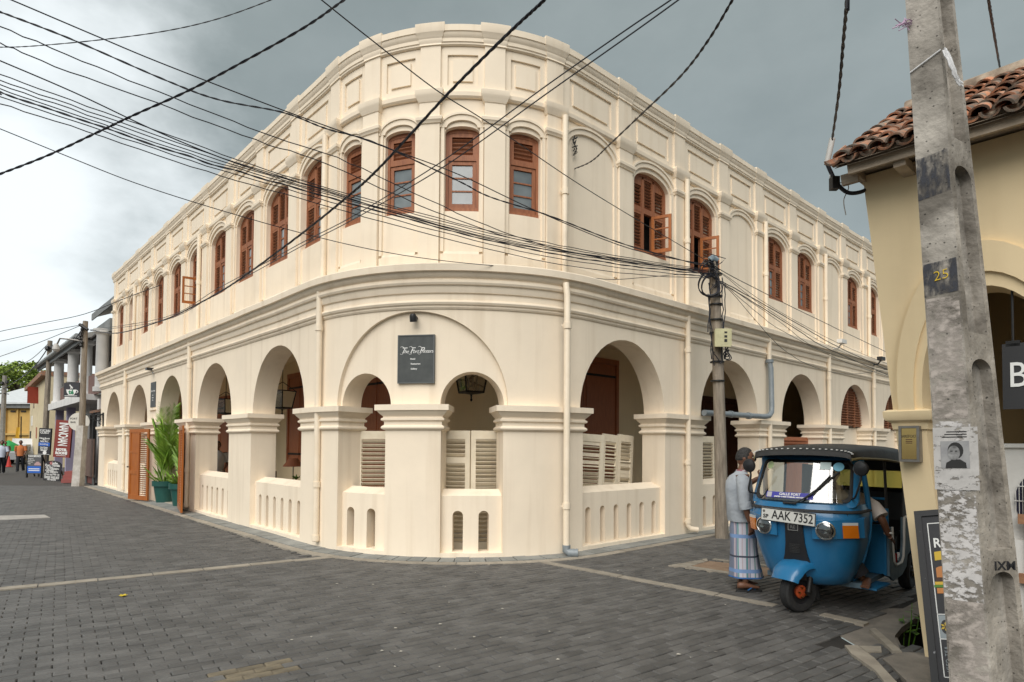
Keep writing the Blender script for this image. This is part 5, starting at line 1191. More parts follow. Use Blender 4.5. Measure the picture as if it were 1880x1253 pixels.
def farpole(label, xb, yb, xt, yt, Y, r, bits):
    b = at(xb, yb, Y); b.z = 0; t = thing('street_pole', label, 'pole', b)
    MB().tube([Vector((0, 0, 0)), at(xt, yt, Y) - b], [r, r * .75], 8).build('shaft', M_['oldpole'] if bits else M_['concrete'], t, 40)
    m = MB()
    for dx, dy in ((-6, 14), (5, 12)): m.lathe([(0, -.15), (.14, -.05), (.1, .08), (0, .15)], at(xt + dx * .8, yt + dy, Y - .2) - b, 7)
    m.bar(at(xt - 10, yt + 32, Y - .1) - b, at(xt + 7, yt + 34, Y - .1) - b, .06); tag(m.build('fittings', M_['iron'], t), None, None, None, 'stuff'); return b
b2 = farpole('grey timber pole standing against the colonnaded house gutter', 80, 850, 92, 626, 33.5, .15, True)
b3 = farpole('far concrete pole at the left edge before the ochre warehouse', 2, 845, 9, 690, 47, .19, False)
wire('dark cable from the far grey pole down to the left', [(90, 636), (70, 665), (45, 690), (5, 715)], (b2.x, b2.y), (b3.x, b3.y), .035)
wire('pale cable from the far grey pole down to the left', [(88, 632), (60, 658), (30, 674), (-20, 700)], (b2.x, b2.y), (b3.x - 3, b3.y), .02)
# shop signs and boards
def board_at(name, label, corners, Y, thick=.05, mt=None, kind='sign'):
    # corners: bottom-left, bottom-right, top-left in pixels at distance Y
    bl, br, tl = (at(x, y, Y) for x, y in corners); X = (br - bl); w = X.length; X.normalize(); Zv = (tl - bl); Zv -= X * Zv.dot(X); h = Zv.length; Zv.normalize(); Yv = Zv.cross(X)
    t = thing(name, label, kind, bl); t.matrix_basis = Matrix(((X.x, Yv.x, Zv.x, bl.x), (X.y, Yv.y, Zv.y, bl.y), (X.z, Yv.z, Zv.z, bl.z), (0, 0, 0, 1)))
    MB().box(0, w, 0, thick, 0, h).build('board', mt, t); return t, w, h
red = mat('sign_maroon', (.22, .035, .025), .6)
t, w, h = board_at('motel_sign', 'tall maroon sign with white sideways letters and MOTEL ROOMS', ((97, 839), (127, 841), (104, 771)), 27.5, .08, red)
lettering('INANO·IAN', .58, Matrix.Translation((w * .5, -.01, h * .62)) @ Matrix.Rotation(pi / 2, 4, 'Y'), M_['paint_white'], t, 0, 'CENTER', .88, .012, .003, maxw=h * .62)
lettering('MOTEL', .15, Matrix.Translation((w * .5, -.01, h * .20)), M_['paint_white'], t, 0, 'CENTER', 1, .01); lettering('ROOMS', .15, Matrix.Translation((w * .5, -.01, h * .11)), M_['paint_white'], t, 0, 'CENTER', 1, .01); MB().box(w * .2, w * .8, -.012, 0, h * .04, h * .05).build('text_line', M_['paint_white'], t)
t, w, h = board_at('rooms_sign', 'upright black sign with a blue band behind the taxi board', ((69, 835), (91, 836), (72, 786)), 30.0, .08, M_['charcoal'])
for tx, zz, sz in (('FORT INN', .90, .16), ('GUEST', .83, .16), ('Deluxe Rooms', .62, .12), ('A/C', .56, .12), ('Non A/C', .50, .12), ('Hot Water', .28, .09), ('Free Wi-Fi', .22, .09), ('Breakfast', .17, .09)): lettering(tx, sz, Matrix.Translation((w * .5, -.01, h * zz)), M_['paint_white'], t, 0, 'CENTER', .9, .002, .002, maxw=w * .85)
blu = mat('sign_blue', (.02, .12, .50), .6); MB().box(.02, w - .02, -.012, 0, h * .33, h * .46).build('band', blu, t); lettering('booking', .12, Matrix.Translation((w * .5, -.02, h * .40)), M_['paint_white'], t)
m = MB().lathe([(0, 0), (.09, 0), (.09, .01), (0, .01)], n=16); m.xform(Matrix.Translation((w * .6, -.012, h * .08)) @ Matrix.Rotation(pi / 2, 4, 'X')); m.build('emblem', M_['paint_white'], t); MB().box(.0, w, -.01, 0, h * .015, h * .025).build('text_line', M_['paint_white'], t)
for x in (.06, w - .12): MB().box(x, x + .06, .02, .06, -1.2, 0).build('leg', M_['iron'], t)
t, w, h = board_at('sandwich_board', 'leaning printed board headed TAXI SERVICE with a blue lower half', ((48, 870), (77, 870.5), (52, 835)), 28.6, .05, mat('board_grey', (.10, .10, .105), .6))
MB().box(.0, w, -.012, 0, .04, h * .40).build('band', blu, t); lettering('TAXI SERVICE', .12, Matrix.Translation((w * .5, -.015, h * .92)), M_['paint_white'], t, 0, 'CENTER', .95, .004, .002, maxw=w * .8)
for k, tx in enumerate(('Airport', 'Colombo', 'Mirissa', 'Yala')): lettering(tx, .085, Matrix.Translation((.06, -.015, h * (.80 - .09 * k))), M_['paint_white'], t, 0, 'LEFT')
MB().prism([(w * .52, h * .44), (w * .92, h * .44), (w * .95, h * .52), (w * .85, h * .56), (w * .78, h * .63), (w * .64, h * .63), (w * .56, h * .55), (w * .50, h * .52)], -.016, 0).build('print_car', mat('print_rose', (.45, .30, .30), .6), t)
for k in range(2): MB().box(w * .15, w * .85, -.016, 0, h * (.24 - .09 * k), h * (.28 - .09 * k)).build('text_line', M_['paint_white'], t)
for x in (.0, w - .05): MB().box(x, x + .05, -.02, .05, -.18, h).build('frame', M_['iron'], t); MB().bar((x + .02, .05, h * .9), (x + .02, .5, -.15), .04).build('leg', M_['iron'], t)
t, w, h = board_at('blackboard', 'round topped blackboard with chalked travel prices leaning by the red steps', ((79, 882), (110, 884), (83.5, 853)), 26.6, .04, M_['charcoal'])
top = [(w * .5 + w * .5 * cos(pi * k / 16), h + h * .26 * sin(pi * k / 16)) for k in range(17)]; MB().prism(top, 0, .04).build('rounded_top', M_['charcoal'], t)
lettering('Galle', .15, Matrix.Translation((w * .58, -.01, h * 1.10)), M_['paint_white'], t, 0, 'CENTER', 1, .004); lettering('Fort Travels', .135, Matrix.Translation((w * .5, -.01, h * .96)), M_['paint_white'], t, 0, 'CENTER', .95, .003, maxw=w * .85)
rd = mat('chalk_red', (.5, .03, .03), .7); lettering('G', .15, Matrix.Translation((w * .40, -.018, h * 1.10)), rd, t, 0, 'CENTER', 1, .004)
for tx, zz, sz, al, xx in (('Air Port', .84, .10, 'LEFT', .1), ('Rs10000/=', .74, .13, 'CENTER', .52), ('Colombo', .64, .10, 'LEFT', .08), ('Rs.9000/=', .54, .13, 'CENTER', .5), ('Drop and Pick Up', .40, .105, 'CENTER', .5), ('Round Tour and', .26, .105, 'CENTER', .5), ('Whale Watching', .17, .105, 'CENTER', .5), ('Arrange', .07, .12, 'CENTER', .5)):
    lettering(tx, sz, Matrix.Translation((w * xx, -.01, h * zz)), M_['paint_white'], t, .15, al, .95, .002, maxw=w * .88)
MB().bar((w * .1, .04, h * .8), (w * .1, .45, -.05), .04).build('leg', M_['oldtimber'], t); MB().bar((w * .9, .04, h * .8), (w * .9, .45, -.05), .04).build('leg', M_['oldtimber'], t)
t, w, h = board_at('cafe_sign', 'dark square hanging cafe sign with a white steaming cup', ((116.5, 729), (145, 729.5), (118, 703)), 25.2, .05, mat('sign_graphite', (.035, .035, .042), .5))
MB().prism([(w * .17, h * .52), (w * .83, h * .52), (w * .78, h * .30), (w * .66, h * .13), (w * .34, h * .13), (w * .22, h * .30)], -.012, 0).build('cup_print', M_['paint_white'], t)
m = MB(); m.tube([(w * (.84 + .09 * sin(k * pi / 8)), -.008, h * (.47 - .2 * k / 8)) for k in range(9)], .018, 5); m.box(w * .08, w * .88, -.012, 0, h * .06, h * .095); m.tube([(w * (.45 + .05 * sin(k * .7)), -.008, h * (.58 + .04 * k)) for k in range(8)], .024, 5); m.tube([(w * (.53 + .05 * sin(k * .7 + .5)), -.008, h * (.58 + .03 * k)) for k in range(7)], .02, 5); m.build('steam_and_saucer', M_['paint_white'], t)
lettering('té', .25, Matrix.Translation((w * .5, -.02, h * .34)), mat('sign_green', (.02, .22, .10), .6), t, 0, 'CENTER', 1, .008)
m = MB(); m.tube([(w + .05, .03, h), (w * .1, .03, h + .03)], .02, 6); m.build('bracket', M_['iron'], t)
rs = thing('round_sign', 'round white sign hung from a scrolled iron bracket on the hotel end', 'sign', at(146, 775, 24.4)); rs.rotation_euler = (0, 0, .3)
m = MB().lathe([(0, 0), (.36, 0), (.36, .05), (0, .05)], n=28); m.xform(Matrix.Rotation(pi / 2, 4, 'X')); m.build('disc', mat('sign_cream', (.70, .67, .60), .6), rs, 40)
for tx, xx, zz in (('FORT', -.18, .12), ('BAR', -.2, -.02)): lettering(tx, .10, Matrix.Translation((xx, -.055, zz)), M_['black'], rs)
m = MB(); o_ = at(146, 775, 24.4); R3 = Matrix.Rotation(-.3, 3, 'Z'); q = lambda x, y, Y: R3 @ (at(x, y, Y) - o_)
m.tube([q(158, 762, 24.3), q(191, 761, 23.2)], .03, 6); m.tube([q(190, 758, 23.2), q(190, 784, 23.2)], .04, 6)
for c0, r_ in (((180, 768), .18), ((170, 766), .12), ((186, 776), .12)):
    c1 = q(*c0, 23.6); m.tube([c1 + Vector((r_ * (1 - .05 * k) * cos(.55 * k), 0, r_ * (1 - .05 * k) * sin(.55 * k))) for k in range(16)], .022, 5)
m.build('scroll_bracket', M_['iron'], rs)
st = thing('red_steps', 'short flight of red painted steps beside the white pole stub', 'steps', gp(129, 887)); rdp = mat('red_step_paint', (.30, .09, .08), .8)
for k in range(3): 
    m = MB(); m.box(-.32, .35, .2 * k, .2 * k + .9, 0, .15 * (k + 1)); m.xform(Matrix.Rotation(.35, 4, 'Z')); m.build('step', rdp, st)
# ochre warehouse and cream gable at the street end
yw = thing('ochre_warehouse', 'yellow warehouse with a white metal roof closing the far left street', 'building', at(20, 846, 58)); yw.location.z = 0; yb = Vector(yw.location)
yel = mat('warehouse_yellow', (.62, .40, .12), .85, (.55, .35, .11), 2)
def wb_(name, mt, x0, x1, y0, y1, Y0, Y1):
    a, b = at(x0, y1, Y0), at(x1, y0, Y0); m = MB(); m.box(a.x - yb.x, b.x - yb.x, Y0 - yb.y, Y1 - yb.y, max(0, a.z), b.z); return m.build(name, mt, yw)
wb_('wall', yel, -30, 54, 745, 860, 58, 66); wb_('string_course', mat('warehouse_trim', (.52, .35, .12), .85), -30, 54, 796, 799, 57.8, 58); wb_('eave_board', M_['grey_timber'], -30, 56, 742, 749, 57.6, 58)
m = MB(); a, b, c, d_ = at(-30, 742, 57.4), at(56, 742, 57.4), at(56, 712, 64), at(-30, 735, 64)
m.loft([[p - yb for p in (a, b, c, d_)], [p - yb + Vector((0, 0, .15)) for p in (a, b, c, d_)]]); m.build('roof', mat('white_roof_sheet', (.62, .65, .66), .6, (.54, .57, .58), 3), yw)
for x in (19, 38): wb_('vent_slot', M_['dark'], x, x + 9, 754, 757, 57.93, 58.0)
for x in (8, 30, 52): wb_('pilaster', yel, x, x + 2, 750, 860, 57.85, 58)
cg = thing('cream_gable_house', 'cream gabled house with red shutters before the warehouse', 'building', at(70, 840, 44)); cg.location.z = 0; cb = Vector(cg.location); crm = mat('gable_cream', (.70, .60, .40), .85, (.6, .5, .33), 2)
def cgp(x, y, Y): return at(x, y, Y) - cb
a0, a1 = cgp(53, 850, 50), cgp(88, 850, 40); a0.z = a1.z = 0
t0, t1 = cgp(56, 718, 50), cgp(88, 690, 40)
m = MB(); off = Vector((4, 3, 0)); m.loft([[a0, a1, t1, t0], [p + off for p in (a0, a1, t1, t0)]]); m.build('wall', crm, cg)
e_ = Vector((-.25, -.25, 0)); m = MB(); m.loft([[t0 + e_ + (t0 - t1) * .05, t1 + e_ , t1 + e_ + Vector((0, 0, .3)), t0 + e_ + (t0 - t1) * .05 + Vector((0, 0, .3))], [p + off for p in (t0, t1, t1 + Vector((0, 0, .3)), t0 + Vector((0, 0, .3)))]]); m.build('roof', M_['tile'], cg)
wd_ = (a1 - a0).normalized(); wn_ = Vector((wd_.y, -wd_.x, 0)); wn_ = wn_ if wn_.y < 0 else -wn_
def gwin(x, y0, y1, w, name, mt, open_=0):
    d = ray(x, y0); pa = a0 + cb; t = (pa.x * wn_.x + pa.y * wn_.y) / (d.x * wn_.x + d.y * wn_.y); p = d * t; zt = EYE + d.z * t; zb = EYE + ray(x, y1).z * t
    c = Vector((p.x, p.y, 0)) - cb; r = MB(); q = [c - wd_ * w / 2, c + wd_ * w / 2]
    r.loft([[Vector((k.x, k.y, z)) + wn_ * n for k, z in ((q[0], zb), (q[1], zb), (q[1], zt), (q[0], zt))] for n in (-.05, .05)]); o = r.build(name, mt, cg)
    if open_:
        s_ = MB(); h0 = q[1]; out = h0 + wn_ * .7 + wd_ * .2
        s_.loft([[Vector((k.x, k.y, z)) + wd_ * n for k, z in ((h0, zb), (out, zb), (out, zt), (h0, zt))] for n in (-.02, .02)]); s_.build('shutter', mat('shutter_red', (.32, .05, .03), .6) if 'shutter_red' not in bpy.data.materials else bpy.data.materials['shutter_red'], o)
gwin(64, 722, 750, .5, 'window', M_['darkwood']); gwin(72, 712, 742, .5, 'window', M_['darkwood'], 1); gwin(57, 792, 836, .8, 'doorway', M_['dark']); gwin(68, 785, 805, .6, 'window', M_['wood']); gwin(60, 764, 782, .7, 'notice', M_['paint_white'])
# tree over the roofs
tr = thing('rain_tree', 'broad bright green tree rising behind the far roofs', 'tree', at(35, 840, 74)); tr.location.z = 0; tb_ = Vector(tr.location)
M_['foliage'] = mat('tree_leaf', (.11, .19, .018), .6, (.24, .31, .045), 1.2, rnd=.5); M_['bark'] = mat('bark', (.12, .085, .06), .9, (.07, .05, .035), 4, bump=.5)
rr = random.Random(21); c0 = at(35, 720, 76) - tb_
m = MB(); m.tube([Vector((0, 0, 0)), Vector((.3, 0, 3.5)), c0 + Vector((0, 0, -.5))], [.6, .5, .35], 10)
for k in range(9):
    a = k * .7; e_ = c0 + Vector((cos(a) * 4.5, sin(a) * 3, 1.2 + rr.uniform(-.3, 1.6))); m.tube([c0 + Vector((0, 0, -.6)), c0.lerp(e_, .5) + Vector((0, 0, .4)), e_], [.25, .15, .05], 6)
m.build('trunk', M_['bark'], tr, 40)
m = MB(); blobs = []
for k in range(95):
    x, y = rr.uniform(-42, 86), rr.uniform(668, 728)
    top = 668 + ((x - 45) / 75.0) ** 2 * 26 + (8 if x > 70 else 0)
    if y < top: y = top + rr.uniform(2, 8)
    blobs.append((at(x, y, 76 + rr.uniform(-4, 4)) - tb_, rr.uniform(.5, 1.1)))
for c, r in blobs:
    for j in range(70):
        d = Vector((rr.gauss(0, 1), rr.gauss(0, 1), rr.gauss(0, .6))); d = d.normalized() * r * rr.uniform(.5, 1.15); d.z *= .62; o = c + d
        u = Vector((rr.gauss(0, 1), rr.gauss(0, 1), rr.gauss(0, 1))).normalized(); v = u.orthogonal(); L_ = rr.uniform(.10, .22)
        m.add([o - u * L_, o + v * L_ * .5, o + u * L_, o - v * L_ * .5], [(0, 1, 2, 3)])
tag(m.build('crown', M_['foliage'], tr), None, None, None, 'stuff')
# parked vehicles at the street end
def far_car(label, x, y, Y, rz, col, h=1.45, L_=4.2, W_=1.7, kind='car'):
    p = at(x, y, Y); p.z = 0; c = thing('parked_' + kind, label, kind, p, rz); pm_ = mat('car_paint', col, .35)
    pr = [(-L_ / 2, .35), (-L_ / 2, .8), (-L_ * .36, .92), (-L_ * .22, h), (L_ * .22, h), (L_ * .38, .95), (L_ / 2, .85), (L_ / 2, .35)]
    MB().prism(pr, -W_ / 2, W_ / 2).build('body', pm_, c)
    for s_ in (-1, 1): MB().prism([(-L_ * .32, .95), (-L_ * .2, h - .1), (L_ * .2, h - .1), (L_ * .33, .96)], s_ * (W_ / 2 + .005), s_ * (W_ / 2 - .02)).build('side_window', M_['glass'], c)
    m = MB(); m.add([(-L_ * .365, -W_ * .42, .96), (-L_ * .365, W_ * .42, .96), (-L_ * .232, W_ * .38, h - .04), (-L_ * .232, -W_ * .38, h - .04)], [(0, 1, 2, 3)]); m.xform(Matrix.Translation((-.02, 0, .02))); m.build('windscreen', M_['glass'], c)
    for sx in (-L_ * .3, L_ * .3):
        for sy in (-1, 1):
            w_ = MB().lathe([(.0, -.09), (.31, -.09), (.33, -.05), (.33, .05), (.31, .09), (0, .09)], n=16); w_.xform(Matrix.Translation((sx, sy * (W_ / 2 - .08), .33)) @ Matrix.Rotation(pi / 2, 4, 'X')); w_.build('wheel', M_['rubber'], c, 40)
    for sy in (-.6, .6): l_ = MB().box(-L_ / 2 - .01, -L_ / 2 + .05, sy - .15, sy + .15, .66, .78); l_.build('headlight', M_['white'], c)
    return c
far_car('silver grey car parked at the far end of the left street', 26, 856, 47, radians(-62), (.33, .34, .36))
far_car('white van parked behind the silver car at the street end', 52, 850, 49, radians(-62), (.62, .63, .64), 1.9, 4.4, 1.7, 'van')
um = thing('green_parasol', 'green market parasol leaning behind the walkers at the far left', 'parasol', at(15, 850, 43)); um.location.z = 0
MB().tube([(0, 0, 0), (0, 0, 1.6)], .03, 6).build('pole', M_['steel'], um); MB().lathe([(0.02, 1.75), (.5, 1.45), (.8, 1.0)], n=8, cap=False).build('canopy', mat('parasol_green', (.02, .30, .08), .7), um)
cn = thing('traffic_cone', 'red cone standing by the silver car', 'cone', gp(16, 857.5)); MB().lathe([(.22, 0), (.22, .04), (.14, .05), (.03, .7), (0, .7)], n=14).build('cone', mat('cone_red', (.5, .04, .03), .6), cn, 40)
fl = thing('flag_pole', 'yellow and maroon flag drooping on a thin pole before the warehouse', 'flag', at(38, 845, 50)); fl.location.z = 0
MB().tube([(0, 0, 0), at(39, 765, 50) - Vector((fl.location.x, fl.location.y, 0))], .04, 6).build('pole', M_['iron'], fl); m = MB(); k0 = at(35, 785, 50) - Vector(fl.location)
m.loft([[k0 + Vector((.12 * i - .2 - .1 * z, .1 * sin(i * 1.7), -z)) for i in range(4)] for z in (0, .6, 1.3, 2.0)], closed=False, cap=False); m.build('cloth', mat('flag_yellow', (.60, .36, .03), .8), fl)
# pale lid and paper scraps lying on the paving
ld = thing('drain_cover', 'pale concrete drain cover set in the paving at the left edge', 'drain cover', gp(30, 950)); o_ = Vector(ld.location)
m = MB(); m.slab([(p - o_).xy for p in (gp(-20, 948), gp(82, 946), gp(92, 951), gp(-20, 956.5))], -.03, .008); m.build('lid', mat('pale_concrete', (.42, .40, .37), .85, (.32, .3, .28), 4), ld)
lt = thing('litter', 'scraps of pale litter scattered on the paving', 'litter', (0, 7, 0)); rr = random.Random(14); m = MB()
for k in range(60):
    x, y = rr.uniform(520, 1350), rr.uniform(1025, 1240); p = gp(x, y)
    if (p.xy - OC).length < RM + .7: continue
    r = rr.uniform(.004, .013); a = rr.uniform(0, 3); m.add([p + Vector((r * cos(a + k2 * 1.57) * (1 if k2 % 2 else 1.8), r * sin(a + k2 * 1.57), .008 + .004 * (k2 == 1))) - Vector((0, 7, 0)) for k2 in range(4)], [(0, 1, 2, 3)])
tag(m.build('scraps', mat('litter_pale', (.45, .42, .36), .8), lt), None, None, None, 'stuff'); lt['kind'] = 'stuff'
lf = thing('fallen_flower', 'single yellow flower fallen on the paving', 'flower', gp(226, 1095)); m = MB()
for k in range(5): m.prism([(0, 0), (.018, .02), (0, .045), (-.018, .02)], -.003, .003, M=Matrix.Rotation(k * 1.257, 4, 'Z') @ Matrix.Rotation(-1.2, 4, 'X'))
m.build('petals', mat('petal_yellow', (.6, .45, .03), .7), lf)
# ------------------------------------------------------------------ the blue auto rickshaw
TU = Vector((-.70, -.714, 0)).normalized(); TF = gp(1457, 1123) + Vector((.045, 0, 0))
tuk = thing('auto_rickshaw', 'bright blue three wheeled auto rickshaw with black canopy parked facing the crossing', 'auto rickshaw', TF, atan2(TU.y, TU.x))
TM = Matrix.Translation(TF) @ Matrix.Rotation(atan2(TU.y, TU.x), 4, 'Z')
M_['blue'] = mat('blue_body_paint', (.014, .145, .325), .30, (.022, .175, .365), 5, 8, .3, .7); M_['blue'].node_tree.nodes['Principled BSDF'].inputs['Coat Weight'].default_value = .35
M_['duskblue'] = mat('scuffed_grey_blue', (.13, .20, .25), .5, (.09, .14, .18), 9)
M_['vinyl'] = mat('black_vinyl', (.022, .021, .020), .55, (.035, .033, .03), 5, bump=.25, bscale=9, dist=.02)
M_['seat'] = mat('black_seat', (.014, .014, .014), .42, (.02, .02, .02), 6, bump=.2, bscale=12)
M_['chrome'] = mat('lamp_chrome', (.75, .75, .74), .12, metal=1.0); M_['amber'] = mat('amber_lens', (.75, .20, .01), .2); M_['lens'] = mat('lamp_lens', (.62, .64, .64), .08, spec=.8)
M_['orange_hub'] = mat('orange_rim', (.55, .09, .02), .5, (.35, .06, .02), 9)
ZS = [(.25, .22, -.24), (.262, .32, -.14), (.295, .375, -.06), (.38, .425, -.015), (.53, .47, .02), (.70, .515, .055), (.86, .535, .085), (.95, .535, .085), (1.01, .53, .07), (1.045, .522, .055), (1.085, .512, .03)]
def zs_at(z):
    if z <= ZS[0][0]: return ZS[0][1:]
    for (z0, w0, x0), (z1, w1, x1) in zip(ZS, ZS[1:]):
        if z <= z1: t = (z - z0) / (z1 - z0); return w0 + (w1 - w0) * t, x0 + (x1 - x0) * t
    return ZS[-1][1:]
def shell(y, z, off=0.0):
    w, xf = zs_at(z); u = min(1, abs(y) / w); return Vector((xf + off - .30 * u ** 3.2 * (1 if u < 1 else 1), y, z))
def shell_ring(z, off=0.0, n=28):
    w, xf = zs_at(z); P = [Vector((-.52, -w - off, z)), Vector((-.40, -w - off, z))]
    for k in range(n + 1):
        t = -pi / 2 + pi * k / n; u = sin(t); P.append(Vector((xf + off - .34 * (1 - abs(cos(t)) ** .75), u * (w + off), z)))
    return P + [Vector((-.40, w + off, z)), Vector((-.52, w + off, z))]
m = MB(); zz = [z for z, _, _ in ZS]; m.loft([shell_ring(z) for z in zz], closed=False, cap=False); m.loft([shell_ring(z, -.015) for z in zz], closed=False, cap=False)
m.add(shell_ring(zz[0]), [tuple(range(len(shell_ring(zz[0]))))]); m.build('front_body', M_['blue'], tuk, 50)
m = MB(); m.loft([shell_ring(z, o) for z, o in ((1.005, .002), (1.012, .012), (1.028, .012), (1.035, .002))], closed=False, cap=False); m.build('rubber_band', M_['rubber'], tuk, 50)
for s_ in (-1, 1):
    w0 = .49; m = MB(); m.tube([Vector((-.50, s_ * zs_at(z)[0], z)) for z in (.26, .30, .40, .55, .75, .95, 1.085)], .016, 8); m.build('door_edge', M_['blue'], tuk, 50)
# windscreen frame, glass and gasket
def scr(u, v, off=0.0):                         # u across -1..1, v up 0..1
    z = 1.075 + .475 * v; w = .512 - .045 * v; return Vector((.035 - .22 * v - .16 * abs(u) ** 2.6 + off, u * w, z))
def scr_ring(e, off, n=9, rad=.16):
    P = []
    for (cu, cv, a0) in ((1 - e - rad * .55, e * 1.2 + rad, -pi / 2), (1 - e - rad * .55, 1 - e * 1.2 - rad, 0), (-1 + e + rad * .55, 1 - e * 1.2 - rad, pi / 2), (-1 + e + rad * .55, e * 1.2 + rad, pi)):
        for k in range(n):
            a = a0 + pi / 2 * k / (n - 1); P.append(scr(cu + rad * .55 * cos(a), cv + rad * sin(a), off))
    return P
m = MB(); m.loft([scr_ring(-.02, -.04), scr_ring(-.02, .0), scr_ring(.07, .004), scr_ring(.07, -.04)], cap=False); m.build('windscreen_frame', M_['blue'], tuk, 50)
m = MB(); m.loft([scr_ring(.06, .0), scr_ring(.065, .016), scr_ring(.11, .014), scr_ring(.115, -.01)], cap=False); m.build('gasket', M_['rubber'], tuk, 50)
m = MB(); nu, nv = 14, 6
for i in range(nu):
    for j in range(nv):
        f_ = lambda i_, j_: scr(-.93 + 1.86 * i_ / nu, .06 + .88 * j_ / nv, .002)
        m.add([f_(i, j), f_(i + 1, j), f_(i + 1, j + 1), f_(i, j + 1)], [(0, 1, 2, 3)])
m.build('windscreen', M_['clear'], tuk, 60)
def scr_patch(name, u0, u1, v0, v1, mt, off=-.004, round_=False):
    m = MB()
    if round_:
        n = 20; cu, cv, ru, rv = (u0 + u1) / 2, (v0 + v1) / 2, (u1 - u0) / 2, (v1 - v0) / 2
        m.add([scr(cu + ru * cos(2 * pi * k / n), cv + rv * sin(2 * pi * k / n), off) for k in range(n)], [tuple(range(n))])
    else:
        n = 6
        for k in range(n): a, b = u0 + (u1 - u0) * k / n, u0 + (u1 - u0) * (k + 1) / n; m.add([scr(a, v0, off), scr(b, v0, off), scr(b, v1, off), scr(a, v1, off)], [(0, 1, 2, 3)])
    return m.build(name, mt, tuk)
# the passenger side (photo right) is the vehicle's left, u > 0
scr_patch('licence_disc', -.80, -.64, .72, .89, mat('disc_green', (.45, .55, .30), .6), .012, True); scr_patch('sticker', .36, .56, .74, .89, mat('sticker_pale', (.55, .66, .66), .6), .006); scr_patch('licence_disc', .60, .79, .71, .89, mat('disc_blue', (.20, .50, .66), .6), .012, True)
ban = scr_patch('banner', -.66, .30, .11, .235, mat('banner_blue', (.06, .06, .36), .6), .005); scr_patch('banner_crest', -.64, -.53, .12, .225, mat('crest', (.5, .48, .5), .6), .006)
def scr_text(tx, sz, u, v, sh=0.0, sx=1.0):
    c = scr(u, v, .009); X = (scr(u + .05, v, .009) - scr(u - .05, v, .009)).normalized(); Zv = (scr(u, v + .05) - scr(u, v - .05)).normalized(); Yv = Zv.cross(X).normalized(); Zv = X.cross(Yv)
    return lettering(tx, sz, Matrix(((X.x, Yv.x, Zv.x, c.x), (X.y, Yv.y, Zv.y, c.y), (X.z, Yv.z, Zv.z, c.z), (0, 0, 0, 1))), M_['paint_white'], tuk, sh, 'CENTER', 1, .001, .001, sx)
scr_text('GALLE FORT', .038, -.15, .195); scr_text('UNITED THREE WHEELERS ASSOCIATION', .018, -.12, .138)
m = MB(); m.tube([scr(.0, .03, .03), scr(.28, .22, .03), scr(.58, .62, .028)], .008, 6); m.tube([scr(.14, .12, .022), scr(.4, .36, .02), scr(.72, .70, .018)], .010, 6); m.tube([scr(-.24, .02, .02), scr(.02, .025, .03)], .012, 6); m.build('wiper', M_['rubber'], tuk, 60)
# number plate
pz = .955; pc = shell(-.045, pz, .055); Tp = Matrix(((0, -1, 0, pc.x), (1, 0, 0, pc.y), (0, 0, 1, pc.z), (0, 0, 0, 1))) @ Matrix.Rotation(radians(3), 4, 'Y')
pt = MB().box(-.265, .265, -.004, .008, -.065, .065).build('number_plate', mat('plate_white', (.66, .66, .62), .45), tuk, M=Tp)
m = MB()
for (xa, xb, za, zb) in ((-.265, .265, -.065, -.059), (-.265, .265, .059, .065), (-.265, -.26, -.059, .059), (.26, .265, -.059, .059)): m.box(xa, xb, -.008, .0, za, zb)
m.build('plate_rim', M_['black'], pt); lettering('AAK 7352', .125, Matrix.Translation((.045, -.006, 0)), M_['black'], pt, 0, 'CENTER', .98, .001, .001, maxw=.40)
lettering('SP', .055, Matrix.Translation((-.215, -.006, -.022)), M_['black'], pt, 0, 'CENTER', 1, .001); m = MB().lathe([(0, 0), (.013, 0), (.013, .002), (0, .002)], n=12); m.xform(Matrix.Translation((-.235, -.005, .03)) @ Matrix.Rotation(pi / 2, 4, 'X')); m.build('plate_crest', M_['steel'], pt)
MB().box(-.05, .05, .008, .06, -.03, .03).build('bracket', M_['black'], pt)
# black centre grille with badge
m = MB(); G = []
for z, hw in ((.90, .082), (.86, .085), (.69, .092), (.57, .11), (.50, .13)): G.append([shell(-hw, z, .0), shell(-hw, z, .022), shell(-hw * .5, z, .034), shell(hw * .5, z, .034), shell(hw, z, .022), shell(hw, z, .0)])
m.loft(G, closed=False); gr = m.build('centre_grille', M_['black'], tuk, 40)
m = MB()
for k in range(6): z = .60 + k * .016; m.bar(shell(-.05, z, .036), shell(.05, z, .036), .006, .008)
tag(m.build('vents', M_['rubber'], gr), None, None, None, 'stuff')
bc = shell(0, .855, .036); Tb = Matrix(((0, -1, 0, bc.x), (1, 0, 0, bc.y), (0, 0, 1, bc.z), (0, 0, 0, 1))); bd = MB().box(-.05, .05, -.004, .004, -.035, .035).build('badge', M_['chrome'], tuk, M=Tb); MB().box(-.042, .042, -.006, -.004, -.027, .027).build('badge_field', M_['black'], bd); lettering('RE', .045, Matrix.Translation((0, -.008, 0)), M_['chrome'], bd)
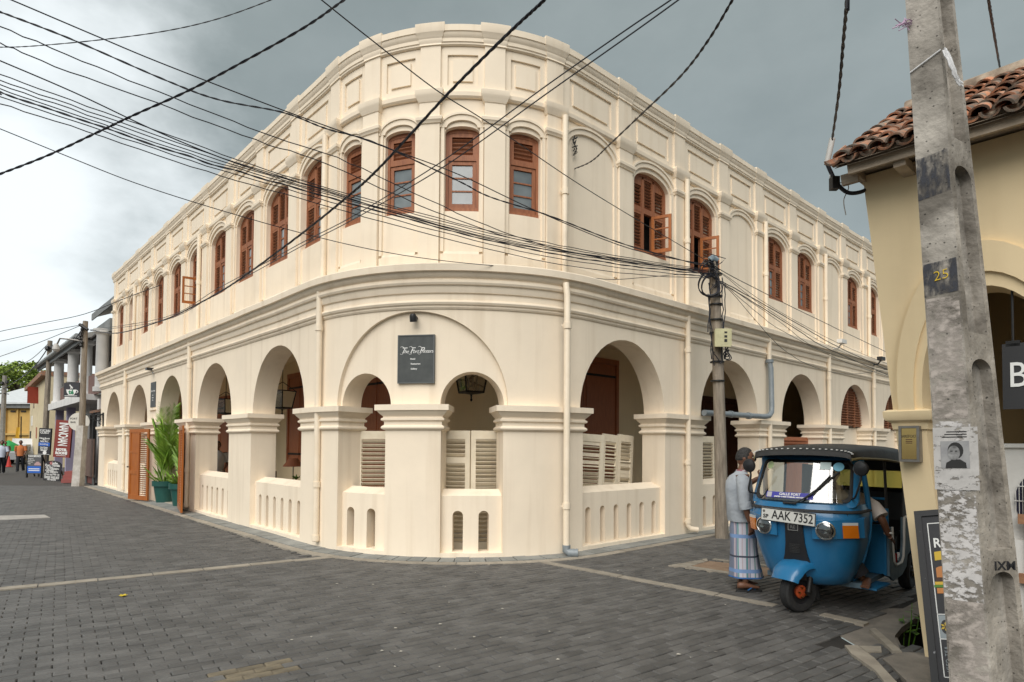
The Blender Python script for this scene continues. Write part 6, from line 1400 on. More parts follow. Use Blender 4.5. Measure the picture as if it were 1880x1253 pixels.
# headlamp pods
for s_ in (-1, 1):
    m = MB(); Pn = []
    for k in range(9):
        y = s_ * (.17 + .39 * k / 8); yy = max(-.53, min(.53, y)); o = .055 if 0 < k < 8 else .03
        z0, z1 = (.745 + .02 * (k / 8), .942 + .03 * (k / 8)); b0, b1 = shell(yy * .985, z0, -.03), shell(yy * .985, z1, -.03); 
        f0, f1 = shell(yy * .985, z0 + .01, o), shell(yy * .985, z1 - .012, o); ad = Vector((0, y - yy * .985, 0)); Pn.append([b0 + ad, f0 + ad, f1 + ad, b1 + ad])
    m.loft(Pn); pod = m.build('headlamp_pod', M_['blue'], tuk, 35)
    c = shell(s_ * .295, .845, .058); nrm = Vector((1, s_ * .22, 0)).normalized(); R = nrm.to_track_quat('Z', 'Y').to_matrix().to_4x4(); Mx = Matrix.Translation(c) @ R
    hl = MB().lathe([(.088, -.02), (.088, .012), (.078, .018), (.074, .008)], n=28, cap=False).build('headlight', M_['chrome'], tuk, 40, M=Mx)
    MB().lathe([(0, -.012), (.04, -.008), (.074, .006)], n=28, cap=False).build('reflector', M_['chrome'], hl, 60); MB().lathe([(.076, .008), (.05, .018), (.0, .022)], n=28, cap=False).build('lens', M_['clear'], hl, 60); MB().lathe([(0, -.01), (.018, -.008), (.014, .008), (0, .01)], n=12).build('bulb', M_['lens'], hl, 60)
    q = [shell(s_ * .42, z, .06) for z in (.775, .90, .925)]; q2 = [shell(s_ * .525, z, .075) + Vector((.012, 0, 0)) for z in (.775, .90, .925)]
    MB().loft([[q[0], q2[0], q2[1], q[1]], [p + Vector((.022, s_ * .006, 0)) for p in (q[0], q2[0], q2[1], q[1])]]).build('indicator', M_['amber'], tuk); MB().loft([[q[1], q2[1], q2[2], q[2]], [p + Vector((.022, s_ * .006, 0)) for p in (q[1], q2[1], q2[2], q[2])]]).build('side_lens', M_['lens'], tuk)
    # mirrors
    a = Vector((-.12, s_ * .47, 1.15)); mm = Vector((-.02, .58 if s_ > 0 else -.50, 1.45))
    m = MB(); m.tube(smooth_path([a, a + Vector((.07, s_ * .05, .03)), mm + Vector((-.01, -s_ * .01, -.12)), mm + Vector((-.015, 0, -.04))]), .010, 6); mi = m.build('mirror_arm', M_['black'], tuk, 60)
    m = MB().lathe([(0, -.012), (.062, -.008), (.07, .006), (.06, .026), (.02, .04), (0, .042)], n=20); m.xform(Matrix.Translation(mm) @ Matrix.Rotation(pi / 2 + .1, 4, 'Y') @ Matrix.Diagonal((1.05, 1, 1, 1))); m.build('mirror_head', M_['black'], mi, 40)
# front wheel, mudguard, fork
def wheel(c, r, w, hubm, name='wheel'):
    m = MB(); prof = [(r * .58, -w * .42), (r * .70, -w * .5), (r * .90, -w * .5), (r * .985, -w * .36), (r, -w * .16), (r, w * .16), (r * .985, w * .36), (r * .90, w * .5), (r * .70, w * .5), (r * .58, w * .42)]
    m.lathe(prof, n=36, cap=False); R = Matrix.Translation(c) @ Matrix.Rotation(-pi / 2, 4, 'X')
    wl_ = m.build(name, M_['rubber'], tuk, 35, M=R)
    m = MB().lathe([(r * .60, -w * .4), (r * .55, -w * .2), (r * .3, -w * .12), (r * .3, w * .12), (r * .55, w * .2), (r * .60, w * .4)], n=28, cap=False); m.build('rim', M_['black'], wl_, 40)
    for s_ in (-1, 1): m = MB().lathe([(r * .30, s_ * w * .10), (r * .33, s_ * w * .36), (r * .22, s_ * w * .46), (r * .10, s_ * w * .52), (0, s_ * w * .53)], n=20); m.build('hub', hubm, wl_, 35)
    for k in range(5):
        for s_ in (-1, 1): m = MB().lathe([(0, 0), (.009, 0), (.009, .02), (0, .02)], n=6); m.xform(Matrix.Translation((r * .22 * cos(k * 1.257), r * .22 * sin(k * 1.257), s_ * w * .47))); m.build('wheel_nut', M_['brass'], wl_)
    for t in (-.28, -.1, .1, .28):
        m = MB(); m.lathe([(r + .0015, w * t - .004), (r + .003, w * t), (r + .0015, w * t + .004)], n=36, cap=False); m.build('tread_rib', M_['rubber'], wl_)
    return wl_
fw_ = wheel(Vector((0, 0, .205)), .205, .115, M_['orange_hub']); fw_.matrix_basis = Matrix.Translation((0, 0, .205)) @ Matrix.Rotation(radians(-24), 4, 'Z') @ Matrix.Rotation(-pi / 2, 4, 'X')
MGM = Matrix.Rotation(radians(-16), 4, 'Z')
m = MB(); R_ = []
for k in range(13):
    a = radians(22 + 130 * k / 12); rr_ = .275; hw = .145 if 1 < k < 11 else .13; cx, cz = rr_ * cos(a), .245 + rr_ * sin(a); ix, iz = cos(a), sin(a)
    R_.append([Vector((cx - ix * .07, -hw - .012, cz - iz * .07)), Vector((cx - ix * .02, -hw, cz - iz * .02)), Vector((cx, -hw * .75, cz)), Vector((cx + ix * .012, 0, cz + iz * .012)), Vector((cx, hw * .75, cz)), Vector((cx - ix * .02, hw, cz - iz * .02)), Vector((cx - ix * .07, hw + .012, cz - iz * .07))])
m.loft(R_, closed=False, cap=False); m.xform(MGM); m.build('mudguard', M_['blue'], tuk, 50)
m = MB(); m.tube([(0, .10, .205), (-.1, .1, .45), (-.15, .0, .62)], .03, 8); m.tube([(0, .115, .205), (-.02, .09, .205)], .035, 8); m.build('fork', M_['iron'], tuk, 50)
MB().box(-.02, .0, -.10, .10, -.12, .10).xform(Matrix.Translation((-.30, .0, .20)) @ Matrix.Rotation(.15, 4, 'Y')).build('mud_flap', M_['rubber'], tuk)
# chassis, floor, rear wheels
MB().box(-2.2, -.40, -.52, .52, .24, .29).build('floor', M_['duskblue'], tuk); m = MB(); m.box(-2.1, -.5, -.06, .06, .16, .24); m.box(-2.02, -1.92, -.5, .5, .18, .26); m.build('chassis', M_['iron'], tuk)
MB().slab([(-.52, .30), (-.52, .64), (-.95, .66), (-.98, .30)], .215, .235).build('footboard', M_['blue'], tuk)
for s_ in (-1, 1):
    wheel(Vector((-2.0, s_ * .57, .205)), .205, .12, M_['iron'])
    pts = [(-1.02, .29), (-1.02, .78), (-1.12, .80), (-1.145, .60), (-1.19, .43), (-1.26, .375), (-1.50, .375), (-1.58, .43), (-1.62, .60), (-1.64, .86), (-2.36, .88), (-2.40, .6), (-2.36, .36), (-2.26, .33), (-2.20, .42), (-2.0, .47), (-1.80, .42), (-1.74, .30), (-1.55, .235), (-1.2, .215)]
    m = MB().prism(pts, s_ * .60, s_ * .635); m.build('side_panel', M_['duskblue'] if s_ > 0 else M_['blue'], tuk)
    m = MB(); m.tube([Vector((x, s_ * .64, z)) for x, z in pts[2:11]], .014, 6); m.build('entry_trim', M_['white'] if s_ > 0 else M_['blue'], tuk, 60)
    m = MB().prism([(-.99, .30), (-.99, .80), (-1.10, .80), (-1.10, .26)], s_ * .585, s_ * .612); m.build('partition_panel', M_['blue'], tuk)
    m = MB(); m.tube([Vector((-1.06, s_ * .60, z)) for z in (.78, 1.0)], .022, 8); m.build('post_base', M_['blue'], tuk, 50); m = MB(); m.tube([Vector((-1.06, s_ * .60, .98)), Vector((-1.08, s_ * .575, 1.52))], .016, 8); m.build('post', M_['black'], tuk, 50)
    m = MB(); m.tube([Vector((-.50, s_ * .575, 1.03)), Vector((-.46, s_ * .565, 1.2)), Vector((-.36, s_ * .535, 1.56))], .03, 8); m.build('front_pillar', M_['blue'], tuk, 50)
m = MB(); m.slab([(-.62, -.26), (-.62, .26), (-1.0, .34), (-1.0, -.34)], .29, .52); m.build('seat_box', M_['blue'], tuk); m = MB(); m.box(-1.02, -.58, -.35, .35, .52, .62); m.build('driver_seat', M_['seat'], tuk)
m = MB(); m.box(-1.10, -1.04, -.58, .58, .30, .82); m.build('partition', M_['blue'], tuk)
m = MB()
for z in (.93, 1.1): m.tube([Vector((-1.07, -.59, z)), Vector((-1.07, .59, z))], .014, 8)
m.tube([Vector((-1.07, -.59, .86)), Vector((-1.07, .59, .86))], .02, 8); tag(m.build('rails', M_['blue'], tuk, 50), None, None, None, 'stuff')
m = MB(); m.loft([[Vector((x, y, z)) for x, z in ((-1.50, .50), (-1.47, .60), (-1.52, .66), (-2.1, .68), (-2.12, .50))] for y in (-.58, .58)]); m.build('passenger_seat', M_['seat'], tuk); m = MB(); m.loft([[Vector((x, y, z)) for x, z in ((-1.98, .66), (-1.94, .80), (-1.97, 1.12), (-2.04, 1.17), (-2.14, 1.15), (-2.14, .66))] for y in (-.58, .58)]); m.build('seat_back', M_['seat'], tuk)
MB().box(-1.52, -1.10, -.55, .55, .295, .305).build('red_mat', mat('red_mat', (.45, .02, .03), .8), tuk); MB().box(-1.62, -1.56, -.56, .56, .30, .55).build('seat_riser', M_['blue'], tuk); MB().box(-1.56, -1.53, .30, .58, .30, .46).build('red_pad', bpy.data.materials['red_mat'], tuk)
m = MB(); m.tube([(-.34, 0, .5), (-.26, 0, 1.02)], .03, 8); m.tube(smooth_path([Vector((-.40, -.38, 1.02)), Vector((-.30, -.25, 1.06)), Vector((-.26, 0, 1.04)), Vector((-.30, .25, 1.06)), Vector((-.40, .38, 1.02))]), .016, 8); m.build('handlebar', M_['black'], tuk, 50); MB().box(-.28, -.05, -.5, .5, .98, 1.02).build('dashboard', M_['black'], tuk)
# canopy
YP = bpy.data.materials.new('yellow_plastic'); YP.use_nodes = True; nt = YP.node_tree; nt.nodes.clear(); o_ = nt.nodes.new('ShaderNodeOutputMaterial'); a_ = nt.nodes.new('ShaderNodeBsdfTransparent'); a_.inputs['Color'].default_value = (.78, .77, .46, 1); d2_ = nt.nodes.new('ShaderNodeBsdfTranslucent'); d2_.inputs['Color'].default_value = (.50, .46, .15, 1); x_ = nt.nodes.new('ShaderNodeMixShader'); x_.inputs[0].default_value = .5
nt.links.new(a_.outputs[0], x_.inputs[1]); nt.links.new(d2_.outputs[0], x_.inputs[2]); nt.links.new(x_.outputs[0], o_.inputs['Surface'])
def roof_ring(x, hw, ze, zc, n=14):
    return [Vector((x - .05 * sin(pi * k / n) * 0, hw * cos(pi - pi * k / n) if 0 < k < n else (-hw if k == 0 else hw), ze + (zc - ze) * (sin(pi * k / n) ** .42))) for k in range(n + 1)]
RR = [(-.10, .475, 1.54, 1.615), (-.14, .495, 1.545, 1.64), (-.26, .505, 1.55, 1.66), (-.7, .525, 1.54, 1.685), (-1.05, .54, 1.53, 1.69), (-1.4, .555, 1.505, 1.67), (-1.8, .565, 1.48, 1.68), (-2.2, .565, 1.46, 1.655), (-2.36, .54, 1.43, 1.57)]
m = MB(); m.loft([roof_ring(*r) for r in RR], closed=False, cap=False); m.loft([[p - Vector((0, 0, .018)) for p in roof_ring(*r)] for r in RR], closed=False, cap=False); m.build('canopy', M_['vinyl'], tuk, 60)
m = MB(); a = roof_ring(-.10, .475, 1.54, 1.615); m.loft([[p for p in a], [p + Vector((.012, 0, -.045)) for p in a], [p + Vector((-.02, 0, -.05)) for p in a]], closed=False, cap=False); m.build('visor', M_['vinyl'], tuk, 60)
for k in range(1, 24):
    t = k / 24; p = roof_ring(-.115, .487, 1.545, 1.63, 48)[int(t * 48)]; q = MB().box(-.010, .006, -.009, .009, -.003, .006); q.xform(Matrix.Translation(p + Vector((.012, 0, .004)))); q.build('white_stitch', M_['paint_white'], tuk)
for s_ in (-1, 1):
    m = MB(); m.tube([Vector((r[0], s_ * r[1], r[2] - .01)) for r in RR], .014, 6); m.build('canopy_rail', mat('khaki_rail', (.22, .18, .08), .6) if s_ < 0 else bpy.data.materials['khaki_rail'], tuk, 60)
    pts = [(-1.66, .86), (-1.72, 1.44), (-2.36, 1.40), (-2.40, .86)]; m = MB().prism(pts, s_ * .605, s_ * .62); m.build('side_drape', M_['vinyl'], tuk)
m = MB()
for (ya, yb, za, zb) in ((-.6, .6, .86, 1.02), (-.6, .6, 1.36, 1.56), (-.6, -.46, 1.02, 1.36), (.46, .6, 1.02, 1.36)): m.box(-2.40, -2.375, ya, yb, za, zb)
m.build('rear_drape', M_['vinyl'], tuk); MB().box(-2.39, -2.38, -.46, .46, 1.02, 1.36).build('rear_window', YP, tuk)
MB().box(-2.40, -2.34, -.6, .6, .36, .86).build('rear_panel', M_['blue'], tuk)

for o in list(tuk.children):                     # the cab narrows to the width of the nose
    if o.name.split('.')[0] in ('side_panel', 'entry_trim', 'partition_panel', 'post_base', 'post', 'front_pillar', 'side_drape', 'rear_drape', 'rear_window', 'rear_panel', 'floor', 'partition', 'rails', 'passenger_seat', 'seat_back', 'red_mat', 'red_pad', 'seat_riser', 'footboard', 'dashboard'):
        for v in o.data.vertices: v.co.y *= .90
    if o.name.split('.')[0] == 'wheel' and o != fw_: o.matrix_basis = Matrix.Translation((0, -.05 if o.matrix_basis.translation.y > 0 else .05, 0)) @ o.matrix_basis
# ------------------------------------------------------------------ people
M_['skin'] = mat('skin', (.19, .088, .050), .5, (.145, .064, .036), 7); M_['hair'] = mat('grey_hair', (.016, .015, .015), .8, (.05, .048, .046), 55); M_['hair_black'] = mat('black_hair', (.012, .011, .011), .7)
M_['shirt'] = mat('pale_grey_shirt', (.43, .46, .49), .85, (.36, .39, .43), 5, bump=.7, bscale=10, dist=.03); M_['shirt_white'] = mat('white_shirt', (.56, .58, .62), .85, (.46, .48, .53), 6); M_['trouser'] = mat('dark_trousers', (.016, .017, .022), .85); M_['eye'] = mat('eye_white', (.5, .48, .45), .3)
def skinned(nodes, edges, root):
    me = bpy.data.meshes.new('figure'); ks = list(nodes); me.from_pydata([nodes[k][:3] for k in ks], [(ks.index(a), ks.index(b)) for a, b in edges], [])
    o = bpy.data.objects.new('figure', me); COL.objects.link(o); sm = o.modifiers.new('skin', 'SKIN'); sm.use_smooth_shade = True; sm.branch_smoothing = .4
    for i, k in enumerate(ks):
        v = me.skin_vertices[0].data[i]; r = nodes[k][3]; v.radius = r if isinstance(r, tuple) else (r, r); v.use_root = (k == root)
    sb = o.modifiers.new('sub', 'SUBSURF'); sb.levels = 2; sb.render_levels = 2
    dg = bpy.context.evaluated_depsgraph_get(); r = bpy.data.meshes.new_from_object(o.evaluated_get(dg)); bpy.data.objects.remove(o); bpy.data.meshes.remove(me); return r
def mesh_into(mb, me): return mb.add([v.co.copy() for v in me.vertices], [tuple(p.vertices) for p in me.polygons])
def head_geo(c, yaw, s=1.0, hair=None):
    sk = MB(); n, mm = 28, 20; R = Matrix.Translation(c) @ Matrix.Rotation(yaw, 4, 'Z'); g = lambda a, b, k: math.exp(-((a / b) ** 2)) * k
    rings = []; hr = []
    for i in range(1, mm):
        th = pi * i / mm; z = cos(th); row = []; hrow = []
        for j in range(n):
            ph = 2 * pi * j / n; x, y = sin(th) * cos(ph), sin(th) * sin(ph); X, Y, Z = x * .098, y * .074, z * .118
            if x > 0: X += g(y, .16, 1) * g(z + .12, .2, .030) + g(z - .22, .12, .006) * g(y, .5, 1) + g(z + .72, .14, .016) * g(y, .3, 1) - g(abs(y) - .35, .16, .010) * g(z - .06, .12, 1) + g(z + .42, .07, .008) * g(y, .3, 1)
            if z < -.3: Y *= 1 - .28 * min(1, (-.3 - z) / .6); X *= 1 - .10 * (1 if x < 0 else 0) * min(1, (-.3 - z) / .6)
            if abs(abs(y) - .95) < .2 and abs(z + .02) < .28 and -.35 < x < .2: Y += (.016 if y > 0 else -.016) * g(z + .02, .2, 1)
            row.append(R @ Vector((X * s, Y * s, Z * s)))
            hl = -.28 + (.95 if x > .2 else .0) * min(1, (x - .2) / .35 if x > .2 else 0); k = 1.07 if z > hl else .9
            hrow.append(R @ Vector((x * .100 * s * k - .004, y * .078 * s * k, z * .120 * s * k + .004)))
        rings.append(row); hr.append(hrow)
    sk.loft(rings); hm = MB(); hm.loft(hr)
    ey = []
    for q in (-1, 1):
        for (mt, r_, dx) in (('eye', .011, .0), ('hair_black', .006, .007)):
            e = MB().lathe([(0, -r_), (r_ * .8, -r_ * .6), (r_, 0), (r_ * .8, r_ * .6), (0, r_)], n=8); e.xform(R @ Matrix.Translation((.082 * s + dx, q * .028 * s, .010 * s))); ey.append(('eye', mt, e))
        b = MB(); b.tube([R @ Vector((.090 * s, q * .014 * s, .030 * s)), R @ Vector((.088 * s, q * .03 * s, .034 * s)), R @ Vector((.078 * s, q * .046 * s, .028 * s))], .004, 5); ey.append(('eyebrow', 'hair_black', b))
    l = MB(); l.tube([R @ Vector((.083 * s, y_, -.056 * s)) for y_ in (-.022, 0, .022)], .0045, 5); ey.append(('mouth', 'lip', l))
    return sk, hm, ey
M_['lip'] = mat('lip', (.10, .035, .028), .5)
def hand_geo(mb, w, d, up, s=1.0, curl=.35):
    # w wrist, d direction of the fingers, up the back of the hand
    d = Vector(d).normalized(); up = Vector(up); up = (up - d * up.dot(d)).normalized(); sd = d.cross(up); W = Vector(w)
    mb.loft([[W + d * t + sd * (a * cos(k * pi / 4)) + up * (b * sin(k * pi / 4)) for k in range(8)] for t, a, b in ((-.01, .026 * s, .02 * s), (.03 * s, .036 * s, .017 * s), (.07 * s, .042 * s, .014 * s), (.092 * s, .038 * s, .011 * s))])
    for k, (o, L_) in enumerate(((-.030, .064), (-.010, .075), (.010, .070), (.028, .056))):
        b = W + d * .085 * s + sd * o * s; P = [b]; dd = d.copy()
        for q in (.45, .32, .23):
            dd = (dd - up * curl * (.6 + q)).normalized(); P.append(P[-1] + dd * L_ * s * q)
        mb.tube(P, [.0095 * s, .009 * s, .008 * s, .0055 * s], 6)
    t0 = W + d * .025 * s - sd * .032 * s; mb.tube([t0, t0 + (d * .6 - sd * .8).normalized() * .03 * s, t0 + (d * .85 - sd * .6 - up * curl).normalized() * .06 * s], [.013 * s, .011 * s, .007 * s], 6)
def foot_geo(mb, a, yaw, s=1.0):
    R = Matrix.Translation(a) @ Matrix.Rotation(yaw, 4, 'Z')
    mb.loft([[R @ Vector((x, hw * cos(k * pi / 5), max(.018, zc + hz * sin(k * pi / 5)))) for k in range(10)] for x, hw, zc, hz in ((-.07, .022, .045, .025), (-.05, .033, .05, .04), (.0, .036, .055, .045), (.08, .042, .042, .026), (.14, .045, .034, .016), (.165, .040, .030, .012))])
    for k, y in enumerate((.034, .016, .0, -.015, -.029)): mb.tube([R @ Vector((.155, y, .030)), R @ Vector((.195 - .008 * k, y * 1.05, .026))], [.012 - .0012 * k, .009 - .001 * k], 6)
def flipflop(par, a, yaw, mt):
    R = Matrix.Translation(a) @ Matrix.Rotation(yaw, 4, 'Z'); out = [(.215 * cos(t) * (1 if cos(t) > 0 else .42) + 0, .05 * sin(t) * (1 if cos(t) > 0 else .75)) for t in [2 * pi * k / 20 for k in range(20)]]
    m = MB(); m.loft([[R @ Vector((x, y, z)) for x, y in out] for z in (0, .017)]); o = m.build('sandal', M_['rubber'], par, 40)
    m = MB(); m.tube([R @ Vector(p) for p in ((.13, 0, .02), (.10, .025, .058), (.03, .05, .022))], .008, 6); m.tube([R @ Vector(p) for p in ((.13, 0, .02), (.10, -.025, .058), (.03, -.05, .022))], .008, 6); m.build('strap', mt, o, 50)
def ell(c, a, b, n=24, fold=0, ph=0): return [Vector((c[0] + a * cos(2 * pi * k / n) * (1 + fold * sin(5 * 2 * pi * k / n + ph)), c[1] + b * sin(2 * pi * k / n) * (1 + fold * sin(5 * 2 * pi * k / n + ph)), c[2])) for k in range(n)]
# -- the man in the sarong
mp = gp(1364, 1083); man = thing('person', 'standing man in pale shirt and checked sarong resting a hand on the rickshaw', 'person', mp, 0.06)
mx_ = 0.0
body = MB()
nd = dict(pel=(0, 0, .86, (.10, .09)), sp=(-.01, 0, 1.02, (.11, .09)), ch=(-.03, 0, 1.20, (.14, .10)), nk0=(-.025, 0, 1.335, .058), nk=(.0, 0, 1.40, .047), hd=(.02, 0, 1.46, .05),
    rs=(-.06, -.165, 1.285, .058), re=(-.085, -.235, 1.03, .042), rf=(-.05, -.24, .90, .038), rw=(-.015, -.235, .79, .027),
    ls=(-.02, .165, 1.285, .058), le=(.13, .22, 1.18, .042), lw=(.30, .20, 1.285, .027),
    rh=(0, -.05, .80, .06), rk=(.02, -.06, .46, .048), ra=(-.01, -.085, .09, .036), lh=(0, .05, .80, .06), lk=(.045, .065, .46, .048), la=(.05, .10, .09, .036))
ed = [('pel', 'sp'), ('sp', 'ch'), ('ch', 'nk0'), ('nk0', 'nk'), ('nk', 'hd'), ('ch', 'rs'), ('rs', 're'), ('re', 'rf'), ('rf', 'rw'), ('ch', 'ls'), ('ls', 'le'), ('le', 'lw'), ('pel', 'rh'), ('rh', 'rk'), ('rk', 'ra'), ('pel', 'lh'), ('lh', 'lk'), ('lk', 'la')]
mesh_into(body, skinned(nd, ed, 'pel'))
hs_, hh_, feats = head_geo(Vector((.035, 0, 1.515)), -.45, .98); body.v += []; b0 = len(body.v); body.v += hs_.v; body.f += [tuple(b0 + i for i in f) for f in hs_.f]; body.m += hs_.m
hand_geo(body, (-.012, -.233, .785), (.20, .05, -1), (.3, -1, 0), 1.0, .55); hand_geo(body, (.305, .20, 1.29), (.5, -.1, .85), (-.6, -.6, .4), 1.0, .3)
foot_geo(body, Vector((-.03, -.085, .017)), -.05); foot_geo(body, Vector((.05, .10, .017)), .1)
body.build('body', M_['skin'], man, 60)
hh_.build('hair', M_['hair'], man, 60)
for nm, mt, e in feats: e.build(nm, M_[mt], man, 60)
sh = MB(); R_ = [(.79, .165, .150, .005, .04), (.86, .165, .150, -.01, .035), (1.0, .155, .148, -.03, .03), (1.15, .150, .165, -.045, .02), (1.25, .135, .18, -.045, .01), (1.31, .10, .165, -.035, 0), (1.345, .072, .085, -.02, 0), (1.375, .058, .062, -.008, 0)]
sh.loft([ell((x, 0, z), a, b, 30, f, z * 9) for z, a, b, x, f in R_], cap=False)
sh.tube(smooth_path([Vector((-.055, -.13, 1.285)), Vector((-.075, -.20, 1.22)), Vector((-.088, -.235, 1.08)), Vector((-.082, -.238, 1.0))]), [.075] * 4 + [.078, .078, .072, .070, .068, .066, .064, .064, .064, .064, .066, .066], 14)
sh.tube([Vector((-.084, -.238, 1.03)), Vector((-.068, -.240, .955))], .070, 14); sh.tube(smooth_path([Vector((-.02, .13, 1.285)), Vector((.04, .20, 1.235)), Vector((.12, .22, 1.18))]), .068, 14); sh.build('shirt', M_['shirt'], man, 60)
cl = MB(); cl.tube([p for p in ell((-.002, 0, 1.372), .060, .063, 16)], .012, 6, closed=True); cl.build('collar', mat('collar_stripe', (.30, .05, .08), .8, (.6, .6, .62), 30), man, 60)
pm_ = bpy.data.materials.new('checked_sarong'); pm_.use_nodes = True; nt = pm_.node_tree; N = nt.nodes; L = nt.links; b_ = N['Principled BSDF']; b_.inputs['Roughness'].default_value = .9
tc = N.new('ShaderNodeTexCoord'); sx = N.new('ShaderNodeSeparateXYZ'); L.new(tc.outputs['Object'], sx.inputs[0])
def wav(sock, k, ph, thr0, thr1):
    a = N.new('ShaderNodeMath'); a.operation = 'MULTIPLY_ADD'; a.inputs[1].default_value = k; a.inputs[2].default_value = ph; L.new(sock, a.inputs[0]); s = N.new('ShaderNodeMath'); s.operation = 'SINE'; L.new(a.outputs[0], s.inputs[0])
    r = N.new('ShaderNodeMapRange'); r.inputs['From Min'].default_value = thr0; r.inputs['From Max'].default_value = thr1; L.new(s.outputs[0], r.inputs['Value']); return r.outputs['Result']
cur = None
def layer(cur, fac, colr):
    mx = N.new('ShaderNodeMix'); mx.data_type = 'RGBA'; L.new(fac, mx.inputs['Factor']); mx.inputs['B'].default_value = (*colr, 1)
    if isinstance(cur, tuple): mx.inputs['A'].default_value = (*cur, 1)
    else: L.new(cur, mx.inputs['A'])
    return mx.outputs['Result']
cur = layer((.58, .57, .64), wav(sx.outputs['X'], 46, 1.2, .35, .5), (.20, .23, .31)); cur = layer(cur, wav(sx.outputs['X'], 92, .3, .80, .9), (.50, .42, .46)); cur = layer(cur, wav(sx.outputs['X'], 70, 2.0, .9, .95), (.10, .30, .28))
cur = layer(cur, wav(sx.outputs['Z'], 16, 4.1, .93, .96), (.20, .32, .56)); cur = layer(cur, wav(sx.outputs['Z'], 15, 1.9, .985, .99), (.06, .07, .10)); L.new(cur, b_.inputs['Base Color'])
sr = MB(); SRG = [(.84, .135, .115, 0, .0), (.70, .150, .125, .0, .02), (.50, .150, .125, .01, .035), (.30, .170, .135, .025, .05), (.155, .195, .145, .045, .06)]
sr.loft([ell((x, 0, z), a, b, 40, f, z * 4) for z, a, b, x, f in SRG], cap=False); sr.build('sarong', pm_, man, 60)
hm_ = MB(); hm_.loft([ell((.045, 0, z), .196, .146, 40, .06, .155 * 4) for z in (.150, .166)], cap=False); hm_.build('sarong_hem', mat('hem_blue', (.05, .16, .42), .8), man, 60)
bs = mat('sandal_blue', (.03, .12, .30), .5); flipflop(man, Vector((-.03, -.085, 0)), -.05, bs); flipflop(man, Vector((.05, .10, 0)), .1, bs)
# -- the rickshaw driver
drv = thing('person', 'seated rickshaw driver in a white shirt letting one arm hang out', 'person', TF, atan2(TU.y, TU.x)); body = MB()
nd = dict(pel=(-.86, .05, .70, (.14, .13)), sp=(-.87, .05, .86, (.12, .11)), ch=(-.85, .07, 1.04, (.13, .12)), nk=(-.83, .08, 1.22, .05), hd=(-.81, .08, 1.29, .05),
    ls=(-.82, .28, 1.12, .06), l2=(-.74, .46, 1.04, .05), le=(-.70, .585, .92, .042), lw=(-.80, .625, .735, .028), rs=(-.82, -.13, 1.12, .06), re=(-.62, -.24, .98, .042), rw=(-.40, -.28, 1.04, .028),
    lh=(-.80, .16, .70, .09), lk=(-.46, .26, .62, .06), la=(-.56, .45, .29, .038), rh=(-.80, -.06, .70, .09), rk=(-.46, -.14, .64, .06), ra=(-.42, -.14, .34, .038))
ed = [('pel', 'sp'), ('sp', 'ch'), ('ch', 'nk'), ('nk', 'hd'), ('ch', 'ls'), ('ls', 'l2'), ('l2', 'le'), ('le', 'lw'), ('ch', 'rs'), ('rs', 're'), ('re', 'rw'), ('pel', 'lh'), ('lh', 'lk'), ('lk', 'la'), ('pel', 'rh'), ('rh', 'rk'), ('rk', 'ra')]
mesh_into(body, skinned(nd, ed, 'pel')); hs_, hh_, feats = head_geo(Vector((-.79, .08, 1.36)), .1, .95); b0 = len(body.v); body.v += hs_.v; body.f += [tuple(b0 + i for i in f) for f in hs_.f]; body.m += hs_.m
hand_geo(body, (-.805, .628, .73), (-.85, .05, -.35), (-.3, .85, .4), 1.0, .12); hand_geo(body, (-.40, -.28, 1.04), (1, 0, .1), (0, 0, 1), 1, .6); foot_geo(body, Vector((-.56, .48, .235)), .1); foot_geo(body, Vector((-.40, -.14, .285)), 0)
body.build('body', M_['skin'], drv, 60); hh_.build('hair', M_['hair_black'], drv, 60)
for nm, mt, e in feats: e.build(nm, M_[mt], drv, 60)
sh = MB(); sh.loft([ell((x, y, z), a, b, 24, f, z * 7) for z, a, b, x, y, f in ((.66, .16, .17, -.86, .05, .03), (.86, .15, .165, -.87, .05, .03), (1.04, .15, .18, -.855, .07, .02), (1.13, .11, .18, -.84, .075, 0), (1.19, .06, .075, -.83, .08, 0))], cap=False)
sh.tube([Vector((-.82, .20, 1.11)), Vector((-.78, .38, 1.09)), Vector((-.735, .50, 1.03)), Vector((-.705, .575, .94))], [.09, .08, .075, .075], 12); sh.tube([Vector((-.82, -.07, 1.12)), Vector((-.70, -.21, 1.04))], .075, 12); sh.build('shirt', mat('cream_shirt', (.66, .60, .55), .85, (.58, .52, .48), 5), drv, 60)
tr_ = MB()
for y0, y1, y2, z2 in ((.15, .26, .44, .36), (-.06, -.14, -.14, .40)): tr_.tube(smooth_path([Vector((-.86, y0, .71)), Vector((-.48, y1, .64)), Vector((-.50 if y0 > 0 else -.43, y2, z2))]), .085, 12)
tr_.build('trousers', M_['trouser'], drv, 60)
MB().tube([p for p in ell((0, 0, 0), .034, .034, 14)], .010, 6, closed=True).xform(Matrix.Translation((-.788, .62, .765)) @ Matrix.Rotation(-.5, 4, 'Y')).build('watch', M_['paint_white'], drv, 50)
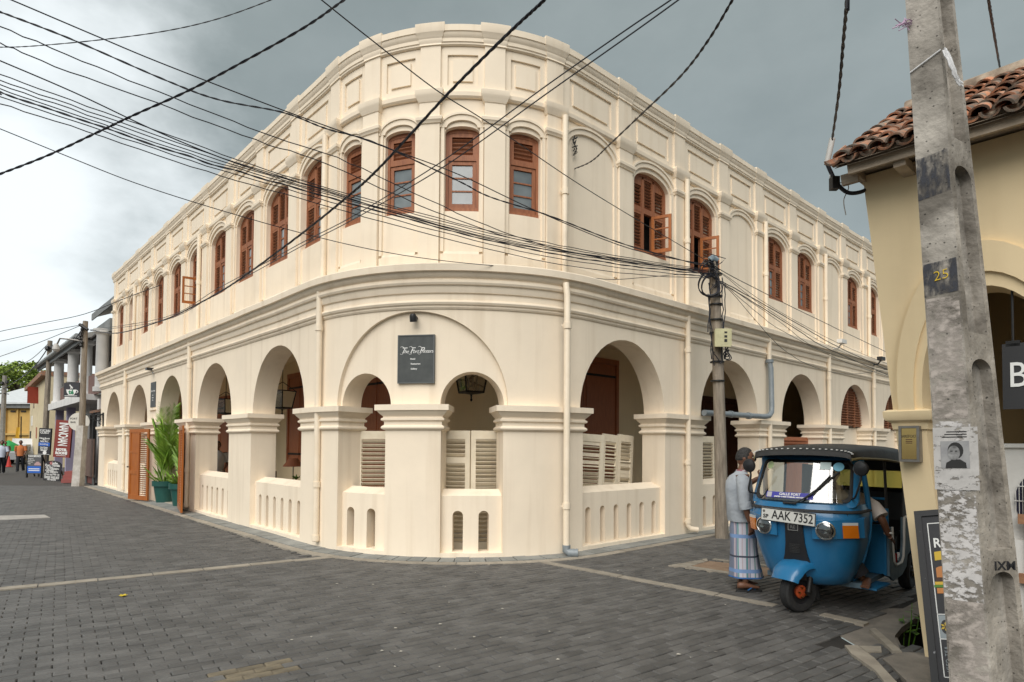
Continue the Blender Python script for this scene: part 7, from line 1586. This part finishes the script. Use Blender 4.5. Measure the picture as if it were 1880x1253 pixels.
# -- walkers and the waiter
def standing(label, p, yaw, h, shirt, trouser, hair='hair_black', walk=.0, arms=0.0, moustache=False, z0=0.0):
    k = h / 1.70; t = thing('person', label, 'person', p, yaw); body = MB(); s = lambda a: tuple(x * k for x in a[:3]) + ((tuple(q * k for q in a[3]) if isinstance(a[3], tuple) else a[3] * k),)
    nd = dict(pel=(0, 0, .92, (.15, .11)), sp=(0, 0, 1.08, (.13, .10)), ch=(0, 0, 1.26, (.15, .11)), nk=(.0, 0, 1.44, .05), hd=(.02, 0, 1.52, .05), rs=(0, -.19, 1.36, .062), re=(-.02 - walk * .15, -.25, 1.10, .045), rw=(.10 - walk * .2 + arms, -.20 + arms * .4, .90 + arms * .25, .03), ls=(0, .19, 1.36, .062), le=(-.02 + walk * .15, .25, 1.10, .045), lw=(.10 + walk * .2 + arms, .20 - arms * .4, .90 + arms * .25, .03),
        rh=(0, -.09, .86, .095), rk=(.03 + walk * .25, -.09, .48, .062), ra=(-.02 + walk * .30, -.09, .09, .04), lh=(0, .09, .86, .095), lk=(.03 - walk * .12, .09, .48, .062), la=(-.02 - walk * .38, .09, .09 + walk * .06, .04))
    ed = [('pel', 'sp'), ('sp', 'ch'), ('ch', 'nk'), ('nk', 'hd'), ('ch', 'rs'), ('rs', 're'), ('re', 'rw'), ('ch', 'ls'), ('ls', 'le'), ('le', 'lw'), ('pel', 'rh'), ('rh', 'rk'), ('rk', 'ra'), ('pel', 'lh'), ('lh', 'lk'), ('lk', 'la')]
    nd = {q: s(v) for q, v in nd.items()}; mesh_into(body, skinned(nd, ed, 'pel')); hs_, hh_, feats = head_geo(Vector((.035, 0, 1.585)) * k, 0, k); b0 = len(body.v); body.v += hs_.v; body.f += [tuple(b0 + i for i in f) for f in hs_.f]; body.m += hs_.m
    for q in ('rw', 'lw'): hand_geo(body, nd[q][:3], (.25 + arms * 2, 0, -1 + arms * 2), (0, -1 if q == 'rw' else 1, 0), k, .4)
    body.build('body', M_['skin'], t, 60); hh_.build('hair', M_[hair], t, 60)
    for nm, mt, e in feats: e.build(nm, M_[mt], t, 60)
    if moustache: q = MB(); q.tube([Vector((.093, y_, 1.548 - abs(y_) * .3)) * k for y_ in (-.03, -.015, 0, .015, .03)], [.004, .008, .007, .008, .004], 6); q.build('moustache', M_['hair_black'], t, 60)
    sh = MB(); sh.loft([ell((0, 0, z * k), a * k, b * k, 24, f, z * 8) for z, a, b, f in ((.86, .155, .175, .03), (1.0, .15, .165, .03), (1.2, .15, .18, .02), (1.36, .12, .19, .01), (1.42, .075, .09, 0), (1.455, .06, .065, 0))], cap=False)
    for q in ('r', 'l'): a, b = Vector(nd[q + 's'][:3]), Vector(nd[q + 'e'][:3]); sh.tube([a.lerp(b, -.1), a.lerp(b, .4), a.lerp(b, .85)], [.085 * k, .078 * k, .075 * k], 12)
    sh.build('shirt', shirt, t, 60); tr_ = MB()
    for q in ('r', 'l'): a, b, c = (Vector(nd[q + j][:3]) for j in 'hka'); tr_.tube([a + Vector((0, 0, .08)), a, b, c - Vector((0, 0, .03))], [.11 * k, .105 * k, .08 * k, .07 * k], 12)
    tr_.build('trousers', trouser, t, 60)
    for q in ('ra', 'la'):
        c = Vector(nd[q][:3]); sm_ = MB(); sm_.loft([[c + Vector((x, hw * cos(j * pi / 5), -.085 * k + max(0, zc + hz * sin(j * pi / 5)))) for j in range(10)] for x, hw, zc, hz in ((-.08, .03, .03, .03), (.0, .045, .06, .05), (.10, .05, .04, .03), (.18, .04, .025, .02))]); sm_.build('shoe', M_['black'], t, 50)
    return t
wpz = F(-7.85, -.75, .03); standing('man with a moustache in a white shirt standing inside the second left arch', wpz, atan2(-wpz[1], -wpz[0]), 1.66, M_['shirt_white'], M_['trouser'], moustache=True, arms=.12)
standing('walking man in an orange shirt and dark trousers far down the left street', gp(37, 866.5), radians(-65), 1.72, mat('orange_shirt', (.50, .16, .05), .85), M_['trouser'], walk=.5)
standing('walking man in a white shirt cut by the left edge of the photo', gp(2, 871), radians(-50), 1.70, mat('cool_white_shirt', (.55, .60, .70), .85), M_['trouser'], walk=.6)
standing('person in dark clothes behind the white shirted walker at the street end', gp(9, 857), radians(-60), 1.65, M_['darkwood'], M_['trouser'], walk=.3)
